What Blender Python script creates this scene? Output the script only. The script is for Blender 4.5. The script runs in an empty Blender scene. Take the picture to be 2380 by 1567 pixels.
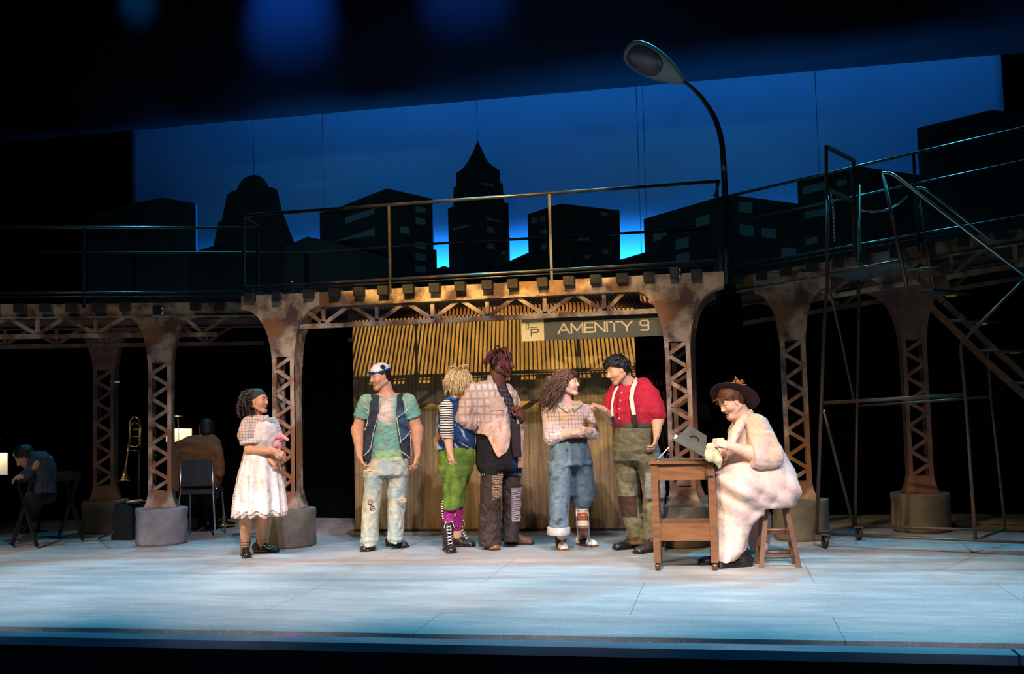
import bpy, bmesh, math, random
import numpy as np
from mathutils import Vector, Matrix
C = bpy.context.scene.collection
R = math.radians
# ---------------------------------------------------------------- camera
F_PX = 2400.0; CX, CY = 1190.0, 783.5
CAM = Vector((0.0, 0.0, 1.28))
YAW, PITCH, ROLL = math.atan(0.2), math.atan((960 - 783.5) / F_PX), R(1.5)
F0 = Vector((-math.sin(YAW), math.cos(YAW), 0)); R0 = Vector((math.cos(YAW), math.sin(YAW), 0)); Z0 = Vector((0, 0, 1))
FW = F0 * math.cos(PITCH) + Z0 * math.sin(PITCH)
U0 = Z0 * math.cos(PITCH) - F0 * math.sin(PITCH)
RT = R0 * math.cos(ROLL) - U0 * math.sin(ROLL)
UP = U0 * math.cos(ROLL) + R0 * math.sin(ROLL)
cd = bpy.data.cameras.new('camera'); cam = bpy.data.objects.new('camera', cd); C.objects.link(cam)
cd.sensor_width = 36; cd.sensor_fit = 'HORIZONTAL'; cd.lens = F_PX * 36 / 2380; cd.clip_end = 200
cam.matrix_world = Matrix(((RT.x, UP.x, -FW.x, CAM.x), (RT.y, UP.y, -FW.y, CAM.y), (RT.z, UP.z, -FW.z, CAM.z), (0, 0, 0, 1)))
bpy.context.scene.camera = cam
# ---------------------------------------------------------------- world, exposure
sc = bpy.context.scene
w = bpy.data.worlds.new('world'); sc.world = w; w.use_nodes = True
w.node_tree.nodes['Background'].inputs[0].default_value = (0.02, 0.07, 0.11, 1)
w.node_tree.nodes['Background'].inputs[1].default_value = 0.06
sc.view_settings.view_transform = 'Standard'; sc.view_settings.look = 'None'
sc.view_settings.exposure = 0.0; sc.view_settings.gamma = 1; sc.view_settings.use_curve_mapping = False
try: sc.cycles.max_bounces = 5; sc.cycles.use_denoising = True; sc.cycles.sample_clamp_indirect = 3
except Exception: pass
# ---------------------------------------------------------------- stage lights (theatre spots and floods)
def spot(loc, target, color, power, size, blend=0.4, radius=0.08):
    l = bpy.data.lights.new('stage_spot', 'SPOT'); l.color = color; l.energy = power
    l.spot_size = R(size); l.spot_blend = blend; l.shadow_soft_size = radius
    o = bpy.data.objects.new('stage_spot', l); C.objects.link(o); o.location = loc
    o.rotation_euler = (Vector(target) - Vector(loc)).to_track_quat('-Z', 'Y').to_euler(); return o
def area(loc, target, color, power, sx, sy):
    l = bpy.data.lights.new('stage_flood', 'AREA'); l.shape = 'RECTANGLE'; l.color = color; l.energy = power; l.size = sx; l.size_y = sy
    o = bpy.data.objects.new('stage_flood', l); C.objects.link(o); o.location = loc
    o.rotation_euler = (Vector(target) - Vector(loc)).to_track_quat('-Z', 'Y').to_euler(); return o
AMBER = (1.0, 0.62, 0.16); WARM = (1.0, 0.80, 0.58); LAV = (0.98, 0.86, 1.0); CYAN = (0.05, 0.62, 1.0); BLUE = (0.01, 0.16, 1.0)
# amber front light: throws the railing and grating shadows on the striped wall
o = spot((-2.0, -1.2, 10.3), (-2.3, 11.1, 2.12), AMBER, 21000, 5.2, 0.35, 0.03); o.scale = (3.1, 1, 1)
# pairs of specials on the cast: lavender-white from the right gallery, warm from the left
for x, y in ((-4.3, 9.4), (-2.9, 9.4), (-1.5, 9.3), (-0.5, 8.9), (0.5, 8.4)):
    spot((x + 5.0, y - 10.0, 8.8), (x, y, 0.85), LAV, 4000 if x < -1 else (2200 if x < 0 else 1100), 15, 0.7, 0.08)
    spot((x - 6.0, y - 8.5, 7.6), (x, y, 0.85), (1.0, 0.64, 0.28), 2300, 14, 0.7, 0.08)
# front wash on the floor
for x, k in ((-6.9, 0.5), (-4.9, 0.7), (-2.9, 0.85), (-0.9, 0.85), (1.1, 0.7)):
    spot((x, -2.5, 9.5), (x, 7.85, 0.0), (1.0, 0.94, 0.92), 18000 * k, 14.5, 1.0, 0.15)
# warm light on the girder face; first spot added to brighten the sign
spot((-3.0, -1.0, 6.5), (-1.25, 9.9, 2.12), (1.0, 0.74, 0.36), 3600, 8.5, 0.5, 0.05)
spot((-1.0, -1.0, 9.4), (-4.2, 9.8, 1.85), WARM, 1900, 8.5, 0.6, 0.05)
spot((-0.5, -1.0, 9.4), (-0.6, 9.8, 1.85), WARM, 1900, 9, 0.6, 0.05)
spot((-4.6, -1.0, 9.2), (-2.4, 9.8, 2.05), (1.0, 0.7, 0.38), 1500, 7, 0.6, 0.05)
# warm low wash on the columns and right side
spot((-6.0, 1.5, 7.0), (-6.6, 9.8, 1.1), (1.0, 0.72, 0.5), 320, 24, 0.8, 0.1)
spot((-1.0, 0.0, 7.5), (1.6, 9.6, 0.8), (1.0, 0.68, 0.32), 380, 24, 0.9, 0.1)
# cyan back and top light on the floor and rails
for x in (-6.6, -3.4, 0.2):
    spot((x, 12.4, 8.4), (x + 0.2, 8.3, 0.0), CYAN, 2100, 44, 0.8, 0.12)
spot((3.5, 12.0, 8.0), (2.2, 8.2, 1.2), CYAN, 2400, 46, 0.7, 0.12)
for x in (-5.5, -2.5, 0.5): spot((x, 0.0, 8.5), (x, 5.75, 0.0), (0.04, 0.45, 1.0), 1100, 24, 1.0, 0.3)
# weak teal fill added to lift the skyline flats out of black
for x in (-5.0, 0.0): spot((x, 8.2, 8.8), (x, 13.0, 3.1), (0.06, 0.5, 0.7), 90, 52, 1.0, 0.2)
# cyc strip on the floor behind the skyline flats, and a weaker one above the drop
area((-1.9, 13.22, 2.25), (-1.9, 13.62, 2.75), (0.012, 0.24, 0.90), 1700, 8.6, 0.22)
area((-1.0, 13.22, 8.6), (-1.0, 13.60, 4.0), (0.012, 0.17, 0.62), 150, 10.5, 0.25)
# blue spots on the added black cloth, standing in for beams in haze
spot((-5.8, 10.0, 9.6), (-5.6, 13.0, 6.75), BLUE, 12000, 22, 1.0, 0.1)
spot((-3.2, 10.0, 9.8), (-3.1, 13.0, 7.0), BLUE, 7000, 22, 1.0, 0.1)
spot((-8.2, 10.5, 9.6), (-7.9, 13.0, 7.3), (0.0, 0.35, 1.0), 2000, 12, 1.0, 0.1)
# ---------------------------------------------------------------- pixel helpers
def ray(px, py): return FW + RT * ((px - CX) / F_PX) - UP * ((py - CY) / F_PX)
def atD(px, py, D): return CAM + ray(px, py) * D
def atY(px, py, Y): d = ray(px, py); return CAM + d * ((Y - CAM.y) / d.y)
def atZ(px, py, Z=0.0): d = ray(px, py); return CAM + d * ((Z - CAM.z) / d.z)
def atP(px, py, A, B):      # vertical plane through plan points A, B
    d = ray(px, py); u = Vector((B[0] - A[0], B[1] - A[1], 0)).normalized(); n = Vector((-u.y, u.x, 0))
    return CAM + d * ((Vector((A[0], A[1], 0)) - CAM).dot(n) / d.dot(n))
# ---------------------------------------------------------------- object helpers
def tag(o, label=None, cat=None, group=None, kind=None):
    if label: o['label'] = label
    if cat: o['category'] = cat
    if group: o['group'] = group
    if kind: o['kind'] = kind
    return o
def thing(name, label, cat, loc=(0, 0, 0), rz=0.0, group=None, kind=None):
    o = bpy.data.objects.new(name, None); C.objects.link(o); o.location = loc; o.rotation_euler = (0, 0, rz)
    o.empty_display_size = 0.1
    return tag(o, label, cat, group, kind)
def world_of(o):
    M = Matrix.Identity(4)
    while o is not None:
        M = (Matrix.Translation(o.location) @ o.rotation_euler.to_matrix().to_4x4()) @ M; o = o.parent
    return M
class MB:
    """collects shapes in world (or local) space, links them as ONE mesh object"""
    def __init__(s): s.bm = bmesh.new()
    def quadbox(s, c8, mi=0):
        v = [s.bm.verts.new(p) for p in c8]
        for f in ((0, 1, 3, 2), (4, 6, 7, 5), (0, 4, 5, 1), (2, 3, 7, 6), (0, 2, 6, 4), (1, 5, 7, 3)):
            s.bm.faces.new([v[i] for i in f]).material_index = mi
        return s
    def box(s, c, d, M=None, mi=0):
        pts = [Vector((c[0] + x * d[0] / 2, c[1] + y * d[1] / 2, c[2] + z * d[2] / 2)) for x in (-1, 1) for y in (-1, 1) for z in (-1, 1)]
        if M is not None: pts = [M @ p for p in pts]
        return s.quadbox(pts, mi)
    def bar(s, p, q, w, h, up=(0, 0, 1), mi=0):
        p, q, up = Vector(p), Vector(q), Vector(up); d = (q - p).normalized()
        if abs(d.dot(up)) > 0.999: up = Vector((0, 1, 0))
        a = d.cross(up).normalized(); b = a.cross(d).normalized()
        return s.quadbox([e + a * x * w / 2 + b * z * h / 2 for e in (p, q) for x in (-1, 1) for z in (-1, 1)], mi)
    def tube(s, pts, r, n=8, closed=False, mi=0):
        pts = [Vector(p) for p in pts]; N = len(pts); rs = r if isinstance(r, (list, tuple)) else [r] * N
        rings = []; t0 = (pts[1] - pts[0]).normalized(); a = t0.orthogonal().normalized()
        for i, p in enumerate(pts):
            if closed: t = (pts[(i + 1) % N] - pts[i - 1]).normalized()
            else: t = (pts[min(i + 1, N - 1)] - pts[max(i - 1, 0)]).normalized()
            a = (a - t * a.dot(t))
            a = a.normalized() if a.length > 1e-6 else t.orthogonal().normalized()
            b = t.cross(a)
            rings.append([s.bm.verts.new(p + (a * math.cos(2 * math.pi * k / n) + b * math.sin(2 * math.pi * k / n)) * max(rs[i], 1e-4)) for k in range(n)])
        for i in range(N if closed else N - 1):
            A, B = rings[i], rings[(i + 1) % N]
            for k in range(n):
                f = s.bm.faces.new((A[k], A[(k + 1) % n], B[(k + 1) % n], B[k])); f.smooth = True; f.material_index = mi
        if not closed:
            for rg, fl in ((rings[0], True), (rings[-1], False)):
                s.bm.faces.new(rg[::-1] if fl else rg).material_index = mi
        return s
    def prism(s, poly, O, u, v, t0, t1, mi=0):
        """2D polygon in axes u, v from O, extruded along u x v between t0 and t1"""
        O, u, v = Vector(O), Vector(u), Vector(v); n = u.cross(v).normalized()
        A = [s.bm.verts.new(O + u * a + v * b + n * t0) for a, b in poly]; B = [s.bm.verts.new(O + u * a + v * b + n * t1) for a, b in poly]
        N = len(poly); s.bm.faces.new(A[::-1]).material_index = mi; s.bm.faces.new(B).material_index = mi
        for i in range(N): s.bm.faces.new((A[i], A[(i + 1) % N], B[(i + 1) % N], B[i])).material_index = mi
        return s
    def lathe(s, prof, c, n=32, axis=None, mi=0, wob=None):
        c = Vector(c); Mx = Vector((0, 0, 1)).rotation_difference(Vector(axis)).to_matrix() if axis is not None else Matrix.Identity(3)
        rings = []
        for i, (r, z) in enumerate(prof):
            rings.append([s.bm.verts.new(c + Mx @ Vector((r * (1 + (wob(k, i) if wob else 0)) * math.cos(2 * math.pi * k / n), r * (1 + (wob(k, i) if wob else 0)) * math.sin(2 * math.pi * k / n), z))) for k in range(n)])
        for i in range(len(prof) - 1):
            for k in range(n):
                f = s.bm.faces.new((rings[i][k], rings[i][(k + 1) % n], rings[i + 1][(k + 1) % n], rings[i + 1][k])); f.smooth = True; f.material_index = mi
        s.bm.faces.new(rings[0][::-1]).material_index = mi; s.bm.faces.new(rings[-1]).material_index = mi
        return s
    def build(s, name, m, parent=None, bevel=0, local=False, smooth_angle=None):
        bm = s.bm
        if bevel:
            bmesh.ops.bevel(bm, geom=[e for e in bm.edges if e.calc_face_angle(0) > 0.6], offset=bevel, segments=1, affect='EDGES', clamp_overlap=True)
        bmesh.ops.recalc_face_normals(bm, faces=bm.faces)
        me = bpy.data.meshes.new(name); o = bpy.data.objects.new(name, me); C.objects.link(o)
        if parent is not None:
            o.parent = parent
            if not local: bmesh.ops.transform(bm, matrix=world_of(parent).inverted(), verts=bm.verts)
        elif not local and len(bm.verts):
            xs = [v.co for v in bm.verts]; lo = Vector((min(v.x for v in xs), min(v.y for v in xs), min(v.z for v in xs))); hi = Vector((max(v.x for v in xs), max(v.y for v in xs), max(v.z for v in xs)))
            b = Vector(((lo.x + hi.x) / 2, (lo.y + hi.y) / 2, lo.z)); bmesh.ops.translate(bm, vec=-b, verts=bm.verts); o.location = b
        for mm in (m if isinstance(m, (list, tuple)) else [m]): me.materials.append(mm)
        bm.to_mesh(me); bm.free(); return o
def copy_tree(o, parent=None):
    c = o.copy(); C.objects.link(c)
    if parent is not None: c.parent = parent
    for ch in list(o.children): copy_tree(ch, c)
    return c
# ---------------------------------------------------------------- materials
def new_mat(name):
    m = bpy.data.materials.new(name); m.use_nodes = True; nt = m.node_tree; b = nt.nodes['Principled BSDF']; return m, nt, b
def N(nt, typ, **kw):
    n = nt.nodes.new(typ)
    for k, v in kw.items():
        if k.startswith('i_'):
            key = k[2:].replace('_', ' '); n.inputs[key].default_value = v
        else: setattr(n, k, v)
    return n
def mixc(nt, fac, a, b, mode='MIX'):
    n = nt.nodes.new('ShaderNodeMix'); n.data_type = 'RGBA'; n.blend_type = mode
    for s, v in ((n.inputs[0], fac), (n.inputs[6], a), (n.inputs[7], b)):
        if isinstance(v, bpy.types.NodeSocket): nt.links.new(v, s)
        elif isinstance(v, (int, float)): s.default_value = v
        else: s.default_value = (*v[:3], 1)
    return n.outputs[2]
def math_(nt, op, a, b=0.0, c=0.0):
    n = nt.nodes.new('ShaderNodeMath'); n.operation = op
    for s, v in zip(n.inputs, (a, b, c)):
        if isinstance(v, bpy.types.NodeSocket): nt.links.new(v, s)
        else: s.default_value = v
    return n.outputs[0]
def noise(nt, scale, detail=4, stretch=(1, 1, 1), rough=0.55, coord='Object', off=(0, 0, 0), lo=0.35, hi=0.65):
    tc = nt.nodes.new('ShaderNodeTexCoord'); mp = nt.nodes.new('ShaderNodeMapping'); mp.inputs['Scale'].default_value = stretch; mp.inputs['Location'].default_value = off
    nt.links.new(tc.outputs[coord], mp.inputs[0]); n = N(nt, 'ShaderNodeTexNoise', i_Scale=scale, i_Detail=detail, i_Roughness=rough); nt.links.new(mp.outputs[0], n.inputs['Vector'])
    r = nt.nodes.new('ShaderNodeMapRange'); r.inputs['From Min'].default_value = lo; r.inputs['From Max'].default_value = hi; nt.links.new(n.outputs[0], r.inputs[0]); return r.outputs[0]
def bump(nt, b, h, strength=0.3, dist=0.01):
    n = N(nt, 'ShaderNodeBump', i_Strength=strength, i_Distance=dist); nt.links.new(h, n.inputs['Height']); nt.links.new(n.outputs[0], b.inputs['Normal'])
def mat(name, c1, c2=None, scale=6, rough=0.6, metal=0.0, lo=0.35, hi=0.65, stretch=(1, 1, 1), bmp=0.0, c3=None, s3=2.0, lo3=0.5, hi3=0.62, spec=0.5, bs=None, bd=0.004, coord='Object'):
    m, nt, b = new_mat(name); b.inputs['Roughness'].default_value = rough; b.inputs['Metallic'].default_value = metal
    b.inputs['Specular IOR Level'].default_value = spec
    col = None
    if c2 is not None: col = mixc(nt, noise(nt, scale, stretch=stretch, lo=lo, hi=hi, coord=coord), c1, c2)
    if c3 is not None: col = mixc(nt, noise(nt, s3, lo=lo3, hi=hi3, off=(3, 1, 7), coord=coord), col if col is not None else c1, c3)
    if col is not None: nt.links.new(col, b.inputs['Base Color'])
    else: b.inputs['Base Color'].default_value = (*c1, 1)
    if bmp: bump(nt, b, noise(nt, bs or scale * 6, 3, stretch=stretch, lo=0, hi=1, coord=coord), bmp, bd)
    return m
# ================================================================ materials of the set
M = {}
M['black'] = mat('black_cloth', (0.004, 0.004, 0.005), rough=1.0, spec=0.1)
M['blackpaint'] = mat('black_paint', (0.01, 0.01, 0.012), (0.02, 0.018, 0.02), 5, rough=0.6)
M['darkmetal'] = mat('dark_metal', (0.012, 0.013, 0.015), rough=0.32, metal=0.0, spec=0.8)
M['railmetal'] = mat('rail_metal', (0.016, 0.014, 0.014), (0.07, 0.035, 0.022), 5, rough=0.33, lo=0.5, hi=0.66, spec=0.8)
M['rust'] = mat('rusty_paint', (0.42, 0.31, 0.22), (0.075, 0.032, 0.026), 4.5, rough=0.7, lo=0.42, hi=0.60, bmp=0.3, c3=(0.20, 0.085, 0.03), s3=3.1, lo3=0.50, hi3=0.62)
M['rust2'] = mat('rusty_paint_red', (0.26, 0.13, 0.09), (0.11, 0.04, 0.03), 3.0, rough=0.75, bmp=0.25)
M['concrete_light'] = mat('concrete_light', (0.30, 0.29, 0.30), (0.13, 0.125, 0.13), 4, rough=0.9, bmp=0.6, lo=0.3, hi=0.7)
M['concrete'] = mat('concrete', (0.17, 0.15, 0.12), (0.065, 0.057, 0.045), 4, rough=0.9, bmp=0.6, lo=0.3, hi=0.7)
M['tie'] = mat('tie_wood', (0.026, 0.021, 0.020), (0.012, 0.010, 0.010), 12, rough=0.85, bmp=0.3)
M['wood'] = mat('oak_wood', (0.19, 0.08, 0.027), (0.10, 0.038, 0.013), 5, rough=0.42, stretch=(1.0, 1.0, 7.0), bmp=0.1, lo=0.3, hi=0.7)
M['wood2'] = mat('oak_board', (0.20, 0.085, 0.028), (0.11, 0.042, 0.014), 5, rough=0.4, stretch=(1, 5, 9.0), bmp=0.08, lo=0.3, hi=0.7)
M['stoolwood'] = mat('stool_wood', (0.16, 0.07, 0.03), (0.07, 0.03, 0.015), 6, rough=0.5, stretch=(1, 1, 0.3), bmp=0.1)
M['chrome'] = mat('chrome', (0.6, 0.6, 0.6), rough=0.25, metal=1.0)
M['yellow'] = mat('yellow_tape', (0.75, 0.6, 0.02), rough=0.5)
M['blackplastic'] = mat('black_plastic', (0.012, 0.012, 0.013), rough=0.4)
# floor: painted plywood deck with streaks
def floor_mat():
    m, nt, b = new_mat('painted_floor'); b.inputs['Roughness'].default_value = 0.62
    a = noise(nt, 3.0, 6, stretch=(0.35, 1.6, 1), lo=0.3, hi=0.7); c = mixc(nt, a, (0.20, 0.195, 0.195), (0.40, 0.395, 0.39))
    d = noise(nt, 11, 6, stretch=(0.5, 3.5, 1), lo=0.35, hi=0.72, off=(4, 2, 0)); c = mixc(nt, math_(nt, 'MULTIPLY', d, 0.55), c, (0.17, 0.165, 0.16))
    e = noise(nt, 60, 3, stretch=(1, 2.5, 1), lo=0.5, hi=0.75); c = mixc(nt, math_(nt, 'MULTIPLY', e, 0.5), c, (0.58, 0.58, 0.6))
    tc = nt.nodes.new('ShaderNodeTexCoord'); mp = nt.nodes.new('ShaderNodeMapping'); mp.inputs['Location'].default_value = (0.55, 0.22, 0); mp.inputs['Rotation'].default_value = (0, 0, 0)
    nt.links.new(tc.outputs['Object'], mp.inputs[0])
    br = N(nt, 'ShaderNodeTexBrick', i_Scale=1.0); br.inputs['Brick Width'].default_value = 2.44; br.inputs['Row Height'].default_value = 1.22; br.inputs['Mortar Size'].default_value = 0.0025; br.offset = 0.5
    nt.links.new(mp.outputs[0], br.inputs['Vector'])
    c = mixc(nt, math_(nt, 'MULTIPLY', br.outputs['Fac'], 0.85), c, (0.04, 0.04, 0.04))
    nt.links.new(c, b.inputs['Base Color']); bump(nt, b, d, 0.25, 0.004); return m
M['floor'] = floor_mat()
def struct(o): o['kind'] = 'structure'; return o
# ---- setting
YF = 5.95
m = MB(); m.box((-2.5, (YF + 15) / 2, -0.05), (22, 15 - YF, 0.1)); struct(m.build('floor', M['floor']))
m = MB(); m.box((-2.5, YF - 0.04, -0.06), (22, 0.075, 0.06)); struct(m.build('trim_1', M['black']))
M['ledge'] = mat('ledge_paint', (0.16, 0.20, 0.24), (0.10, 0.13, 0.16), 6, rough=0.45, stretch=(0.3, 1, 1))
m = MB(); m.box((-6.03, YF - 0.155, -0.035), (14.9, 0.15, 0.05)); m.box((5.0, YF - 0.155, -0.035), (7.13, 0.15, 0.05)); struct(m.build('trim_2', M['ledge'], bevel=0.004))
m = MB(); m.box((-2.5, YF - 0.14, -0.6), (22, 0.17, 1.08)); struct(m.build('wall_front', M['black']))
m = MB(); m.box((-2.5, 1.0, -1.2), (22, 9.8, 0.1)); struct(m.build('floor_pit', M['black']))
m = MB(); m.box((-2.5, 14.6, 5), (22, 0.08, 10.2)); struct(m.build('wall_back', M['black']))
m = MB(); m.box((-11.5, 9.5, 5), (0.08, 10.5, 10.2)); struct(m.build('wall_left', M['black']))
m = MB(); m.box((6.5, 9.5, 5), (0.08, 10.5, 10.2)); struct(m.build('wall_right', M['black']))
# ---- added folded black cloth above the drop, catches blue spots in place of haze
M['border'] = mat('haze_standin_cloth', (0.012, 0.012, 0.014), rough=1.0, spec=0.1)
def cloth_grid(x0, x1, z0, z1, Y, nx, amp, name, mm):
    b = MB(); vs = []
    for i in range(nx + 1):
        x = x0 + (x1 - x0) * i / nx; y = Y + amp * (math.sin(x * 3.1) * 0.6 + math.sin(x * 7.3 + 1) * 0.4)
        vs.append((b.bm.verts.new((x, y, z0)), b.bm.verts.new((x, y, z1)), b.bm.verts.new((x, y + 0.01, z0)), b.bm.verts.new((x, y + 0.01, z1))))
    for i in range(nx):
        a, c = vs[i], vs[i + 1]; f = b.bm.faces.new((a[0], c[0], c[1], a[1])); f.smooth = True; f = b.bm.faces.new((a[2], a[3], c[3], c[2])); f.smooth = True
        b.bm.faces.new((a[0], a[2], c[2], c[0])); b.bm.faces.new((a[1], c[1], c[3], a[3]))
    for e in (vs[0], vs[-1]): b.bm.faces.new((e[0], e[1], e[3], e[2]))
    return b.build(name, mm)
o = cloth_grid(-10.8, 5.9, 5.40, 9.9, 13.0, 120, 0.012, 'haze_standin', M['border'])
tag(o, 'added black cloth above the blue sky drop, catching blue light in place of haze', 'stand-in cloth')
o = cloth_grid(-11.3, 6.4, 0.001, 2.64, 12.62, 300, 0.04, 'darkness_cloth', M['black'])  # black sheet added so the unlit space under the walkway stays dark
tag(o, 'added black cloth standing in for the darkness under the walkway', 'stand-in cloth')
# ---- sky drop (a cloth on a batten)
M['sky'] = mat('sky_cloth', (0.60, 0.66, 0.75), (0.56, 0.62, 0.72), 1.5, rough=0.95, spec=0.1, bmp=0.1, bs=40)
YB = 13.6
tl = atY(305, 296, YB); tr = atY(2325, 114, YB)
def bd_top(x):   # gently scalloped top edge
    t = (x - tl.x) / (tr.x - tl.x); return tl.z + (tr.z - tl.z) * t + 0.018 * math.sin(x * 4.0) * math.sin(x * 1.3)
b = MB(); n = 120; rows = []
for i in range(n + 1):
    x = tl.x + (tr.x - tl.x) * i / n; rows.append([b.bm.verts.new((x, YB + 0.012 * math.sin(x * 2.7), z)) for z in (0.3, 3, bd_top(x))] + [b.bm.verts.new((x, YB + 0.02 + 0.012 * math.sin(x * 2.7), z)) for z in (bd_top(x), 3, 0.3)])
for i in range(n):
    for k in range(6): f = b.bm.faces.new((rows[i][k], rows[i + 1][k], rows[i + 1][(k + 1) % 6], rows[i][(k + 1) % 6])); f.smooth = k not in (2, 5)
for e in (rows[0], rows[-1]): b.bm.faces.new(e)
drop = tag(b.build('sky_backdrop', M['sky']), 'wide plain cloth drop lit night-sky blue behind the skyline', 'backdrop')
# cables hanging in front of the drop
def cable(px0, py0, px1, py1, label, Y=13.5):
    a, c = atY(px0, py0, Y), atY(px1, py1, Y); a.z = 9.0; b = MB(); b.tube([a, c], 0.004, 6); tag(b.build('hanging_cable', M['black']), label, 'cable')
cable(585, 280, 590, 410, 'thin black cable hanging straight above the domed tower')
cable(750, 260, 752, 500, 'thin black cable hanging between the domed tower and the flat-windowed block')
cable(1107, 215, 1110, 332, 'thin black cable hanging over the tip of the pointed tower')
cable(1479, 180, 1491, 590, 'left one of the two close parallel cables beside the street lamp')
cable(1495, 178, 1503, 512, 'right one of the two close parallel cables beside the street lamp')
cable(1896, 150, 1904, 398, 'thin black cable hanging left of the tall ladder frame')
# ---- skyline flats
M['flat'] = mat('flat_paint', (0.045, 0.06, 0.065), (0.03, 0.045, 0.05), 2, rough=0.9, spec=0.2)
M['flat2'] = mat('flat_paint_teal', (0.065, 0.10, 0.115), (0.05, 0.08, 0.09), 2, rough=0.9, spec=0.2)
M['win'] = mat('window_paint', (0.22, 0.40, 0.46), (0.16, 0.32, 0.38), 6, rough=0.85, spec=0.2)
def flat(poly, Y, label, wins=(), mm='flat'):
    P = [atY(x, y, Y) for x, y in poly]; t = thing('skyline_flat', label, 'scenery flat', (P[0].x, Y, 0))
    pl = [(p.x, p.z) for p in P]; pl = [(pl[0][0], 0.0)] + pl + [(pl[-1][0], 0.0)]
    m = MB(); m.prism(pl, (0, Y, 0), (1, 0, 0), (0, 0, 1), -0.0, -0.04); m.build('panel', M[mm], t)
    for wn in wins:
        q = [atY(x, y, Y) for x, y in wn]; m = MB(); m.prism([(p.x, p.z) for p in q], (0, Y, 0), (1, 0, 0), (0, 0, 1), 0.001, 0.006); m.build('window', M['win'], t)
    return t
def par(x0, yl0, yl1, x1, yr0, yr1): return [(x0, yl1), (x1, yr1), (x1, yr0), (x0, yl0)]
flat([(206, 503), (290, 478), (376, 459), (455, 473), (456, 700)], 13.02, 'broad plain building cut-out at the left end of the skyline', mm='flat2')
flat([(480, 640), (496, 573), (508, 514), (516, 512), (527, 454), (538, 444), (550, 442), (553, 434), (560, 422), (568, 414), (580, 408), (593, 406), (604, 410), (613, 417), (619, 426), (622, 435), (633, 436), (645, 442), (655, 488), (683, 561), (700, 660)], 13.0, 'tapering tower cut-out with a rounded dome top')
flat([(440, 590), (496, 571), (560, 590), (600, 700)], 12.94, 'low roofline cut-out in front of the domed tower')
flat([(660, 573), (715, 550), (745, 556), (828, 577), (900, 600)], 12.9, 'low gabled cut-out left of the wide striped-window block', mm='flat2')
flat([(743, 495), (782, 484), (899, 438), (1005, 462), (1007, 640)], 13.0, 'wide gabled block cut-out with two long slanted windows',
     [par(803, 505, 521, 871, 484, 497), par(775, 561, 562, 871, 530, 547), par(930, 526, 542, 951, 529, 544), par(966, 479, 493, 989, 484, 495), par(966, 505, 520, 989, 510, 523), par(966, 562, 576, 990, 565, 581), par(966, 589, 604, 990, 592, 608), par(966, 617, 631, 990, 620, 635)])
flat([(1041, 484), (1054, 480), (1054, 435), (1060, 433), (1060, 402), (1069, 397), (1078, 388), (1086, 378), (1093, 365), (1099, 354), (1104, 341), (1108, 332), (1111, 327), (1115, 338), (1121, 350), (1128, 367), (1135, 376), (1144, 385), (1153, 391), (1161, 396), (1163, 425), (1169, 427), (1171, 471), (1182, 472), (1185, 640)], 13.02, 'tall stepped tower cut-out with a curved pointed roof',
     [par(1121, 424, 430, 1148, 428, 434), par(1051, 530, 536, 1090, 522, 528), par(1130, 505, 511, 1161, 511, 517), par(1132, 526, 540, 1149, 529, 543), par(1131, 566, 577, 1149, 567, 580), par(1165, 584, 590, 1175, 585, 592)])
flat([(1007, 628), (1032, 618), (1060, 628), (1120, 660)], 12.9, 'small low peak cut-out left of the pointed tower')
flat([(1160, 618), (1226, 588), (1300, 600), (1400, 640)], 12.92, 'low sloping roof cut-out between the pointed tower and the small-windowed block')
flat([(1226, 498), (1303, 473), (1440, 489), (1442, 650)], 13.0, 'gabled block cut-out with small square windows',
     [par(1235, 506, 521, 1248, 504, 519), par(1256, 503, 516, 1268, 500, 513), par(1257, 535, 545, 1270, 533, 544), par(1258, 569, 581, 1270, 567, 579), par(1342, 553, 560, 1370, 552, 560), par(1396, 492, 500, 1412, 494, 502), par(1358, 593, 604, 1371, 593, 602), par(1400, 580, 590, 1414, 581, 591)])
flat([(1420, 610), (1498, 587), (1560, 600), (1620, 660)], 12.92, 'low roof cut-out between the small-windowed block and the street lamp')
flat([(1496, 509), (1690, 452), (1853, 473), (1885, 478), (1890, 660)], 13.0, 'long gabled block cut-out with scattered square windows behind the street lamp',
     [par(1618, 507, 528, 1649, 498, 520), par(1518, 541, 562, 1551, 536, 553), par(1570, 558, 582, 1601, 550, 573), par(1571, 593, 606, 1602, 586, 606), par(1718, 469, 493, 1749, 471, 496), par(1719, 521, 546, 1752, 526, 550), par(1770, 529, 551, 1803, 533, 556), par(1816, 575, 598, 1850, 578, 596)])
flat([(1853, 422), (1985, 385), (2124, 405), (2138, 407), (2168, 640)], 12.96, 'dark block cut-out with wide windows behind the ladder frame',
     [par(1867, 434, 452, 1920, 422, 440), par(1870, 494, 510, 1918, 484, 500), par(1873, 556, 571, 1899, 549, 565), par(1945, 420, 434, 1968, 416, 430)])
flat([(2132, 298), (2306, 255), (2400, 270), (2440, 290), (2440, 640)], 12.8, 'large plain teal block cut-out at the right end of the skyline', mm='flat2')

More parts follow.
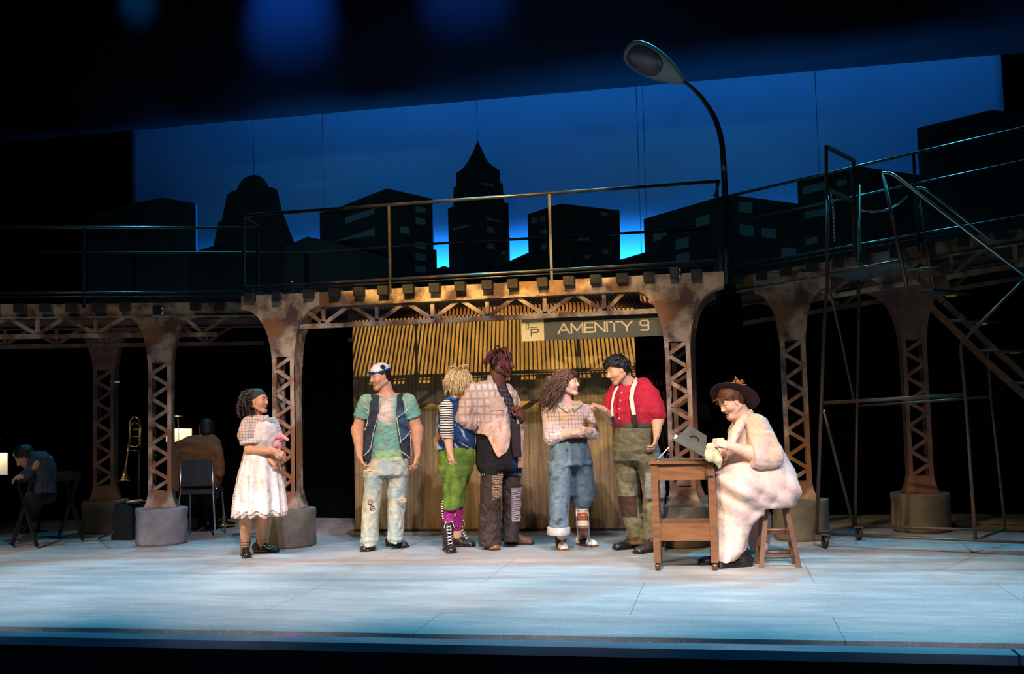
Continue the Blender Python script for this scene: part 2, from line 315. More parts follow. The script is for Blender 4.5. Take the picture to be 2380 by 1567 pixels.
# ================================================================ elevated walkway
ZT = 2.55; ZB = 2.41; ZC0, ZC1 = 2.185, 2.232
def V(x, y, z): return Vector((x, y, z))
CLy = 9.79
cA = atY(560, 690, CLy); cB = atY(1682, 632, CLy)
SEC = {'c': ((cA.x, CLy), (cB.x, CLy))}
la = atZ(0, 528, 3.36); lb = atZ(603, 530, 3.36); SEC['l'] = ((la.x, la.y), (lb.x, lb.y))
ra = atZ(1690, 457, 3.36); rb = atD(2380, 526, 9.6); RAMP = 0.122; SEC['r'] = ((ra.x, ra.y), (rb.x, rb.y))
def frame(k):
    A, B = SEC[k]; u = Vector((B[0] - A[0], B[1] - A[1], 0)); L = u.length; u.normalize(); n = Vector((-u.y, u.x, 0)); u.z = RAMP if k == 'r' else 0.0; return V(A[0], A[1], 0), u, n, L
def secpt(k, px, py): return atP(px, py, *SEC[k])
def s_of(k, px, py): O, u, n, L = frame(k); u.z = 0; return (secpt(k, px, py) - O).dot(u)
def arcpts(w0, w1, z0, z1, n=10, side=1):
    # quarter-curve from (w0,z0) vertical tangent to (w1,z1) horizontal tangent
    return [(side * (w1 - (w1 - w0) * math.cos(t) ** 0.9), z0 + (z1 - z0) * math.sin(t) ** 1.0) for t in [math.pi / 2 * i / n for i in range(n + 1)]]
def column(base, u, n, label, wl=0.42, wr=0.36, zf=0.38, top=ZT, depth=0.2, mm='rust', zg=1.91, flanges=True):
    u, n = Vector(u), Vector(n)
    t = thing('steel_column', label, 'column', (base[0], base[1], zf)); O = V(base[0], base[1], 0); z = V(0, 0, 1)
    zs = zg - 0.1; hw = 0.118; st = 0.042
    ra_ = arcpts(hw, wr, zs, ZB, 9, 1); la_ = arcpts(hw, wl, zs, ZB, 9, -1)
    gus = [(-hw, zg), (hw, zg)] + [p for p in ra_ if p[1] > zg + 0.01] + [(wr, top), (-wl, top)] + [p for p in la_[::-1] if p[1] > zg + 0.01]
    for d, th in ((0.0, 0.03), (depth, 0.03)):
        m = MB(); m.prism([(a, b) for a, b in gus], O + n * (d + th), u, z, 0, th); m.build('gusset_plate', M[mm], t)
        for s in (-1, 1):
            m = MB(); m.bar(O + u * s * (hw - st / 2) + n * (d + th / 2) + z * (zf + 0.14), O + u * s * (hw - st / 2) + n * (d + th / 2) + z * (zg - 0.0005), st, th, up=n); m.build('stile', M[mm], t)
        m = MB(); m.prism([(-0.165, zf), (0.165, zf), (0.13, zf + 0.09), (hw, zf + 0.17), (-hw, zf + 0.17), (-0.13, zf + 0.09)], O + n * (d + th + 0.002), u, z, 0, th + 0.004); m.build('base_plate', M[mm], t)
        if d == 0:
            K = 11; zz = [zf + 0.17 + (zg - zf - 0.17) * i / K for i in range(K + 1)]
            for i in range(K):
                s = 1 if i % 2 else -1; a = O + u * s * (hw - st * 0.7) + z * (zz[i] + 0.004) + n * 0.015; b_ = O - u * s * (hw - st * 0.7) + z * (zz[i + 1] - 0.004) + n * 0.015
                m = MB(); m.bar(a, b_, 0.036, 0.022, up=n); m.build('lattice_brace', M[mm], t)
    if flanges:
        for s, arc in ((1, ra_), (-1, la_)):
            m = MB(); pts = [(s * 0.165, zf), (s * 0.128, zf + 0.1)] + [(s * hw, zf + 0.17)] + list(arc)
            for a, b_ in zip(pts[:-1], pts[1:]):
                m.bar(O + u * (a[0] - s * 0.006) + z * a[1] + n * (depth / 2 + 0.015), O + u * (b_[0] - s * 0.006) + z * b_[1] + n * (depth / 2 + 0.015), 0.012, depth + 0.028, up=n)
            # bars are w (in-plane) by h (along n)
            m.build('side_flange', M[mm], t)
    return t
def footing(x, y, label, r=0.265, h=0.378, seed=0):
    rnd = random.Random(seed); ph = [rnd.uniform(0, 6) for _ in range(4)]
    wob = lambda k, i: 0.02 * math.sin(3 * 2 * math.pi * k / 40 + ph[0]) + 0.012 * math.sin(7 * 2 * math.pi * k / 40 + ph[1]) + 0.004 * math.sin(i * 1.7 + ph[2])
    m = MB(); m.lathe([(r * 0.97, 0), (r, 0.02), (r, 0.06), (r * 0.985, 0.12), (r * 0.995, 0.2), (r * 0.985, 0.28), (r, 0.33), (r, h - 0.012), (r * 0.985, h)], (x, y, 0), 40, wob=wob)
    tag(m.build('concrete_footing', M['concrete_light' if seed == 3 else 'concrete']), label, 'footing')
uc = V(1, 0, 0); nc = V(0, 1, 0)
colA = atY(653, 830, CLy).x + 0.02; colB = atY(1574, 800, CLy).x
def put_column(x, y, u, n, who, seed, r=0.265, **kw):
    column((x, y), u, n, 'rusty lattice steel ' + who, **kw); footing(x + n.x * 0.11, y + n.y * 0.11, 'round concrete footing of the ' + who, seed=seed, r=r)
put_column(colA, CLy, uc, nc, 'column behind the girl in the white apron', 1, wl=colA - cA.x, wr=0.40)
put_column(colB, CLy, uc, nc, 'column between the man in red and seated woman', 2, wl=0.40, wr=cB.x - colB, r=0.25)
OL, uL, nL, LL = frame('l'); OR, uR, nR, LR = frame('r')
pL = OL + uL * s_of('l', 371, 850); pR = OR + uR * s_of('r', 1843, 800)
put_column(pL.x, pL.y, uL, nL, 'front column of the left walkway beside the trombone', 3, wl=0.36, wr=0.36)
uRh = V(uR.x, uR.y, 0)
put_column(pR.x, pR.y, uRh, nR, 'column right behind the seated woman', 4, wl=0.34, wr=0.34, top=2.5 + RAMP * (pR - OR).dot(uR))
q = atZ(207, 1246, 0); pLr = V(q.x, q.y + 0.28, 0)
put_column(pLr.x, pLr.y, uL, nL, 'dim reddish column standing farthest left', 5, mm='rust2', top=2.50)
q = atZ(2162, 1244, 0); pRr = V(q.x, q.y + 0.28, 0)
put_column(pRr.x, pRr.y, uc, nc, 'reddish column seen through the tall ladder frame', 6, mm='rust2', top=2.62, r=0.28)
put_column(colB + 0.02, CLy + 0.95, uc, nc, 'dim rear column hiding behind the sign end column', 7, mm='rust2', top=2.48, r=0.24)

def girder(k, s0, s1, label, nodes, off=0.0, ztop=ZT, dz=0.0, c0=None, c1=None, mm='rust'):
    O, u, n, L = frame(k); z = V(0, 0, 1); O = O + n * off
    t = thing('truss_girder', label, 'girder', tuple(O + u * s0 + z * (ZC0 + dz)))
    m = MB(); m.bar(O + u * s0 + n * 0.035 + z * ((ztop + ZB) / 2 + dz), O + u * s1 + n * 0.035 + z * ((ztop + ZB) / 2 + dz), 0.03, ztop - ZB)
    m.bar(O + u * s0 + n * 0.03 + z * (ZB - 0.006 + dz), O + u * s1 + n * 0.03 + z * (ZB - 0.006 + dz), 0.09, 0.012); m.build('top_beam', M[mm], t)
    c0 = s0 if c0 is None else c0; c1 = s1 if c1 is None else c1
    m = MB(); m.bar(O + u * c0 + n * 0.035 + z * ((ZC0 + ZC1) / 2 + dz), O + u * c1 + n * 0.035 + z * ((ZC0 + ZC1) / 2 + dz), 0.045, ZC1 - ZC0); m.build('bottom_chord', M[mm], t)
    for a, b_, kind in nodes:
        m = MB(); pa = O + u * a + n * 0.035 + z * (ZC1 - 0.01 + dz); pb = O + u * b_ + n * 0.035 + z * (ZB + dz)
        m.bar(pa, pb, 0.038, 0.025, up=n); m.build('strut' if kind else 'diagonal_brace', M[mm], t)
    return t
def S(k, px, py=735): return s_of(k, px, py)
bn = [S('c', x, 745) for x in (749, 874, 1004, 1132, 1266, 1405)]; tn = [S('c', x, 705) for x in (812, 941, 1067, 1198, 1337, 1453)]
nodes = [(b_, b_, 1) for b_ in bn] + [(bn[0], bn[0] - 0.22, 0)]
for i in range(6): nodes.append((bn[i], tn[i], 0)); 
for i in range(1, 6): nodes.append((bn[i], tn[i - 1], 0))
girder('c', colA - cA.x + 0.35, colB - cA.x - 0.35, 'rusty zigzag truss girder over the striped wall', nodes, c0=colA - cA.x + 0.1, c1=colB - cA.x - 0.08)
sL = (pL - OL).dot(uL)
bl = [S('l', x, 780) for x in (85, 221)]; tlp = [S('l', x, 745) for x in (18, 150, 289)]
nodes = [(bl[0], bl[0], 1), (bl[1], bl[1], 1), (bl[0], tlp[0], 0), (bl[0], tlp[1], 0), (bl[1], tlp[1], 0), (bl[1], tlp[2], 0), (bl[0] - 0.65, tlp[0], 0)]
b3 = S('l', 469, 780); nodes += [(b3, S('l', 425, 745), 0), (b3, S('l', 530, 745), 0)]
girder('l', -0.9, LL + 0.15, 'rusty truss girder of the left walkway beside the dark orchestra area', nodes, c0=-0.9, c1=S('l', 504, 790))
nodes = []; sR = (pR - OR).dot(uR); s = sR + 0.35
while s < LR + 0.5: nodes += [(s, s, 1), (s, s - 0.28, 0), (s, s + 0.28, 0)]; s += 0.56
girder('r', 0.05, LR + 0.9, 'rusty truss girder of the right walkway behind the ladder frame', nodes, c0=sR + 0.1, c1=LR + 0.9)
# rear girders, dim
nodes = []; s = -0.3
while s < 2.4: nodes += [(s, s, 1), (s, s - 0.28, 0), (s, s + 0.28, 0)]; s += 0.56
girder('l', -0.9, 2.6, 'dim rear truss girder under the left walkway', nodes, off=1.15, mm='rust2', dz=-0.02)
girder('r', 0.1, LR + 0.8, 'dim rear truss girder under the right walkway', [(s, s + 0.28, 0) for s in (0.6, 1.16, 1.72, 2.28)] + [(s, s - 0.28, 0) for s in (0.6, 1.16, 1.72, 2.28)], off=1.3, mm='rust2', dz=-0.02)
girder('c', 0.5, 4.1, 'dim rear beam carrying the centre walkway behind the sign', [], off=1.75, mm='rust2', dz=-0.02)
# railway ties
tie0 = None
def ties(k, pxs, py, group, where, drop=0.0):
    O, u, n, L = frame(k)
    for i, px in enumerate(pxs):
        global tie0
        s = s_of(k, px, py(px)); c = O + u * s + n * 0.022
        if tie0 is None:
            m = MB(); m.box((0, 0, 0), (0.104, 0.16, 0.088)); tie0 = m.build('railway_tie', M['tie'], bevel=0.004, local=True); o = tie0
        else: o = tie0.copy(); C.objects.link(o)
        o.location = (c.x, c.y, 2.53 - drop + c.z); o.rotation_euler = (0, 0, math.atan2(u.y, u.x)); tag(o, None, 'railway tie', group)
        ORD = ['first', 'second', 'third', 'fourth', 'fifth', 'sixth', 'seventh', 'eighth', 'ninth', 'tenth', 'eleventh', 'twelfth', 'thirteenth', 'fourteenth', 'fifteenth', 'sixteenth']
        o['label'] = where % ORD[i]
ties('c', [584, 720, 779, 836, 892, 951, 1012, 1071, 1134, 1193, 1262, 1323, 1385, 1446, 1509, 1619], lambda x: 690 - (x - 560) * 0.054, 'dark ties along the centre walkway edge', 'dark square tie end, %s from the left along the centre girder')
ties('l', [-15, 47, 107, 167, 228, 291, 455, 510], lambda x: 720, 'black ties along the left walkway edge', 'black tie end, %s from the left along the left walkway', 0.025)
ties('r', [1714, 1769, 1826, 1885, 1946, 2010, 2080, 2155, 2236, 2325], lambda x: 650 - (x - 1685) * 0.18, 'black ties along the right walkway edge', 'black tie end, %s from the left along the right walkway', 0.015)
# deck gratings
M['grate'] = mat('steel_grating', (0.10, 0.10, 0.10), (0.05, 0.045, 0.04), 8, rough=0.5, metal=0.3)
t = thing('deck_grating', 'slotted steel deck grating seen through the centre truss', 'walkway deck', (cA.x, CLy, 2.50))
m = MB(); x = cA.x + 0.1
while x < cB.x - 0.05: m.box((x, CLy + 1.30, 2.512), (0.014, 2.4, 0.028)); x += 0.044
m.build('slats', M['grate'], t)
m = MB()
for y in (CLy + 0.12, CLy + 2.4): m.box(((cA.x + cB.x) / 2, y, 2.49), (cB.x - cA.x - 0.1, 0.012, 0.03))
m.build('cross_bars', M['grate'], t)
for k, s0, s1, lab in (('l', -0.9, LL, 'dark deck grating of the left walkway'), ('r', 0.1, LR + 0.8, 'dark deck grating of the right walkway')):
    O, u, n, L = frame(k); m = MB(); s = s0
    while s < s1: m.bar(O + u * s + n * 0.1 + V(0, 0, 2.50), O + u * s + n * 1.9 + V(0, 0, 2.50), 0.014, 0.028); s += 0.05
    for d in (0.14, 1.0, 1.85): m.bar(O + u * s0 + n * d + V(0, 0, 2.484), O + u * s1 + n * d + V(0, 0, 2.484), 0.02, 0.03)
    tag(m.build('deck_grating', M['grate']), lab, 'walkway deck')
# guard rails
def rail(name, label, runs, posts, mm='railmetal', w=0.022):
    t = thing(name, label, 'railing', tuple(runs[0][1][0].copy()))
    for nm, pts, ww in runs:
        m = MB()
        m.tube(pts, ww * 0.55, 12)
        m.build(nm, M[mm], t)
    for a, b_ in posts: m = MB(); m.bar(a, b_, w * 1.15, w * 1.15); m.build('post', M[mm], t, bevel=0.002)
    return t
def ctop(px, py): return atY(px, py, CLy + 0.03)
def zset(p, z): q = p.copy(); q.z = z; return q
tA, tB = ctop(566, 501), ctop(1672, 421); bA, bB = ctop(567, 669), ctop(1672, 606)
P_ = [ctop(px, 560) for px in (566, 906, 1280, 1672)]
rail('guard_rail', 'front guard rail of the centre walkway with cyan-lit top bar',
     [('top_rail', [tA, tB], 0.03), ('toe_rail', [bA, bB], 0.028), ('toe_rail', [bA - V(0, 0, 0.035), bB - V(0, 0, 0.035)], 0.012),
      ('end_rail', [tA, V(lb.x, lb.y, 3.36)], 0.026), ('end_rail', [bA, V(lb.x + 0.1, lb.y, 2.62)], 0.02), ('end_rail', [tB, V(tB.x - 0.05, tB.y + 0.6, tB.z - 0.02)], 0.022), ('end_rail', [bB, V(bB.x - 0.05, bB.y + 0.6, bB.z - 0.02)], 0.02)],
     [(zset(p, 2.5), zset(p, (tA.z + (tB.z - tA.z) * (p.x - tA.x) / (tB.x - tA.x)))) for p in P_])
def lpt(s, z, off=0.0): return OL + uL * s + nL * off + V(0, 0, z)
sp = s_of('l', 195, 620)
rail('guard_rail', 'front guard rail of the left walkway crossing the dark side',
     [('top_rail', [lpt(-1.0, 3.36), lpt(LL, 3.36)], 0.028), ('toe_rail', [lpt(-1.0, 2.665), lpt(LL - 0.1, 2.665)], 0.022), ('toe_rail', [lpt(-1.0, 2.625), lpt(LL - 0.1, 2.625)], 0.016)],
     [(lpt(s, 2.5), lpt(s, 3.36)) for s in (sp, LL - 0.02)], mm='darkmetal')
def rpt(s, z, off=0.0): return OR + uR * s + nR * off + V(0, 0, z)
s1 = s_of('r', 1985, 480); s2 = s_of('r', 2128, 450)
rail('guard_rail', 'front guard rail of the right walkway rising behind the stair frame',
     [('top_rail', [rpt(0.0, 3.36), rpt(LR + 0.9, 3.52)], 0.026), ('mid_rail', [rpt(0.0, 3.09), rpt(LR + 0.9, 3.20)], 0.018), ('toe_rail', [rpt(0.0, 2.66), rpt(LR + 0.9, 2.66)], 0.018), ('toe_rail', [rpt(0.0, 2.62), rpt(LR + 0.9, 2.62)], 0.014)],
     [(rpt(s, 2.5), rpt(s, 3.36 + 0.16 * s / (LR + 0.9))) for s in (0.02, s1, s2)], mm='darkmetal')
YR = 12.2
rp = [atZ(x, y, 3.33) for x, y in ((-40, 588), (300, 588), (720, 587))] + [atY(1000, 567, YR), atY(1650, 531, YR)]
posts = [atP(x, 640, (a.x, a.y), (b_.x, b_.y)) for x, a, b_ in ((313, rp[1], rp[2]), (713, rp[1], rp[2]), (1010, rp[3], rp[4]), (1320, rp[3], rp[4]), (1548, rp[3], rp[4]), (1650, rp[3], rp[4]))]
rail('guard_rail', 'rear guard rail running along the far edge of the walkway', [('top_rail', rp, 0.03)], [(zset(p, 2.45), zset(p, 3.31)) for p in posts], mm='darkmetal', w=0.045)
# ================================================================ striped wall under the walkway
def striped():
    m, nt, b = new_mat('striped_panel'); b.inputs['Roughness'].default_value = 0.6
    a = noise(nt, 2.2, 5, lo=0.3, hi=0.7, stretch=(1.5, 1, 0.6)); c = mixc(nt, a, (0.40, 0.28, 0.12), (0.20, 0.125, 0.055))
    d = noise(nt, 70, 2, lo=0.45, hi=0.62); c = mixc(nt, math_(nt, 'MULTIPLY', d, 0.6), c, (0.14, 0.09, 0.04))
    e = noise(nt, 4, 4, stretch=(4, 1, 0.25), lo=0.48, hi=0.62, off=(1, 5, 2)); c = mixc(nt, math_(nt, 'MULTIPLY', e, 0.6), c, (0.10, 0.06, 0.03))
    tc = nt.nodes.new('ShaderNodeTexCoord'); sx = nt.nodes.new('ShaderNodeSeparateXYZ'); nt.links.new(tc.outputs['Object'], sx.inputs[0])
    f = math_(nt, 'LESS_THAN', math_(nt, 'FRACT', math_(nt, 'MULTIPLY_ADD', sx.outputs[0], 1 / 0.0455, 50.0)), 0.2); c = mixc(nt, math_(nt, 'MULTIPLY', f, 0.4), c, (0.05, 0.035, 0.02))  # thin darker vertical lines, evenly spaced, coloured onto the flat panel
    nt.links.new(c, b.inputs['Base Color']); return m
M['striped'] = striped()
YW = 11.12; wl = atY(824, 1232, YW).x; wr = atY(1490, 1228, YW).x
t = thing('striped_wall', 'brown wall panel with thin dark stripes lit amber behind the standing cast', 'wall panel', ((wl + wr) / 2, YW, 0))
m = MB(); m.box(((wl + wr) / 2, YW + 0.06, 1.2), (wr - wl, 0.06, 2.36)); m.build('panel', M['striped'], t)
m = MB(); m.box(((wl + wr) / 2, YW, 0.012), (wr - wl, 0.05, 0.024)); m.build('sill', M['blackpaint'], t)
# ================================================================ street sign
def strokes():
    # letters as polylines on a 1-high grid (x width, y up)
    return {'A': (1.15, [[(0, 0), (0.575, 1), (1.15, 0)], [(0.24, 0.3), (0.91, 0.3)]]),
     'M': (1.2, [[(0, 0), (0, 1), (0.6, 0.2), (1.2, 1), (1.2, 0)]]), 'E': (0.85, [[(0.85, 1), (0, 1), (0, 0), (0.85, 0)], [(0, 0.5), (0.8, 0.5)]]),
     'N': (1.0, [[(0, 0), (0, 1), (1.0, 0), (1.0, 1)]]), 'I': (0.0, [[(0, 0), (0, 1)]]), 'T': (1.05, [[(0, 1), (1.05, 1)], [(0.525, 0), (0.525, 1)]]),
     'Y': (1.1, [[(0, 1), (0.55, 0.42), (1.1, 1)], [(0.55, 0.42), (0.55, 0)]]), ' ': (0.35, []),
     '9': (0.9, [[(0.85, 0.62), (0.78, 0.5), (0.15, 0.5), (0.04, 0.62), (0.04, 0.88), (0.16, 1), (0.74, 1), (0.86, 0.88), (0.86, 0.12), (0.74, 0), (0.1, 0)]])}
ts = thing('street_sign', 'dark station sign reading AMENITY 9 hanging under the centre girder', 'sign', tuple(atY(1213, 794, CLy + 0.12)))
YS = CLy + 0.12
sA, sB = atY(1213, 741, YS), atY(1213, 794, YS); sC, sD = atY(1540, 728, YS), atY(1528, 778, YS)
su = (sC - sA); su.z = 0; sw = su.length; su.normalize(); sz = sA.z; sh = (sA - sB).length; slope = (sC.z - sA.z) / sw
sv = Vector((0, 0, 1)); su = Vector((su.x, su.y, slope)).normalized()
M['signcream'] = mat('sign_cream', (0.72, 0.58, 0.28), (0.62, 0.48, 0.2), 4, rough=0.5)
M['signdark'] = mat('sign_dark', (0.055, 0.055, 0.045), (0.04, 0.04, 0.032), 4, rough=0.45)
M['letters'] = mat('sign_letters', (0.68, 0.52, 0.32), (0.55, 0.40, 0.22), 14, rough=0.5)
lw = 0.222
m = MB(); m.prism([(0, -sh), (lw, -sh), (lw, 0), (0, 0)], sA, su, sv, 0, 0.03); m.build('logo_panel', M['signcream'], ts)
m = MB(); m.prism([(lw + .001, -sh), (sw, -sh * 0.97), (sw, -0.005), (lw + .001, -0.005)], sA, su, sv, -0.002, 0.022); m.build('name_panel', M['signdark'], ts)
def stroke_poly(m, pts, w_, O, u, v, t0, t1):
    for q_, (a, b_) in enumerate(zip(pts[:-1], pts[1:])):
        t1 += 0.0004; t0 += 0.0001; d = Vector((b_[0] - a[0], b_[1] - a[1])); L = d.length; d.normalize(); nn = Vector((-d.y, d.x)) * w_ / 2; e = d * w_ * 0.42
        q = [(a[0] - nn.x - e.x, a[1] - nn.y - e.y), (b_[0] - nn.x + e.x, b_[1] - nn.y + e.y), (b_[0] + nn.x + e.x, b_[1] + nn.y + e.y), (a[0] + nn.x - e.x, a[1] + nn.y - e.y)]
        m.prism(q, O, u, v, t0, t1)
LH = 0.092; cur = 0.362; ST = strokes(); wtot = sum(ST[c][0] for c in 'AMENITY 9'); avail = 1.235 - cur; gap = (avail / LH - wtot) / 8
ly0 = -0.158
for c in 'AMENITY 9':
    w_, sts = ST[c]
    if sts:
        m = MB()
        for st in sts: stroke_poly(m, [(cur + x * LH, ly0 + y * LH) for x, y in st], 0.0155, sA, su, sv, 0.022, 0.0245)
        m.build('letter', M['letters'], ts)
    cur += (w_ + gap) * LH
m = MB()
stroke_poly(m, [(0.048, -0.05), (0.048, -0.105), (0.072, -0.105), (0.072, -0.05), (0.048, -0.05)], 0.006, sA, su, sv, 0.03, 0.0325)
stroke_poly(m, [(0.086, -0.090), (0.158, -0.090)], 0.008, sA, su, sv, 0.03, 0.0325)
stroke_poly(m, [(0.095, -0.178), (0.095, -0.108), (0.155, -0.108), (0.168, -0.118), (0.168, -0.130), (0.155, -0.141), (0.098, -0.141)], 0.011, sA, su, sv, 0.03, 0.0325)
m.build('logo', M['signdark'], ts)
m = MB(); 
for px in (1240, 1420): a = atY(px, 748, YS + 0.0); m.bar(a - V(0, 0, 0.02), a + V(0, 0, 0.12), 0.012, 0.012)
m.build('hanger', M['darkmetal'], ts)
# ================================================================ street lamp
M['lampshell'] = mat('lamp_shell', (0.30, 0.36, 0.36), (0.22, 0.27, 0.28), 5, rough=0.4)
M['lens'] = mat('lamp_lens', (0.06, 0.06, 0.08), (0.14, 0.13, 0.16), 4, rough=0.25)
DL = 10.25
tl_ = thing('street_lamp', 'tall curved street lamp rising over the walkway railing', 'street lamp', tuple(zset(atD(1687, 650, DL), 2.5)))
pp = [atD(x, y, DL) for x, y in ((1687, 640), (1686, 540), (1685, 450), (1683, 400))]; pp[0].z = 2.50
m = MB(); m.tube(pp, 0.032, 14); m.build('pole', M['darkmetal'], tl_)
pp = [atD(x, y, DL) for x, y in ((1683, 403), (1681, 370), (1678, 333), (1672, 305), (1662, 276), (1648, 251), (1630, 226), (1610, 205), (1592, 191), (1578, 183))]
m = MB(); m.tube(pp, [0.029, 0.029, 0.028, 0.027, 0.026, 0.024, 0.022, 0.02, 0.018, 0.017], 14); m.build('arm', M['darkmetal'], tl_)
h0 = atD(1588, 190, DL); h1 = atD(1455, 112, DL - 0.06); ax = (h1 - h0); HL = ax.length; ax.normalize()
vw = (h0 - CAM).normalized(); sd = ax.cross(vw).normalized()
if sd.z > 0: sd = -sd      # sd points down-ish across the head
# head frame: across (width) and normal (up); underside partly turned to the house
uv = (V(0, 0, 1) * 0.66 + vw * 0.75); uv = (uv - ax * uv.dot(ax)).normalized(); wv = uv.cross(ax).normalized()
prof = [(0, .03, .028, .028), (.05, .045, .04, .035), (.15, .085, .055, .045), (.3, .125, .075, .055), (.45, .15, .085, .06), (.6, .165, .085, .06), (.75, .165, .08, .055), (.88, .145, .062, .048), (.96, .105, .04, .035), (1.0, .05, .02, .02)]
m = MB(); rings = []
for t_, wd, hu, hd in prof:
    c = h0 + ax * HL * t_; rg = []
    for k in range(24):
        a = 2 * math.pi * k / 24; x = math.copysign(abs(math.cos(a)) ** 0.8, math.cos(a)) * wd; y = math.sin(a); y = y * (hu if y > 0 else hd * 0.75)
        rg.append(m.bm.verts.new(c + wv * x + uv * y))
    rings.append(rg)
for i in range(len(rings) - 1):
    for k in range(24): f = m.bm.faces.new((rings[i][k], rings[i][(k + 1) % 24], rings[i + 1][(k + 1) % 24], rings[i + 1][k])); f.smooth = True
m.bm.faces.new(rings[0]); m.bm.faces.new(rings[-1]); head = m.build('lamp_head', M['lampshell'], tl_)
c = h0 + ax * HL * 0.66 - uv * 0.034; m = MB(); rings = []
for r_, z_ in ((1, 0), (1.0, -0.008), (0.93, -0.016), (0.7, -0.03), (0.35, -0.038), (0.05, -0.04)):
    rings.append([m.bm.verts.new(c + ax * math.copysign(abs(math.cos(a)) ** 0.8, math.cos(a)) * 0.185 * r_ + wv * math.copysign(abs(math.sin(a)) ** 0.8, math.sin(a)) * 0.135 * r_ + uv * z_) for a in [2 * math.pi * k / 28 for k in range(28)]])
for i in range(len(rings) - 1):
    for k in range(28): f = m.bm.faces.new((rings[i][k], rings[i][(k + 1) % 28], rings[i + 1][(k + 1) % 28], rings[i + 1][k])); f.smooth = True
m.bm.faces.new(rings[-1]); m.bm.faces.new(rings[0]); m.build('lens', M['lens'], tl_)
# ================================================================ small clamped fixtures on the walkway edge
def clip(px, py, k, label):
    p = secpt(k, px, py) - frame(k)[2] * 0.05; t = thing('clamp_light', label, 'stage light', tuple(p - V(0, 0, 0.05)))
    m = MB(); m.box(tuple(p), (0.075, 0.07, 0.095)); m.build('housing', M['blackplastic'], t, bevel=0.006)
    m = MB(); m.tube([p + V(0.045, 0.0, 0.02), p + V(0.065, 0, 0.02)], 0.016, 10); m.tube([p + V(0.055, 0, 0.01), p + V(0.052, 0, -0.05)], 0.006, 8); m.build('knob', M['chrome'], t)
clip(647, 691, 'c', 'small black clamp light on the girder above the left centre column')
clip(1567, 635, 'c', 'small black clamp light on the girder above the sign end column')
clip(368, 722, 'l', 'small black clamp light over the left walkway column')
p = atY(680, 668, CLy + 0.5); t = thing('hook_clamp', 'tiny chrome clamp glinting on the walkway above the left centre column', 'clamp', tuple(p - V(0, 0, 0.09)))
m = MB(); m.tube([p + V(-0.02, 0, -0.1), p + V(0, 0, -0.05), p + V(0.02, 0, 0), p + V(0, 0, 0.05), p + V(-0.02, 0, 0.06)], 0.009, 8); m.build('hook', M['chrome'], t)
# pink spike tape on the ledge
M['pink'] = mat('pink_tape', (0.9, 0.10, 0.45), rough=0.6)
p = atZ(662, 1479, -0.0095); m = MB(); m.bar(p + V(-0.06, 0, 0), p + V(0.07, 0, 0), 0.016, 0.0015); m.bar(p + V(0.0, 0, 0.0015), p + V(0.075, 0.07, 0.0015), 0.016, 0.0015); tag(m.build('spike_tape', M['pink']), 'crossed pieces of pink tape stuck on the stage ledge', 'tape')
# ================================================================ rolling staircase on the right
M['scaf'] = mat('scaffold_steel', (0.07, 0.05, 0.04), (0.14, 0.07, 0.035), 9, rough=0.38, metal=0.5)
M['scafbright'] = mat('handrail_steel', (0.35, 0.35, 0.37), rough=0.28, metal=0.9)
A_ = atZ(1898, 1240, 0.13); B_ = atZ(2267, 1255, 0.13); A2 = atZ(1988, 1223, 0.13); B2 = atZ(2337, 1231, 0.13)
FPt = lambda x, y: atP(x, y, (A_.x, A_.y), (B_.x, B_.y)); RPt = lambda x, y: atP(x, y, (A2.x, A2.y), (B2.x, B2.y))
st = thing('rolling_staircase', 'tall welded steel staircase frame on castors at the right', 'staircase', (A_.x, A_.y, 0))
def bend(pts, n=6):   # soften corners of a polyline
    out = [Vector(pts[0])]
    for i in range(1, len(pts) - 1):
        p, a, b_ = Vector(pts[i]), Vector(pts[i - 1]), Vector(pts[i + 1]); r = min(0.08, (a - p).length / 2, (b_ - p).length / 2)
        s_, e_ = p + (a - p).normalized() * r, p + (b_ - p).normalized() * r
        for k in range(n + 1): t_ = k / n; out.append(s_ * (1 - t_) ** 2 + p * 2 * t_ * (1 - t_) + e_ * t_ ** 2)
    return out + [Vector(pts[-1])]
def pipe(nm, pts, r=0.014, mm='scaf', sm=True):
    m = MB(); m.tube(bend(pts) if sm and len(pts) > 2 else pts, r, 10); return m.build(nm, M[mm], st)
pipe('post', [FPt(1898, 1240), FPt(1915, 780), FPt(1923, 640), FPt(1923, 455)], 0.017, sm=False)
pipe('post', [RPt(1988, 1223), RPt(1992, 940), RPt(1996, 780), RPt(1997, 430)], 0.015, sm=False)
pipe('post', [FPt(2267, 1255), FPt(2244, 918), FPt(2233, 812), FPt(2236, 796), FPt(2262, 768), FPt(2400, 632)], 0.015, sm=False)
pipe('post', [RPt(2337, 1231), RPt(2303, 922), RPt(2294, 800)], 0.012, sm=False)
pipe('base_rail', [FPt(1898, 1240), FPt(2400, 1262)], 0.013); pipe('base_rail', [RPt(1988, 1223), RPt(2400, 1236)], 0.013)
pipe('base_rail', [FPt(1898, 1240), RPt(1988, 1223)], 0.013); pipe('base_rail', [FPt(2267, 1255), RPt(2337, 1231)], 0.012)
pipe('mid_rail', [FPt(1914, 937), FPt(2240, 918)], 0.016); pipe('mid_rail', [RPt(1993, 944), RPt(2303, 923)], 0.011)
pipe('brace', [FPt(1914, 955), RPt(1984, 1223)], 0.014); pipe('brace', [FPt(1928, 672), RPt(1953, 780), RPt(1984, 928)], 0.012, sm=False)
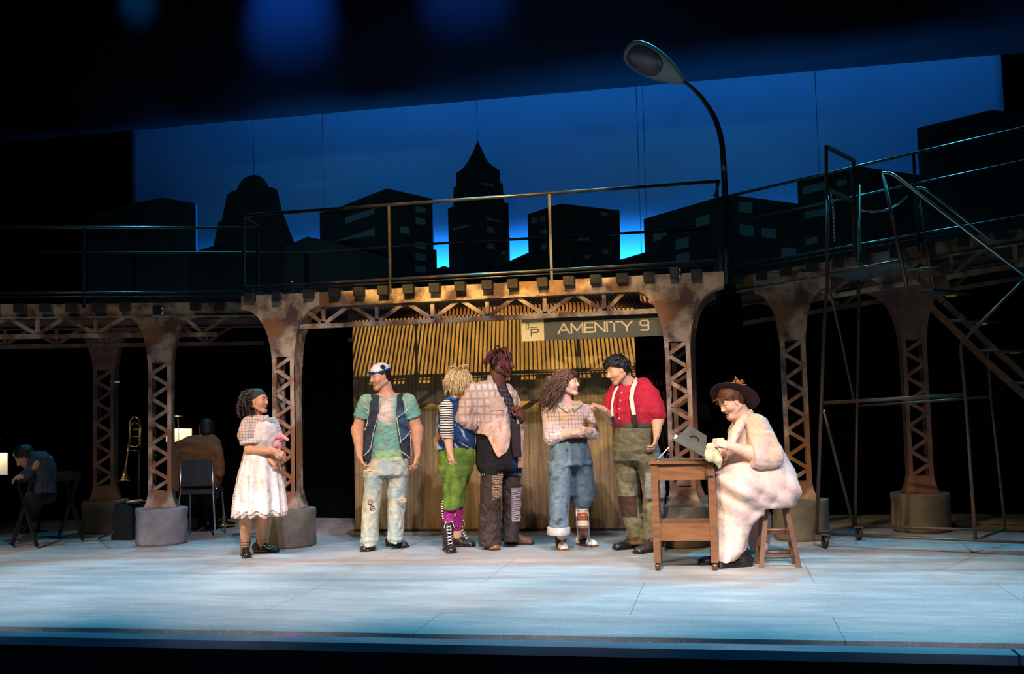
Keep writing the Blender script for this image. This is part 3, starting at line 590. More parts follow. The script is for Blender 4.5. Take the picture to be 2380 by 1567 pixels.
# gate above the landing
m = MB(); g = [FPt(1921, 455), FPt(1920, 341), RPt(1984, 373), RPt(1985, 595)]
for a, b_ in zip(g[:-1], g[1:]): m.bar(a, b_, 0.03, 0.03)
m.bar(FPt(1923, 440), RPt(1984, 468), 0.03, 0.03); m.build('gate_frame', M['scaf'], st, bevel=0.003)
# landing and treads
pipe('landing_edge', [FPt(1932, 634), FPt(2092, 606)], 0.013, sm=False)
m = MB()
for i in range(16):
    t_ = i / 15; a = FPt(1936 + 160 * t_, 640 - 30 * t_); b_ = RPt(2000 + 125 * t_, 652 - 28 * t_); m.bar(a, b_, 0.010, 0.022)
for k in range(5):
    t_ = k / 4; a = FPt(1936, 640).lerp(RPt(2000, 652), t_); b_ = FPt(2096, 610).lerp(RPt(2125, 624), t_); m.bar(a, b_, 0.008, 0.02)
m.build('landing_grating', M['scafbright'], st)
lo = [(2114, 667), (2196, 745), (2294, 842), (2400, 936)]; up_ = [(2104, 618), (2163, 673), (2239, 743), (2304, 805), (2400, 890)]
def strg(pl, pt):
    m = MB(); pts = [pt(x, y) for x, y in pl]
    for a, b_ in zip(pts[:-1], pts[1:]): m.bar(a, b_, 0.02, 0.055)
    m.build('stringer', M['scaf'], st)
strg(lo, FPt); strg(up_, RPt)
for (a, b_, c) in (((2104, 630), (2130, 612), (2150, 624)), ((2126, 676), (2155, 668), (2213, 686)), ((2197, 745), (2240, 737), (2285, 751)), ((2276, 815), (2330, 806), (2362, 818)), ((2352, 890), (2385, 884), (2420, 892))):
    p0 = FPt(*a); p1 = RPt(*c); u_ = (FPt(*lo[-1]) - FPt(*lo[0])); u_.z = 0; u_.normalize(); u_ = u_ * 0.18
    m = MB()
    for k in range(7): m.bar(p0 + u_ * (k / 6 - 0.2), p1 + u_ * (k / 6 - 0.2), 0.006, 0.018)
    for k in range(9): q = p0.lerp(p1, k / 8); m.bar(q - u_ * 0.2, q + u_ * 0.8, 0.005, 0.012)
    tr_ = m.build('tread', M['scafbright'], st)
    m = MB(); q = p1 + (p0 - p1).normalized() * 0.03; m.bar(q - u_ * 0.22, q + u_ * 0.25, 0.05, 0.03); m.build('nosing_tape', M['yellow'], tr_)
pipe('upright', [FPt(2052, 402), FPt(2108, 670)], 0.016, sm=False); pipe('upright', [RPt(2131, 437), RPt(2151, 548), RPt(2170, 670)], 0.014, sm=False)
pipe('handrail', [FPt(2050, 402), FPt(2070, 402), FPt(2096, 420), FPt(2400, 654)], 0.015, 'scafbright')
pipe('handrail', [RPt(2128, 437), RPt(2146, 437), RPt(2168, 453), RPt(2300, 556)], 0.014, 'scafbright')
for px, py, f in ((1916, 1240, FPt), (1995, 1223, RPt)):
    p = f(px, py); m = MB(); m.lathe([(0.045, -0.018), (0.058, -0.012), (0.058, 0.012), (0.045, 0.018)], (p.x, p.y, 0.058), 20, axis=(1, 0.3, 0)); w_ = m.build('castor_wheel', M['blackplastic'], st)
    m = MB(); m.box((p.x, p.y, 0.125), (0.09, 0.08, 0.012)); m.box((p.x - 0.026, p.y, 0.09), (0.006, 0.05, 0.07)); m.box((p.x + 0.026, p.y, 0.09), (0.006, 0.05, 0.07)); m.build('fork', M['scaf'], w_)
def chain(pts, label=None):
    pts = [Vector(p) for p in pts]; L = sum((b_ - a).length for a, b_ in zip(pts[:-1], pts[1:])); step = 0.034; n_ = int(L / step); m = MB(); d = 0; seg = 0; acc = 0
    for i in range(n_):
        t_ = i * step
        while seg < len(pts) - 2 and t_ > acc + (pts[seg + 1] - pts[seg]).length: acc += (pts[seg + 1] - pts[seg]).length; seg += 1
        a, b_ = pts[seg], pts[seg + 1]; dr = (b_ - a).normalized(); p = a + dr * (t_ - acc); o_ = dr.orthogonal().normalized(); o2 = dr.cross(o_); s_ = o_ if i % 2 else o2
        m.tube([p + dr * 0.021 * math.cos(q) + s_ * 0.010 * math.sin(q) for q in [2 * math.pi * k / 10 for k in range(10)]], 0.0035, 6, closed=True)
    return m.build('chain', M['scafbright'], st)
chain([FPt(1931, 452), FPt(1936, 480), FPt(1940, 570)]); chain([RPt(1986, 470), RPt(1997, 488), RPt(2030, 493), RPt(2060, 488), RPt(2090, 474), RPt(2118, 448)]); chain([RPt(1994, 488), RPt(1998, 555)])
# ================================================================ wooden table on castors
T1 = atZ(1529, 1326, 0); T2 = atZ(1662, 1326, 0); ut = (T2 - T1); ut.z = 0; tw = ut.length; ut.normalize(); nt_ = V(-ut.y, ut.x, 0); td = 0.40
def zat(px, py, base): # height of a pixel on the vertical plane through base parallel to ut
    return atP(px, py, (base.x, base.y), (base.x + ut.x, base.y + ut.y)).z
ztop = zat(1590, 1071, T1); zap = zat(1590, 1116, T1); zsh = zat(1590, 1217, T1); zla = zat(1590, 1257, T1)
tb = thing('side_table', 'tall narrow wooden table on small castors before the seated woman', 'table', tuple((T1 + T2) / 2 + nt_ * td / 2))
def TP(a, b_, z): return T1 + ut * a + nt_ * b_ + V(0, 0, z)
lg = 0.055
for a in (0, tw):
    for b_ in (0, td):
        m = MB(); m.bar(TP(a, b_, 0.062), TP(a, b_, ztop - 0.024), lg, lg, up=ut); m.build('leg', M['wood'], tb, bevel=0.004)
        m = MB(); c = TP(a, b_, 0.03); m.lathe([(0.012, -0.021), (0.026, -0.016), (0.031, 0), (0.026, 0.016), (0.012, 0.021)], c, 16, axis=tuple(ut)); m.tube([c, TP(a, b_, 0.07)], 0.009, 8); m.build('castor', M['scaf'], tb)
m = MB(); m.bar(TP(-0.04, td / 2, ztop - 0.011), TP(tw + 0.04, td / 2, ztop - 0.011), td + 0.085, 0.022); m.build('tabletop', M['wood2'], tb, bevel=0.004)
for b_ in (0, td): m = MB(); m.bar(TP(lg / 2, b_, (ztop + zap) / 2 - 0.01), TP(tw - lg / 2, b_, (ztop + zap) / 2 - 0.01), 0.022, ztop - zap - 0.022); m.build('apron', M['wood2'], tb, bevel=0.002)
for b_ in (0, td): m = MB(); m.bar(TP(lg / 2, b_, (zsh + zla) / 2 - 0.008), TP(tw - lg / 2, b_, (zsh + zla) / 2 - 0.008), 0.022, zsh - zla - 0.016); m.build('lower_apron', M['wood2'], tb, bevel=0.002)
for a in (0, tw):
    m = MB(); m.bar(TP(a, lg / 2, (ztop + zap) / 2 - 0.01), TP(a, td - lg / 2, (ztop + zap) / 2 - 0.01), 0.022, ztop - zap - 0.022); m.build('apron', M['wood2'], tb, bevel=0.002)
m = MB(); m.bar(TP(0.0, td / 2, zsh - 0.008), TP(tw, td / 2, zsh - 0.008), td - 0.01, 0.016); m.build('shelf', M['wood2'], tb, bevel=0.002)
m = MB(); p = TP(tw - 0.045, -0.035, zap + 0.03); m.bar(p + V(0, 0, 0.05), p - V(0, 0, 0.02), 0.012, 0.006, up=ut); m.bar(p, p + ut * 0.06, 0.012, 0.006); m.build('latch', M['darkmetal'], tb)
# pen leaning in a small holder
p = TP(0.03, 0.08, ztop); pt = thing('pen', 'silver pen standing tilted in a holder on the table corner', 'pen', tuple(p))
m = MB(); m.lathe([(0.035, 0), (0.035, 0.006), (0.012, 0.012), (0.010, 0.022)], p, 16); m.build('holder', M['chrome'], pt)
m = MB(); m.tube([p + V(0, 0, 0.012), p + ut * 0.09 + V(0, 0, 0.105)], 0.0045, 8); m.build('barrel', mat('pen_white', (0.6, 0.6, 0.62), rough=0.3), pt)
m = MB(); m.tube([p + ut * 0.08 + V(0, 0, 0.085)] + [p + ut * (0.08 + 0.012 * math.sin(k)) + V(0, 0, 0.085 - 0.011 * k) for k in range(1, 8)], 0.0018, 5); m.build('bead_chain', M['chrome'], pt)
# ================================================================ wooden stool
zs_ = 0.50
sg = [atZ(1769, 1320, 0), atZ(1858, 1320, 0), atZ(1846, 1311, 0), atZ(1757, 1311, 0)]
c0 = sum(sg, Vector()) / 4; tp = []
for q, (x, y) in zip(sg, ((1781, 1186), (1832, 1186), (1825, 1184), (1772, 1184))):
    d = (q - c0); tp.append(c0 + d * 0.52 + V(0, 0, zs_ - 0.025))
sl = thing('stool', 'worn dark wooden stool under the seated woman', 'stool', (c0.x, c0.y, 0))
for a, b_ in zip(sg, tp): m = MB(); m.bar(a, b_, 0.038, 0.038, up=uc); m.build('leg', M['stoolwood'], sl, bevel=0.004)
for i, j, hs in ((0, 1, (0.09, 0.31)), (2, 3, (0.10, 0.27)), (1, 2, (0.16,)), (3, 0, (0.16,))):
    for h in hs:
        t_ = h / zs_; m = MB(); m.tube([sg[i].lerp(tp[i], t_), sg[j].lerp(tp[j], t_)], 0.012, 10); m.build('rung', M['stoolwood'], sl)
m = MB(); m.lathe([(0.14, 0), (0.15, 0.008), (0.15, 0.022), (0.14, 0.03)], c0 + V(0, 0, zs_ - 0.03), 28); m.build('seat', M['stoolwood'], sl)
# ================================================================ dark orchestra area on the left
M['brass'] = mat('brass', (0.75, 0.5, 0.15), rough=0.25, metal=1.0)
def emis(name, col, s_): 
    m, nt, b = new_mat(name); b.inputs['Base Color'].default_value = (*col, 1); b.inputs['Emission Color'].default_value = (*col, 1); b.inputs['Emission Strength'].default_value = s_; return m
M['paper'] = mat('paper', (0.8, 0.76, 0.66), rough=0.8)
DT = 11.9; TPx = lambda x, y, d=DT: atD(x, y, d)
tbn = thing('trombone', 'brass trombone standing upright on a stand behind the left columns', 'trombone', tuple(zset(TPx(322, 1200), 0)))
m = MB(); m.tube([TPx(300, 1031), TPx(301, 985), TPx(304, 975), TPx(310, 970), TPx(316, 970), TPx(323, 975), TPx(326, 985), TPx(326, 1040)], 0.009, 8); m.tube([TPx(303, 1030), TPx(303, 992), TPx(308, 984), TPx(314, 982), TPx(320, 985), TPx(324, 993), TPx(323, 1035)], 0.006, 8)
for y in (998, 1015): m.tube([TPx(301, y), TPx(326, y)], 0.006, 8)
m.tube([TPx(299, 1031), TPx(305, 1038), TPx(318, 1038), TPx(326, 1030)], 0.008, 8); m.tube([TPx(296, 1047), TPx(326, 1048)], 0.006, 8); m.build('slide', M['brass'], tbn)
m = MB(); m.tube([TPx(299, 1031), TPx(296, 1060), TPx(293, 1080), TPx(290, 1098), TPx(289, 1108), TPx(288, 1116)], [0.012, 0.014, 0.018, 0.03, 0.05, 0.085], 16); m.build('bell', M['brass'], tbn)
m = MB(); m.tube([TPx(322, 1045), zset(TPx(324, 1200), 0.02)], 0.012, 8)
for a in (0, 2.1, 4.2): q = zset(TPx(324, 1200), 0.0); m.tube([q + V(0, 0, 0.12), q + V(0.16 * math.cos(a), 0.16 * math.sin(a), 0.008)], 0.007, 8)
m.build('stand', M['blackplastic'], tbn)
def mstand(px0, px1, py0, py1, D, label, lamp=True, tilt=0.1, seed=0):
    a, b_, c, d = TPx(px0, py0, D + tilt), TPx(px1, py0, D + tilt), TPx(px1, py1, D), TPx(px0, py1, D)
    t = thing('music_stand', label, 'music stand', tuple(zset((c + d) / 2, 0)))
    nrm = (b_ - a).cross(d - a).normalized(); 
    if nrm.dot(CAM - a) < 0: nrm = -nrm
    m = MB(); m.quadbox([p + nrm * k for k in (-0.012, -0.002) for p in (a, b_, d, c)]); m.build('desk', M['blackplastic'], t)
    m = MB(); m.tube([(c + d) / 2 - nrm * 0.01, zset((c + d) / 2, 0.05)], 0.012, 8)
    for q in (0.5, 2.6, 4.7): f = zset((c + d) / 2, 0); m.tube([f + V(0, 0, 0.15), f + V(0.2 * math.cos(q), 0.2 * math.sin(q), 0.01)], 0.008, 6)
    m.build('tripod', M['blackplastic'], t)
    m = MB(); mid = (a + b_) / 2 + V(0, 0, 0.12) + nrm * 0.06; m.tube([(a + b_) / 2, mid], 0.007, 6); m.bar(mid - (b_ - a).normalized() * 0.09, mid + (b_ - a).normalized() * 0.09, 0.05, 0.018); m.build('lamp', M['blackplastic'], t)
    l = bpy.data.lights.new('music_stand_light', 'SPOT'); l.energy = 9; l.color = (1, 0.72, 0.4); l.spot_size = R(110); l.spot_blend = 0.6; l.shadow_soft_size = 0.03
    o = bpy.data.objects.new('music_stand_light', l); C.objects.link(o); o.location = mid + nrm * 0.05 - V(0, 0, 0.015); o.rotation_euler = (((c + d) / 2 + (a + b_) / 2) / 2 - o.location).to_track_quat('-Z', 'Y').to_euler()
    pp_ = thing('sheet_music', 'lit white sheet music on ' + ('the music stand beside the brown coat' if seed else 'the music stand at the far left edge'), 'sheet music', tuple((c + d) / 2))
    m = MB(); m.quadbox([p + nrm * k for k in (0.0, 0.004) for p in (a.lerp(b_, 0.02), a.lerp(b_, 0.49), d.lerp(c, 0.02), d.lerp(c, 0.49))]); m.build('page', M['paper'], pp_)
    m = MB(); m.quadbox([p + nrm * k for k in (0.0, 0.004) for p in (a.lerp(b_, 0.51), a.lerp(b_, 0.98), d.lerp(c, 0.51), d.lerp(c, 0.98))]); m.build('page', M['paper'], pp_)
mstand(385, 447, 997, 1028, 12.1, 'black music stand with a clip lamp beyond the brown-coated musician', seed=1)
mstand(-42, 19, 1053, 1104, 10.9, 'black music stand with a clip lamp at the far left edge', tilt=0.14)
# black monitor box, book, bottle, brass mute
q = atZ(282, 1256, 0); m = MB(); m.prism([(-0.125, 0), (0.125, 0), (0.125, 0.36), (-0.08, 0.40), (-0.11, 0.30)], (q.x, q.y + 0.0, 0), (1, 0, 0), (0, 0, 1), 0, -0.3); tag(m.build('stage_monitor', M['blackplastic'], bevel=0.01), 'black loudspeaker box between the two left concrete footings', 'speaker')
q = atZ(318, 1176, 0.40); q.y = min(q.y, 11.0)
bk = thing('music_book', 'open book with a brown cover lying on the black box', 'book', (atZ(282, 1256, 0).x + 0.10, atZ(282, 1256, 0).y + 0.14, 0.385))
p = Vector(bk.location); m = MB(); m.bar(p + V(-0.07, 0, 0.02), p + V(0.07, 0, 0.025), 0.2, 0.01); m.build('cover', mat('book_cover', (0.30, 0.07, 0.02), rough=0.6), bk); m = MB(); m.bar(p + V(-0.06, 0, 0.032), p + V(0.02, 0, 0.036), 0.18, 0.01); m.build('pages', M['paper'], bk)
p0 = atZ(484, 1213, 0); bt = thing('water_bottle', 'small blue bottle on the floor behind the black chair', 'bottle', tuple(p0))
M['bluepl'] = mat('blue_plastic', (0.02, 0.30, 0.5), rough=0.2)
m = MB(); m.lathe([(0.03, 0), (0.033, 0.01), (0.033, 0.13), (0.028, 0.16), (0.012, 0.18)], p0, 20); m.build('body', M['bluepl'], bt); m = MB(); m.lathe([(0.014, 0.18), (0.014, 0.2)], p0, 16); m.build('cap', M['paper'], bt)
p0 = atZ(520, 1226, 0); m = MB(); m.lathe([(0.02, 0.0), (0.13, 0.02), (0.14, 0.045), (0.10, 0.06), (0.05, 0.07), (0.03, 0.12), (0.04, 0.14)], p0, 28); tag(m.build('brass_mute', M['brass']), 'shiny brass mute on the floor right of the black chair', 'mute')
q1, q2 = atZ(230, 1252, 0.02), atZ(262, 1238, 0.16); m = MB(); m.tube([q1, q2], 0.014, 8); tag(m.build('floor_strut', M['blackplastic']), 'short black strut leaning on the floor by the left speaker box', 'strut')
# chair
CH = thing('folding_chair', 'black stacking chair with chrome legs behind the left column', 'chair', tuple(atZ(458, 1238, 0)))
DC = 11.35; cz = lambda x, y, d=0.0: atD(x, y, DC + d)
M['chairblack'] = mat('chair_black', (0.012, 0.012, 0.014), rough=0.7)
m = MB(); m.prism([(-0.165, 0), (0.165, 0), (0.17, 0.24), (0.14, 0.29), (-0.14, 0.29), (-0.17, 0.24)], cz(457, 1130), (R0.x, R0.y, 0), (0, 0, 1), 0, -0.03); m.build('backrest', M['chairblack'], CH, bevel=0.008)
m = MB(); c = cz(457, 1140); m.bar(c + F0 * 0.0 - V(0, 0, 0.02), c + F0 * 0.38 - V(0, 0, 0.02), 0.38, 0.05); m.build('seat', M['chairblack'], CH, bevel=0.012)
for s in (-1, 1):
    a = cz(457, 1078) + R0 * 0.175 * s; k = cz(457, 1140) + R0 * 0.18 * s
    m = MB(); f_ = zset(k - F0 * 0.06 + R0 * 0.04 * s, 0); m.tube([a, k, f_], 0.011, 8); m.build('rear_leg', M['chrome'], CH)
    m = MB(); f_ = zset(k + F0 * 0.40 + R0 * 0.02 * s, 0); m.tube([k + F0 * 0.1, k + F0 * 0.34, f_], 0.011, 8); m.build('front_leg', M['chrome'], CH)
# stage keyboard at far left
kb = thing('stage_keyboard', 'black electric piano with white lettering on its back at far left', 'keyboard', tuple(zset(atD(90, 1120, 10.9), 0)))
ka, kc = atD(58, 1112, 10.9), atD(165, 1104, 11.4); ka.z = kc.z = 0.72
m = MB(); m.bar(ka, kc, 0.32, 0.09); m.build('body', M['blackplastic'], kb, bevel=0.01)
dk = (kc - ka).normalized(); nk = V(dk.y, -dk.x, 0); O_ = ka + nk * 0.162 + dk * 0.04 - V(0, 0, 0.012)
RD = {'R': (0.8, [[(0, 0), (0, 1), (0.8, 1), (0.8, 0.5), (0, 0.5)], [(0.4, 0.5), (0.8, 0)]]), 'D': (0.8, [[(0, 0), (0, 1), (0.6, 1), (0.8, 0.8), (0.8, 0.2), (0.6, 0), (0, 0)]]), '-': (0.5, [[(0, 0.5), (0.5, 0.5)]]),
      '2': (0.8, [[(0, 1), (0.8, 1), (0.8, 0.5), (0, 0.5), (0, 0), (0.8, 0)]]), '0': (0.8, [[(0, 0), (0, 1), (0.8, 1), (0.8, 0), (0, 0)]])}
m = MB(); cur = 0
for ch in 'RD-2000':
    w_, sts = RD[ch]
    for s_ in sts: stroke_poly(m, [((cur + x) * 0.02, y * 0.026) for x, y in s_], 0.004, O_, dk, V(0, 0, 1), 0, 0.002)
    cur += w_ + 0.35
m.build('lettering', mat('lettering_white', (0.8, 0.7, 0.68), rough=0.5), kb)
for e in (ka, kc): m = MB(); m.bar(e + nk * 0.1 - V(0, 0, 0.045), zset(e - nk * 0.2, 0.02), 0.03, 0.03); m.bar(e - nk * 0.1 - V(0, 0, 0.045), zset(e + nk * 0.2, 0.02), 0.03, 0.03); m.build('stand_leg', M['blackplastic'], kb)
p = atD(256, 888, 12.3); m = MB(); m.bar(p, atD(278, 888, 12.3), 0.02, 0.022); tag(m.build('teal_label', emis('label_glow', (0.25, 0.42, 0.45), 0.25)), 'tiny teal label plate given a glow between the two left columns', 'label_plate')  # small lit label, its brightness put in as emission
# ================================================================ organic modelling: signed-distance shapes -> one smooth mesh
def A3(v): return np.array([v[0], v[1], v[2]], dtype=np.float64)
def smin(a, b, k):
    if k <= 0: return np.minimum(a, b)
    h = np.maximum(k - np.abs(a - b), 0) / k; return np.minimum(a, b) - h * h * k * 0.25
def smax(a, b, k): return -smin(-a, -b, k)
def nz(P, f, s=0):
    r = np.random.RandomState(int(s) + 11); out = 0
    for i in range(4):
        w = r.normal(size=3) * f * (0.7 + 0.35 * i); w2 = r.normal(size=3) * f * 0.6
        out = out + np.sin(P @ w + 1.7 * np.sin(P @ w2 + r.uniform(0, 6)) + r.uniform(0, 6)) / (1 + 0.3 * i)
    return out / 3.0
def ridge(P, f, s=0):
    a = np.abs(nz(P, f * 1.75, s)); b = np.abs(nz(P, f * 3.1, s + 5)); return 0.62 - 1.9 * a ** 0.8 + 0.35 - 0.7 * b ** 0.8
class SDF:
    def __init__(s): s.ops = []; s.cuts = []; s.disp = None; s.lo = np.full(3, 1e9); s.hi = np.full(3, -1e9)
    def _b(s, lo, hi, neg):
        if not neg: s.lo = np.minimum(s.lo, lo); s.hi = np.maximum(s.hi, hi)
    def rc(s, a, b, r1, r2, k=0.02, neg=False):
        a, b = A3(a), A3(b); ab = b - a; L2 = max(ab @ ab, 1e-9); m = max(r1, r2)
        def f(P):
            t = np.clip(((P - a) @ ab) / L2, 0, 1); return np.linalg.norm(P - a - t[:, None] * ab, axis=1) - (r1 + (r2 - r1) * t)
        lo, hi = np.minimum(a, b) - m, np.maximum(a, b) + m; s.ops.append((f, k, neg, lo, hi)); s._b(lo, hi, neg); return s
    def ch(s, pts, rs, k=0.015, neg=False):
        for i in range(len(pts) - 1): s.rc(pts[i], pts[i + 1], rs[i], rs[i + 1], k, neg)
        return s
    def el(s, c, r, Rm=None, k=0.02, neg=False):
        c = A3(c); r = np.array(r, float); Rm = np.eye(3) if Rm is None else np.asarray(Rm, float)   # columns = axes
        def f(P):
            q = (P - c) @ Rm; k0 = np.linalg.norm(q / r, axis=1); k1 = np.linalg.norm(q / (r * r), axis=1) + 1e-9; return k0 * (k0 - 1) / k1
        m = r.max(); s.ops.append((f, k, neg, c - m, c + m)); s._b(c - m, c + m, neg); return s
    def bx(s, c, h, rd=0.005, Rm=None, k=0.0, neg=False):
        c = A3(c); h = np.array(h, float) - rd; Rm = np.eye(3) if Rm is None else np.asarray(Rm, float)
        def f(P):
            q = np.abs((P - c) @ Rm) - h; return np.linalg.norm(np.maximum(q, 0), axis=1) + np.minimum(q.max(axis=1), 0) - rd
        m = np.linalg.norm(h) + rd; s.ops.append((f, k, neg, c - m, c + m)); s._b(c - m, c + m, neg); return s
    def loft(s, st, k=0.02, neg=False, p=2.0, cap=0.015):
        """stations (z, cx, cy, half_width, half_depth[, twist]) along z"""
        st = sorted(st, key=lambda q: q[0]); Z = np.array([q[0] for q in st]); cx = np.array([q[1] for q in st]); cy = np.array([q[2] for q in st]); W = np.array([q[3] for q in st]); D = np.array([q[4] for q in st])
        def f(P):
            z = P[:, 2]; a = np.interp(z, Z, cx); b = np.interp(z, Z, cy); w = np.interp(z, Z, W); d = np.interp(z, Z, D)
            x, y = P[:, 0] - a, P[:, 1] - b; k0 = np.sqrt((x / w) ** 2 + (y / d) ** 2) + 1e-9; k1 = np.sqrt((x / w ** 2) ** 2 + (y / d ** 2) ** 2) + 1e-9
            e = k0 * (k0 - 1) / k1; return smax(e, np.maximum(z - Z[-1], Z[0] - z), cap)
        lo = np.array([(cx - W).min(), (cy - D).min(), Z[0]]); hi = np.array([(cx + W).max(), (cy + D).max(), Z[-1]])
        s.ops.append((f, k, neg, lo, hi)); s._b(lo, hi, neg); return s
    def sub(s, T, k=0.02):         # join another shape that keeps its own cuts
        s.ops.append((T.ev, k, False, T.lo, T.hi)); s._b(T.lo, T.hi, False); return s
    def cut(s, n, d, k=0.0):      # keep side where P.n < d
        n = A3(n); n = n / np.linalg.norm(n); s.cuts.append((lambda P: P @ n - d, k)); return s
    def cutp(s, n, pt, k=0.0): n = A3(n); n = n / np.linalg.norm(n); return s.cut(n, float(A3(pt) @ n), k)
    def cutf(s, fn, k=0.0): s.cuts.append((fn, k)); return s
    def ev(s, P):
        d = np.full(len(P), 0.5)
        for f, k, neg, lo, hi in s.ops:
            mg = max(k, 0.0) + 0.06
            m = np.all((P > lo - mg) & (P < hi + mg), axis=1)
            if not m.any(): continue
            e = f(P[m])
            if neg: d[m] = smax(d[m], -e, k)
            else: d[m] = smin(d[m], e, k)
        if s.disp is not None: d = d + s.disp(P)
        for fn, k in s.cuts: d = smax(d, fn(P), k) if k else np.maximum(d, fn(P))
        return d
    def mesh(s, h=0.006, pad=0.02):
        lo = s.lo - pad - 2 * h; hi = s.hi + pad + 2 * h; B = 4
        nb = np.maximum(np.ceil((hi - lo) / (h * B)).astype(int), 1); n = nb * B
        # coarse pass
        g = [lo[i] + h * (np.arange(nb[i]) * B + (B - 1) / 2) for i in range(3)]
        X, Y, Z = np.meshgrid(*g, indexing='ij'); Pc = np.stack([X.ravel(), Y.ravel(), Z.ravel()], 1); dc = s.ev(Pc)
        act = (np.abs(dc) < h * B * 1.35 + 0.012).reshape(nb); sg = np.where(dc < 0, -1.0, 1.0).reshape(nb)
        V_ = np.repeat(np.repeat(np.repeat(sg, B, 0), B, 1), B, 2).astype(np.float32)
        m = np.repeat(np.repeat(np.repeat(act, B, 0), B, 1), B, 2); idx = np.argwhere(m)
        out = np.empty(len(idx), np.float32); step = 400000
        for i in range(0, len(idx), step): out[i:i + step] = s.ev(lo + idx[i:i + step] * h)
        V_[m] = out
        return surfnet(V_, lo, h)
def surfnet(V_, lo, h):
    nx, ny, nz_ = V_.shape; ins = V_ < 0
    c = np.zeros((nx - 1, ny - 1, nz_ - 1), np.int8)
    for i in (0, 1):
        for j in (0, 1):
            for k in (0, 1): c += ins[i:nx - 1 + i, j:ny - 1 + j, k:nz_ - 1 + k]
    mix = (c > 0) & (c < 8); cells = np.argwhere(mix)
    if not len(cells): return np.zeros((0, 3)), np.zeros((0, 4), int)
    ids = np.full(mix.shape, -1, np.int32); ids[mix] = np.arange(len(cells))
    acc = np.zeros((len(cells), 3)); cnt = np.zeros(len(cells))
    cor = [(0, 0, 0), (1, 0, 0), (0, 1, 0), (1, 1, 0), (0, 0, 1), (1, 0, 1), (0, 1, 1), (1, 1, 1)]
    vals = [V_[cells[:, 0] + a, cells[:, 1] + b, cells[:, 2] + d] for a, b, d in cor]
    for p, q in ((0, 1), (2, 3), (4, 5), (6, 7), (0, 2), (1, 3), (4, 6), (5, 7), (0, 4), (1, 5), (2, 6), (3, 7)):
        a, b = vals[p], vals[q]; m = (a < 0) != (b < 0)
        if not m.any(): continue
        t = (a[m] / (a[m] - b[m]))[:, None]; P0, P1 = np.array(cor[p]), np.array(cor[q]); acc[m] += P0 + (P1 - P0) * t; cnt[m] += 1
    verts = lo + (cells + acc / cnt[:, None]) * h; F = []
    for ax in range(3):
        sl0 = [slice(None)] * 3; sl1 = [slice(None)] * 3; sl0[ax] = slice(0, -1); sl1[ax] = slice(1, None)
        a, b = ins[tuple(sl0)], ins[tuple(sl1)]; ed = np.argwhere(a != b)
        u, v = [(1, 2), (2, 0), (0, 1)][ax]
        ok = (ed[:, u] > 0) & (ed[:, v] > 0) & (ed[:, u] < V_.shape[u] - 1) & (ed[:, v] < V_.shape[v] - 1); ed = ed[ok]
        if not len(ed): continue
        q = []
        for du, dv in ((-1, -1), (0, -1), (0, 0), (-1, 0)):
            e = ed.copy(); e[:, u] += du; e[:, v] += dv; q.append(ids[e[:, 0], e[:, 1], e[:, 2]])
        q = np.stack(q, 1); fl = ~a[ed[:, 0], ed[:, 1], ed[:, 2]]; q[fl] = q[fl][:, ::-1]; F.append(q)
    F = np.concatenate(F); F = F[(F >= 0).all(1)]; return verts, F
def srgb(r, g, b): return tuple(((v / 255) / 12.92 if v / 255 <= 0.04045 else (((v / 255) + 0.055) / 1.055) ** 2.4) for v in (r, g, b))
def obj_from(name, parts, m, parent):
    """parts: list of (verts, faces(quads), colour rgb or Nx3 array) -> one mesh object in the parent's local frame"""
    vs, fs, cs, o = [], [], [], 0
    for v, f, c in parts:
        v = np.asarray(v, float); c = np.broadcast_to(np.asarray(c, float), (len(v), 3)) if np.asarray(c).ndim == 1 else np.asarray(c)
        vs.append(v); fs.append(np.asarray(f) + o); cs.append(c); o += len(v)
    v = np.concatenate(vs); f = np.concatenate(fs); c = np.concatenate(cs)
    me = bpy.data.meshes.new(name); me.vertices.add(len(v)); me.vertices.foreach_set('co', v.astype(np.float32).ravel())
    me.loops.add(len(f) * 4); me.loops.foreach_set('vertex_index', f.astype(np.int32).ravel()); me.polygons.add(len(f))
    me.polygons.foreach_set('loop_start', np.arange(len(f), dtype=np.int32) * 4); me.polygons.foreach_set('use_smooth', np.ones(len(f), bool)); me.update(calc_edges=True)
    at = me.color_attributes.new('Col', 'FLOAT_COLOR', 'POINT'); at.data.foreach_set('color', np.concatenate([c, np.ones((len(c), 1))], 1).astype(np.float32).ravel())
    me.materials.append(m); ob = bpy.data.objects.new(name, me); C.objects.link(ob)
    if parent is not None: ob.parent = parent
    return ob
def flap(S, a, b, w, nrm, t=0.004, drop=0.5):
    a, b = A3(a), A3(b); d = unit(b - a); n = unit(np.asarray(nrm, float) - d * (np.asarray(nrm, float) @ d)); u = np.cross(d, n); S.bx((a + b) / 2 + u * 0, (np.linalg.norm(b - a) / 2, t, w), t * 0.9, np.stack([d, n, u], 1), k=0.004); return S
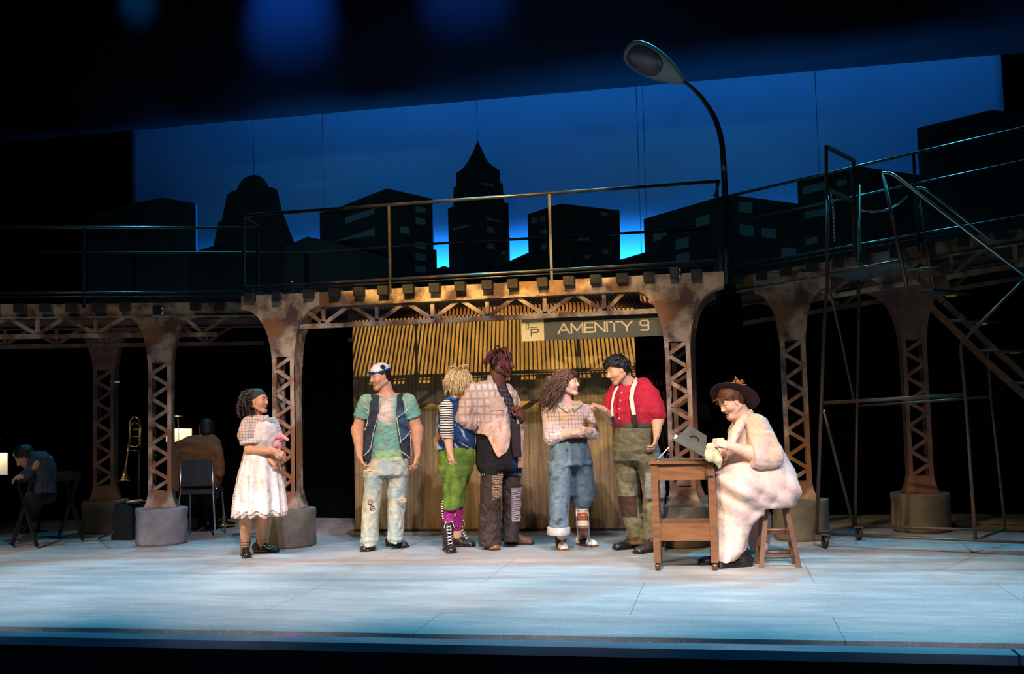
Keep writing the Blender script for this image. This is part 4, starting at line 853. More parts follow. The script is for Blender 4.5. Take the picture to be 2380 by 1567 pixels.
def tube_np(pts, rs, n=6):
    pts = np.asarray(pts, float); K = len(pts); rs = np.broadcast_to(np.asarray(rs, float), (K,)); t = np.gradient(pts, axis=0); t /= np.linalg.norm(t, axis=1)[:, None] + 1e-9
    a = np.cross(t[0], [0.3, 0.5, 0.81]); a /= np.linalg.norm(a) + 1e-9; V_ = []; an = 2 * np.pi * np.arange(n) / n
    for i in range(K):
        a = a - t[i] * (a @ t[i]); a /= np.linalg.norm(a) + 1e-9; b = np.cross(t[i], a); V_.append(pts[i] + rs[i] * (np.cos(an)[:, None] * a + np.sin(an)[:, None] * b))
    V_ = np.concatenate(V_); i, k = np.meshgrid(np.arange(K - 1), np.arange(n), indexing='ij'); i, k = i.ravel(), k.ravel(); k2 = (k + 1) % n
    F = np.stack([i * n + k, i * n + k2, (i + 1) * n + k2, (i + 1) * n + k], 1)
    caps = []
    if n == 6:
        caps = [[0, 3, 2, 1], [0, 5, 4, 3]]; e = (K - 1) * n; caps += [[e, e + 1, e + 2, e + 3], [e, e + 3, e + 4, e + 5]]
    return V_, np.concatenate([F, np.array(caps, int).reshape(-1, 4)]) if caps else F
def ball_np(c, r, n=16, m_=10):
    th = np.linspace(0.001, np.pi - 0.001, m_); ph = 2 * np.pi * np.arange(n) / n
    V_ = np.array([[np.sin(t) * np.cos(p), np.sin(t) * np.sin(p), np.cos(t)] for t in th for p in ph]) * np.asarray(r) + np.asarray(c)
    F = [[i * n + k, i * n + (k + 1) % n, (i + 1) * n + (k + 1) % n, (i + 1) * n + k] for i in range(m_ - 1) for k in range(n)]; return V_, np.array(F)[:, ::-1]
# ---------------------------------------------------------------- materials reading the painted colour attribute
def keep(cond, val): return np.where(cond, val, -1.0)
def amat(name, rough=0.8, var=0.25, vs=18, bmp=0.3, bs=220, pat=None, pc=(0.1, 0.05, 0.04), ps=0.03, pw=0.12, sheen=0.0, spec=0.3, sss=0.0, fold=0.0, fs=9):
    m, nt, b = new_mat(name); b.inputs['Roughness'].default_value = rough; b.inputs['Specular IOR Level'].default_value = spec
    at = nt.nodes.new('ShaderNodeAttribute'); at.attribute_name = 'Col'; c = at.outputs['Color']
    if var: 
        v = noise(nt, vs, 5, lo=0.3, hi=0.7); c = mixc(nt, math_(nt, 'MULTIPLY', v, var), c, (0, 0, 0))
    if pat:
        tc = nt.nodes.new('ShaderNodeTexCoord'); sx = nt.nodes.new('ShaderNodeSeparateXYZ'); nd = N(nt, 'ShaderNodeTexNoise', i_Scale=6.0, i_Detail=1.0)
        nt.links.new(tc.outputs['Object'], nd.inputs['Vector']); mx = nt.nodes.new('ShaderNodeVectorMath'); mx.operation = 'MULTIPLY_ADD'; nt.links.new(nd.outputs['Color'], mx.inputs[0]); mx.inputs[1].default_value = (0.03, 0.03, 0.03); nt.links.new(tc.outputs['Object'], mx.inputs[2]); nt.links.new(mx.outputs[0], sx.inputs[0])
        def lines(s_, off=0.0):
            f = math_(nt, 'FRACT', math_(nt, 'MULTIPLY_ADD', s_, 1.0 / ps, 50.3 + off)); return math_(nt, 'LESS_THAN', f, pw)
        if pat == 'check':
            u = math_(nt, 'MULTIPLY_ADD', sx.outputs[1], 0.45, sx.outputs[0]); k = math_(nt, 'MAXIMUM', lines(u), lines(sx.outputs[2])); k = math_(nt, 'MULTIPLY', k, 0.75)
        elif pat == 'stripe': k = lines(sx.outputs[2])
        elif pat == 'hex':
            vo = nt.nodes.new('ShaderNodeTexVoronoi'); vo.feature = 'DISTANCE_TO_EDGE'; vo.inputs['Scale'].default_value = 1 / ps; nt.links.new(mx.outputs[0], vo.inputs['Vector']); k = math_(nt, 'MULTIPLY', math_(nt, 'LESS_THAN', vo.outputs['Distance'], pw), 0.4)
        elif pat == 'spots':
            vo = nt.nodes.new('ShaderNodeTexVoronoi'); vo.inputs['Scale'].default_value = 1 / ps; nt.links.new(mx.outputs[0], vo.inputs['Vector']); k = math_(nt, 'LESS_THAN', vo.outputs['Distance'], pw)
        c = mixc(nt, k, c, pc)
    nt.links.new(c, b.inputs['Base Color'])
    if sss: b.inputs['Subsurface Weight'].default_value = sss; b.inputs['Subsurface Radius'].default_value = (0.02, 0.008, 0.004); b.inputs['Subsurface Scale'].default_value = 0.5
    if sheen: b.inputs['Sheen Weight'].default_value = sheen
    h = noise(nt, bs, 2, lo=0, hi=1)
    if fold: h = math_(nt, 'MULTIPLY_ADD', noise(nt, fs, 3, lo=0.2, hi=0.8, stretch=(1, 1, 2.2)), fold, h)
    if bmp: bump(nt, b, h, bmp, 0.006)
    return m
MS = amat('skin', 0.5, 0.12, 25, 0.08, 300, spec=0.35)
MC = amat('cloth', 0.85, 0.3, 16, 0.25, 300, fold=5, fs=14)
MDN = amat('denim', 0.9, 0.4, 24, 0.3, 420, fold=4, fs=14)
ML = amat('leather', 0.35, 0.3, 30, 0.15, 60, spec=0.5)
MH = amat('hair', 0.45, 0.5, 60, 0.3, 400, spec=0.4)
# ---------------------------------------------------------------- head
def unit(v): v = np.asarray(v, float); return v / np.linalg.norm(v)
def frame3(fwd, up=(0, 0, 1)):
    f = unit(fwd); u = np.asarray(up, float); u = unit(u - f * (u @ f)); return np.stack([f, np.cross(u, f), u], 1)   # columns: forward, left, up
def head_parts(c, fwd, s=0.92, up=(0, 0, 1), skin=(0.5, 0.28, 0.18), lip=None, brow=(0.03, 0.02, 0.015), jaw=1.0, nose=1.0, open_=0.0, gaze=(1, 0, 0), beard=0.0, fat=0.0, browup=0.0, smile=0.0, h=0.0030):
    Rm = frame3(fwd, up); S = SDF(); skin = np.array(skin); lip = np.array(lip if lip is not None else skin * np.array([0.85, 0.5, 0.5])) * 0.25 + skin * np.array([0.82, 0.6, 0.55]) * 0.75
    S.el((-0.012, 0, 0.035), (0.097, 0.077, 0.090), k=0.02)
    S.el((0.030, 0, -0.020), (0.066, 0.064 + fat, 0.088), k=0.03)
    for y in (-1, 1):
        S.rc((-0.015, y * (0.056 + fat), -0.055), (0.058, y * 0.020, -0.108), 0.022 + fat, 0.018 * jaw, k=0.03)
        S.el((0.058, y * 0.037, -0.032), (0.030, 0.026 + fat, 0.026), k=0.025)
        S.el((0.001, y * (0.079 + fat * 0.5), -0.010), (0.018, 0.008, 0.031), frame3((1, 0.0, 0.25 * 1), (0, 0, 1)), k=0.006)
        S.el((0.000, y * (0.089 + fat * 0.5), -0.008), (0.010, 0.006, 0.018), k=0.004, neg=True)
    S.rc((0.070, -0.014, -0.112), (0.070, 0.014, -0.112), 0.020 * jaw, 0.020 * jaw, k=0.02)
    S.rc((0.079, -0.032, 0.026), (0.079, 0.032, 0.026), 0.014, 0.014, k=0.018)
    for y in (-1, 1): S.el((0.100, y * 0.032, 0.004), (0.020, 0.020, 0.0135), k=0.010, neg=True)
    S.rc((0.090, 0, 0.014), (0.1115 * (1 + 0.02 * nose), 0, -0.029), 0.0075, 0.0115 * nose, k=0.012)
    for y in (-1, 1): S.el((0.100, y * 0.011 * nose, -0.033), (0.011, 0.0075, 0.0075), k=0.006)
    for y in (-1, 1): S.el((0.107, y * 0.007, -0.041), (0.005, 0.0032, 0.003), k=0.002, neg=True)
    sm = smile * 0.008
    for y in (-1, 1):
        S.rc((0.0925, 0, -0.0655), (0.0825, y * 0.021, -0.0695 + sm), 0.0046, 0.003, k=0.007)
        S.rc((0.0905, 0, -0.0785 - open_), (0.0820, y * 0.020, -0.0725 - open_ * 0.4 + sm), 0.0056, 0.003, k=0.007)
    S.rc((0.0985, -0.014, -0.072 - open_ * 0.5), (0.0985, 0.014, -0.072 - open_ * 0.5), 0.0028 + open_ * 0.5, 0.0028 + open_ * 0.5, k=0.003, neg=True)
    # upper and lower eyelids
    for y in (-1, 1):
        ey = y * 0.031
        for zz, rr in ((0.0115, 0.0042), (-0.0065, 0.0034)):
            S.ch([(0.0805, ey - 0.0135, 0.002), (0.0915, ey - 0.005, zz), (0.0915, ey + 0.005, zz), (0.0805, ey + 0.0135, 0.002)], [0.003, rr, rr, 0.003], k=0.004)
    v, f = S.mesh(h / s, 0.006)
    col = np.tile(skin, (len(v), 1)); x, y, z = v[:, 0], v[:, 1], v[:, 2]
    def blend(m, cc): m = np.clip(m, 0, 1)[:, None]; col[:] = col * (1 - m) + np.asarray(cc) * m
    blend(0.35 * np.exp(-(((x - 0.075) / 0.03) ** 2 + ((np.abs(y) - 0.038) / 0.02) ** 2 + ((z + 0.03) / 0.02) ** 2)), skin * np.array([1.0, 0.6, 0.55]))
    if beard: blend(beard * np.clip((-0.045 - z) / 0.02, 0, 1) * (x > -0.02) * (np.abs(z + 0.072) > 0.016 - 0.01 * (np.abs(y) > .02)), skin * 0.25)
    lipm = (x > 0.076) * (np.abs(y) < 0.0235) * (np.abs(z + 0.0722 + open_ * 0.5 - sm * np.abs(y) / 0.02) < (0.0115 + open_ * 0.6) * (1 - (np.abs(y) / 0.026) ** 2) ** 0.5 if True else 0)
    blend(np.nan_to_num(lipm.astype(float)), lip)
    if open_: blend(((x < 0.0965) & (x > 0.075) & (np.abs(y) < 0.014) & (np.abs(z + 0.072 + open_ * 0.5) < open_ * 0.5)).astype(float), (0.02, 0.005, 0.005))
    # brows and lash lines
    for sg in (-1, 1):
        t = (y * sg - 0.010) / 0.040; zb = 0.026 + browup * 0.006 + 0.008 * np.sin(np.clip(t, 0, 1) * 2.4); blend(((t > 0) & (t < 1) & (x > 0.05) & (np.abs(z - zb) < 0.0048 * (1.15 - 0.7 * t))).astype(float) * 0.92, brow)
        lw_ = (x > 0.078) & (np.abs(y - sg * 0.031) < 0.0155) & (np.abs(z - (0.0100 - 0.45 * ((y - sg * 0.031) / 0.016) ** 2 * 0.011)) < 0.0022); blend(lw_.astype(float) * 0.9, np.array(brow) * 0.7)
    parts = [(v, f, col)]
    g = unit(gaze)
    for sg in (-1, 1):
        ec = np.array((0.0775, sg * 0.031, 0.002)); ev, ef = ball_np(ec, 0.0128, 20, 16); dd = unit(g) ; dr = (ev - ec) @ dd / 0.0128
        cc = np.tile((0.62, 0.58, 0.55), (len(ev), 1)); cc[dr > 0.88] = (0.05, 0.025, 0.012); cc[dr > 0.97] = (0.005, 0.005, 0.005); parts.append((ev, ef, cc))
    return [((p @ Rm.T) * s + A3(c), f_, c_) for p, f_, c_ in parts]
def hand_parts(w, d, n, side=1, curl=(0.35, 0.4, 0.45, 0.5), thumb=0.4, s=0.92, skin=(0.5, 0.28, 0.18), spread=0.05, h=0.0032):
    """w wrist, d direction to the fingers, n palm normal; the thumb leaves on side*(n x d)"""
    d = unit(d); n = unit(np.asarray(n, float) - d * (np.asarray(n, float) @ d)); t = np.cross(n, d) * side; w = A3(w); S = SDF()
    Rm = np.stack([d, t, n], 1)
    S.rc(w - d * 0.03 * s, w + d * 0.02 * s, 0.0255 * s, 0.024 * s, k=0.01)
    S.bx(w + d * 0.052 * s, (0.040 * s, 0.037 * s, 0.0135 * s), 0.012 * s, Rm, k=0.022); S.el(w + d * 0.03 * s + t * 0.022 * s + n * 0.010 * s, (0.032 * s, 0.016 * s, 0.015 * s), Rm, k=0.014)
    for i, (off, L) in enumerate(((0.0285, 0.92), (0.0095, 1.02), (-0.0095, 0.95), (-0.0275, 0.76))):
        b = w + (d * (0.086 if i != 3 else 0.08) + t * off) * s; a = 0.0; dr = d + t * (off / 0.03 * spread); seg = [0.043 * L, 0.027 * L, 0.022 * L]; rr = [0.0088, 0.0080, 0.0072, 0.0060]
        pts = [b - dr * 0.012]
        pts.append(b); p = b
        for j in range(3):
            a += curl[i] * (1.0, 1.15, 0.8)[j]; dd = unit(dr * math.cos(a) + n * math.sin(a)); p = p + dd * seg[j] * s; pts.append(p)
        S.ch(pts, [rr[0] * s, rr[0] * s] + [q * s for q in rr[1:]], k=0.003)
    tb = w + (d * 0.022 + t * 0.026 + n * 0.006) * s; p1 = tb + unit(d * 0.75 + t * 0.75 + n * 0.25 * thumb) * 0.036 * s; p2 = p1 + unit(d * 0.95 + t * (0.35 - thumb * 0.7) + n * 0.6 * thumb) * 0.030 * s; p3 = p2 + unit(d * 0.95 - t * (0.2 + thumb * 0.6) + n * 0.7 * thumb) * 0.024 * s
    S.ch([tb, p1, p2, p3], [0.0135 * s, 0.0108 * s, 0.0092 * s, 0.0075 * s], k=0.006)
    v, f = S.mesh(h, 0.006); return (v, f, np.asarray(skin))
# ---------------------------------------------------------------- hair
def strands(c, fwd, s, roots, col, up=(0, 0, 1), L=0.2, g=0.5, r=0.005, curl=0.0, cf=40, step=0.014, seed=0, out=0.3, wild=0.15, radii=(0.105, 0.085, 0.100), comb=(0, 0, 0), n=6, taper=0.35, floor_=None):
    rnd = np.random.RandomState(seed); Rm = frame3(fwd, up); c = A3(c); parts = []; rd = np.array(radii) * s; col = np.asarray(col, float)
    for rt in roots:
        rt = unit(rt); ou = out(rt) if callable(out) else out; p = rt * rd; dn0 = np.array([0, 0, -1.0]) @ Rm; tg = dn0 - rt * (dn0 @ rt); dr = unit(rt * ou + tg * (1 - min(ou, 1)) * 1.2 + np.array(comb) + rnd.normal(size=3) * wild * 0.5); pts = [p.copy()]; LL = L * rnd.uniform(0.75, 1.15); K = max(int(LL / step), 3); ph = rnd.uniform(0, 6)
        down = np.array([0, 0, -1.0]) @ Rm
        for i in range(K):
            dr = unit(dr + down * g + np.array(comb) * 0.1 + rnd.normal(size=3) * wild); p = p + dr * step
            q = np.linalg.norm(p / rd)
            if q < 1.0 and p[2] > -0.10: p = p / q
            pts.append(p.copy())
        pts = np.array(pts)
        if curl:
            a = np.arange(len(pts)) * cf * step * 1.0 + ph; sd = np.cross(unit(pts[-1] - pts[0]), [0.2, 0.9, 0.1]); sd = unit(sd); s2 = np.cross(unit(pts[-1] - pts[0]), sd); am = np.minimum(np.arange(len(pts)) / 3.0, 1)[:, None] * curl; pts = pts + (np.cos(a)[:, None] * sd + np.sin(a)[:, None] * s2) * am
        rs = r * rnd.uniform(0.8, 1.25) * (1 - (1 - taper) * np.linspace(0, 1, len(pts)) ** 2); v, f = tube_np(pts, rs, n); parts.append(((v + np.array([-0.012, 0, 0.028]) * s) @ Rm.T + c, f, col * rnd.uniform(0.65, 1.35)))
    return parts
def cap_parts(c, fwd, s, col, up=(0, 0, 1), th=0.012, front=0.045, slope=0.55, low=-0.03, amp=0.004, f=60, seed=0, h=0.004, back=-0.07, radii=(0.097, 0.077, 0.090)):
    """hair mass over the skull, cut along a hairline"""
    Rm = frame3(fwd, up); S = SDF(); S.el((-0.012, 0, 0.035), tuple(np.array(radii) + th), k=0.01); S.el((-0.035, 0, -0.015), (0.070 + th * 0.6, 0.068 + th, 0.075), k=0.02)
    S.disp = lambda P: amp * nz(P, f, seed)
    S.cutf(lambda P: (P[:, 0] - front) - slope * np.maximum(P[:, 2] - 0.03, -0.012) * 1.6 - 0.0, 0.008)   # forehead line leans back
    S.cutf(lambda P: np.where(P[:, 0] > -0.02, (low + 0.6 * np.maximum(P[:, 0] + 0.02, 0)) - P[:, 2], back - P[:, 2]), 0.008)
    v, fa = S.mesh(h / s, 0.01); cc = np.asarray(col)[None] * (1 + 0.35 * nz(v, 120, seed))[:, None]
    return (v @ Rm.T * s + A3(c), fa, cc)
def fib_roots(n, zmin=-0.3, xmax=0.75, seed=0):
    out = []
    for i in range(n * 2):
        z = 1 - 2 * (i + 0.5) / (2 * n); ph = i * 2.39996; r_ = math.sqrt(max(1 - z * z, 0)); p = (r_ * math.cos(ph), r_ * math.sin(ph), z)
        if z > zmin and p[0] < xmax + 0 * z and not (p[0] > 0.35 and z < 0.55): out.append(p)
    return out
# ---------------------------------------------------------------- a person placed by the photo
class Person:
    def __init__(s, label, fx, fy, D=None):
        g = atZ(fx, fy, 0.0); s.D = D or (g - CAM).dot(FW); s.O = V(g.x, g.y, 0); s.root = thing('person', label, 'person', tuple(s.O), rz=YAW); s.Mi = Matrix.Rotation(-YAW, 3, 'Z')
        s.fx = fx; s.ppm = F_PX / s.D; s.skin = []
    def J(s, px, py, dy=0.0): w_ = atD(px, py, s.D + dy); return A3(s.Mi @ (w_ - s.O))
    def X(s, px, dy=0.0): return s.J(px, 1060, dy)[0]
    def Z(s, py): return s.J(s.fx, py)[2]
    def G(s, px, py): w_ = atZ(px, py, 0.0); return A3(s.Mi @ (w_ - s.O))
    def st(s, rows, dy=0.0):      # rows: (px_left, px_right, py, half_depth[, dy])
        out = []
        for r_ in rows:
            d = dy + (r_[4] if len(r_) > 4 else 0.0); a = s.J(r_[0], r_[2], d); b = s.J(r_[1], r_[2], d); m_ = (a + b) / 2; out.append((m_[2], m_[0], m_[1], abs(b[0] - a[0]) / 2, r_[3]))
        return out
    def add(s, name, S, m, col, h=0.0065, extra=()):
        v, f = S.mesh(h); cc = col(v) if callable(col) else col; return obj_from(name, [(v, f, cc)] + list(extra), m, s.root)
    def shoe(s, ank, toe, L=0.27, wd=0.045, col=(0.02, 0.015, 0.015), sole=(0.01, 0.01, 0.01), high=0.0, name='shoe', m=None, colf=None, H=0.06, top=None, sh=0.022):
        d = unit([toe[0], toe[1], 0]); a = np.array([ank[0], ank[1], 0.0]); S = SDF(); u = np.array([-d[1], d[0], 0]); Rm = np.stack([d, u, [0, 0, 1]], 1)
        hx = a - d * L * 0.22; tx = a + d * L * 0.66
        S.el(hx + [0, 0, 0.045], (0.045, wd * 0.88, 0.048), Rm, k=0.02); S.rc(hx + [0, 0, 0.05], a + d * L * 0.2 + [0, 0, 0.055], wd * 0.80, wd * 0.82, k=0.02)
        S.el(a + d * L * 0.40 + [0, 0, 0.032], (L * 0.32, wd * 1.05, 0.036), Rm, k=0.02); S.el(tx - d * 0.03 + [0, 0, 0.026], (0.05, wd * 0.95, 0.030), Rm, k=0.015)
        tp = np.array(top) if top is not None else a + [0, 0, 0.09]
        S.rc(a - d * 0.02 + [0, 0, 0.05], tp, wd * 0.98, (high if high > 0.01 else wd * 0.8), k=0.02)
        S.bx(a + d * L * 0.22 + [0, 0, 0.010], (L * 0.49, wd * 1.02, 0.012), 0.009, Rm, k=0.004)
        if top is not None: S.cut((0, 0, 1), tp[2])
        S.cut((0, 0, -1), 0.0)
        def cf(v):
            cc = np.tile(np.asarray(col, float), (len(v), 1)); cc[v[:, 2] < sh] = sole
            if colf: cc = colf(v, cc, (v - a) @ d, (v - a) @ u)
            return cc
        return s.add(name, S, m or ML, cf, 0.0045)
# ================================================================ the cast
import time as _t
_t0 = _t.time()
SK1 = srgb(205, 148, 112); SK2 = srgb(222, 170, 138); SKD = srgb(96, 58, 45); SKL = srgb(236, 190, 165)
def mixv(a, b, m): m = np.clip(m, 0, 1)[:, None]; return np.asarray(a) * (1 - m) + np.asarray(b) * m
def stains(v, base, spots, seed=0):
    c = np.array(base) if np.asarray(base).ndim > 1 else np.tile(np.asarray(base, float), (len(v), 1))
    for (cc, f, th, k) in spots:
        m = np.clip((nz(v, f * 1.8, seed) + 0.25 * nz(v, f * 6, seed + 2) - th * 0.85) * 3.2, 0, 1)[:, None] * k; c = c * (1 - m) + np.asarray(cc) * m; seed += 7
    return c
# ---------------------------------------------------------------- girl in apron
p = Person('person in a checked dress and white apron holding a pink toy', 600, 1297); J, G = p.J, p.G
B = SDF(); hc = J(600, 932, 0.0); fw = (0.93, -0.34, 0.06)
B.ch([J(596, 975, 0.02), J(597, 950, 0.01)], [0.055, 0.050]); B.loft(p.st([(577, 630, 972, 0.06), (572, 636, 1000, 0.08), (576, 632, 1040, 0.08)]), k=0.03)
el1 = J(579, 1046, -0.10); wr1 = J(640, 1049, -0.20); B.ch([J(576, 990, -0.05), el1, wr1], [0.055, 0.043, 0.027], k=0.02)
el2 = J(642, 1052, 0.02); wr2 = J(628, 1068, -0.12); B.ch([J(636, 990, 0.1), el2, wr2], [0.05, 0.040, 0.028], k=0.02)
kn = [J(572, 1150, -0.02), J(606, 1150, 0.06)]; an = [G(570, 1293), G(608, 1284)]
for k_, a_ in zip(kn, an): B.ch([k_ + [0.02, 0, 0.12], k_, (k_ * 0.45 + a_ * 0.55) + [0, 0, 0.04], a_ + [0, 0, 0.09], a_ + [0, 0, 0.05]], [0.055, 0.058, 0.056, 0.040, 0.038], k=0.02)
v, f = B.mesh(0.007); parts = [(v, f, SK1)] + head_parts(hc, fw, 0.88, skin=SK1, lip=srgb(170, 80, 80), gaze=(1, -.1, 0), brow=(0.01, 0.006, 0.005), fat=0.004)
parts.append(hand_parts(wr1, J(656, 1056, -0.2) - wr1, (0.3, 0.6, -0.6), 1, (0.7, 0.75, 0.8, 0.85), 0.7, 0.86, SK1)); parts.append(hand_parts(wr2, J(640, 1078, -0.13) - wr2, (0.2, 0.3, -0.9), -1, (0.8, 0.9, 0.9, 0.9), 0.6, 0.86, SK1))
obj_from('body', parts, MS, p.root)
MG = amat('gingham', 0.85, 0.2, 10, 0.2, 300, pat='check', pc=srgb(120, 84, 78), ps=0.026, pw=0.16, fold=5)
S = SDF(); S.loft(p.st([(583, 622, 966, 0.055), (571, 634, 977, 0.085), (566, 641, 1000, 0.115), (568, 642, 1022, 0.115), (570, 638, 1040, 0.105), (566, 642, 1060, 0.135), (556, 650, 1100, 0.185), (548, 658, 1150, 0.225), (543, 662, 1197, 0.25)]), k=0.02, cap=0.006)
wz = p.Z(1043)
def sk_fold(P, c0=J(602, 1100)):
    a = np.arctan2(P[:, 1] - c0[1], P[:, 0] - c0[0]); dn = np.clip((wz - P[:, 2]) / 0.45, 0, 1); return 0.016 * dn ** 0.7 * np.sin(a * 13 + 1.5 * np.sin(a * 3)) + 0.004 * np.sin(a * 40) * np.exp(-((P[:, 2] - wz) / 0.05) ** 2) + 0.004 * nz(P, 22, 3)
S.disp = sk_fold
S.ch([J(578, 985, -0.05), J(573, 1012, -0.08)], [0.072, 0.082], k=0.02)
dz = el1 - J(576, 990, -0.05)
S.ch([J(634, 985, 0.08), J(642, 1018, 0.06)], [0.06, 0.068], k=0.02)
v, f = S.mesh(0.007); cc = stains(v, srgb(218, 198, 182), [(srgb(178, 140, 100), 16, 0.25, 0.6)], 3); obj_from('dress', [(v, f, cc)], MG, p.root)
S = SDF(); S.ch([J(572, 1028, -0.09), J(579, 1031, -0.10), J(596, 1027, -0.12)], [0.060, 0.065, 0.03], k=0.02); S.cutp(dz, J(576, 1034, -0.09)); S.cutp(-dz, J(575, 1022, -0.09)); p.add('sleeve_cuff', S, MG, srgb(225, 212, 200))
S = SDF(); S.loft(p.st([(588, 628, 976, 0.075), (586, 641, 990, 0.115), (580, 646, 1005, 0.130), (576, 647, 1022, 0.130), (570, 641, 1040, 0.112), (565, 644, 1060, 0.145), (555, 652, 1100, 0.198), (547, 660, 1150, 0.238), (543, 664, 1188, 0.262)]), cap=0.004); S.disp = sk_fold
q = J(602, 1040); S.cutf(lambda P: -((P[:, 0] - q[0]) * 0.84 - (P[:, 1] - q[1]) * 0.55 + 0.045 + 0.25 * np.clip(wz - P[:, 2], 0, 1) * 0.4 - 0.09 * (P[:, 2] > wz)))
p.add('apron', S, MC, lambda v: stains(v, srgb(240, 230, 220), [(srgb(212, 180, 140), 14, 0.42, 0.55), (srgb(190, 150, 120), 25, 0.6, 0.5)], 9))
S = SDF(); S.ch([J(583, 968, 0.0), J(594, 973, -0.075), J(609, 978, -0.085)], [0.012, 0.016, 0.012], k=0.01); S.ch([J(609, 978, -0.085), J(618, 972, -0.05), J(622, 966, 0.0)], [0.010, 0.014, 0.01], k=0.008); p.add('collar', S, MG, srgb(220, 205, 195), 0.004)
for i, (k_, a_, tdir) in enumerate(((kn[0], an[0], (0.35, -1.0)), (kn[1], an[1], (1.0, -0.25)))):
    p.shoe(a_, tdir, 0.25, 0.040, (0.012, 0.010, 0.010), (0.008, 0.008, 0.008), name='shoe', top=a_ + [0, 0, 0.125], high=0.052)
    if i == 0:
        S = SDF(); S.ch([a_ + [0, 0, 0.08], a_ * 0.85 + k_ * 0.15 + [0, 0, 0.10]], [0.047, 0.052]); S.disp = lambda P: 0.004 * np.sin(P[:, 2] * 260); p.add('sock', S, MC, srgb(140, 112, 82), 0.005)
hairc = (0.022, 0.013, 0.011)
parts = [cap_parts(hc, fw, 0.88, (0.03, 0.022, 0.022), th=0.008, front=0.045, slope=0.75, low=0.005, amp=0.002)]
parts += strands(hc, fw, 0.88, [r_ for r_ in fib_roots(420, 0.0, 0.75) if r_[2] > 0.25 or r_[0] < 0.1], (0.045, 0.032, 0.032), L=0.12, g=0.03, r=0.0028, wild=0.05, seed=31, out=0.0, comb=(-1.0, 0, 0.1), radii=(0.107, 0.087, 0.100))
rnd = np.random.RandomState(4); Rm = frame3(fw)
for i in range(34):
    x0 = rnd.uniform(562, 588); y0 = 907 + (588 - x0) * rnd.uniform(0.1, 0.9) * 0.9; dyy = rnd.uniform(-0.09, 0.10); s0 = J(x0, y0, dyy); xe = 552 + (x0 - 562) * 1.75 + rnd.uniform(-3, 3); s1 = J(xe, rnd.uniform(952, 974), dyy * 1.25); K = 46; t_ = np.linspace(0, 1, K)
    path = s0[None] * (1 - t_[:, None]) + s1[None] * t_[:, None]; path[:, 0] -= 0.022 * np.sin(np.pi * t_); a = t_ * 2 * np.pi * 8.5 + i; path = path + np.stack([np.cos(a), np.sin(a), 0 * a], 1) * 0.0085
    vv, ff = tube_np(path, 0.0062 * (1 - 0.3 * t_), 6); parts.append((vv, ff, np.array((0.055, 0.032, 0.025)) * rnd.uniform(0.6, 1.5)))
obj_from('hair', parts, MH, p.root)
# the pink toy she hugs
tp_ = p.Mi.inverted(); w2 = lambda q: p.O + tp_ @ Vector(q)
toy = thing('plush_toy', 'pink soft toy with long arms held by the girl in the apron', 'soft toy', tuple(w2(J(648, 1062, -0.16))), rz=YAW); off = J(648, 1062, -0.16)
S = SDF(); S.el(J(645, 1036, -0.10), (0.035, 0.035, 0.05)); S.el(J(648, 1014, -0.10), (0.030, 0.03, 0.03)); S.ch([J(652, 1011, -0.10), J(668, 1022, -0.12)], [0.020, 0.016]); S.ch([J(645, 1042, -0.12), J(640, 1036, -0.16)], [0.018, 0.018]); S.ch([J(648, 1050, -0.12), J(657, 1063, -0.17)], [0.022, 0.020])
v, f = S.mesh(0.004); obj_from('body', [(v - off, f, srgb(232, 150, 152))], amat('plush', 0.95, 0.2, 40, 0.4, 200, sheen=0.3), toy)
# ---------------------------------------------------------------- man in the white cap
p = Person('person in a white cap, torn denim vest, green shirt and ripped pale jeans', 890, 1279); J, G = p.J, p.G
B = SDF(); hc = J(884, 876, 0.0); fw = (-0.80, -0.58, -0.13)
B.ch([J(900, 924, 0.02), J(893, 893, 0.02)], [0.072, 0.066]); B.rc(J(872, 930, 0.0), J(928, 928, 0.0), 0.055, 0.055, k=0.05); B.loft(p.st([(862, 940, 930, 0.09), (866, 938, 990, 0.11), (864, 936, 1060, 0.11)]), k=0.04)
sh = [J(853, 938, 0.0), J(949, 936, 0.0)]; elb = [J(832, 1000, 0.02), J(968, 1000, 0.02)]; wri = [J(836, 1060, -0.06), J(970, 1058, -0.02)]
for a, b_, c_ in zip(sh, elb, wri): B.ch([a, b_, c_], [0.070, 0.060, 0.030], k=0.03); B.rc(b_, b_ * 0.65 + c_ * 0.35, 0.052, 0.047, k=0.03)
v, f = B.mesh(0.007); parts = [(v, f, SK1)] + head_parts(hc, fw, 0.95, up=(-0.08, 0, 1), skin=SK1, lip=srgb(160, 85, 75), gaze=(1, 0.5, -.1), brow=(0.008, 0.006, 0.005), fat=0.006, open_=0.004, beard=0.15)
parts.append(hand_parts(wri[0], J(845, 1086, -0.08) - wri[0], (0.75, 0.3, 0), 1, (0.35, 0.4, 0.45, 0.5), 0.3, 0.98, SK1)); parts.append(hand_parts(wri[1], J(966, 1086, -0.04) - wri[1], (-0.75, 0.3, 0), -1, (0.35, 0.4, 0.45, 0.5), 0.3, 0.98, SK1))
obj_from('body', parts, MS, p.root)
S = SDF(); S.loft(p.st([(878, 922, 918, 0.08), (860, 940, 927, 0.11), (853, 948, 950, 0.125), (854, 946, 985, 0.14), (854, 944, 1020, 0.145), (858, 945, 1050, 0.14), (860, 945, 1071, 0.145)]), cap=0.006)
for a, b_ in zip(sh, elb):
    T = SDF(); T.rc(a + [0, 0, 0.01], a * 0.35 + b_ * 0.65, 0.080, 0.088); T.cutp(b_ - a, a * 0.47 + b_ * 0.53); S.sub(T, 0.04)
S.el(J(897, 913, -0.09), (0.070, 0.08, 0.05), k=0.01, neg=True)
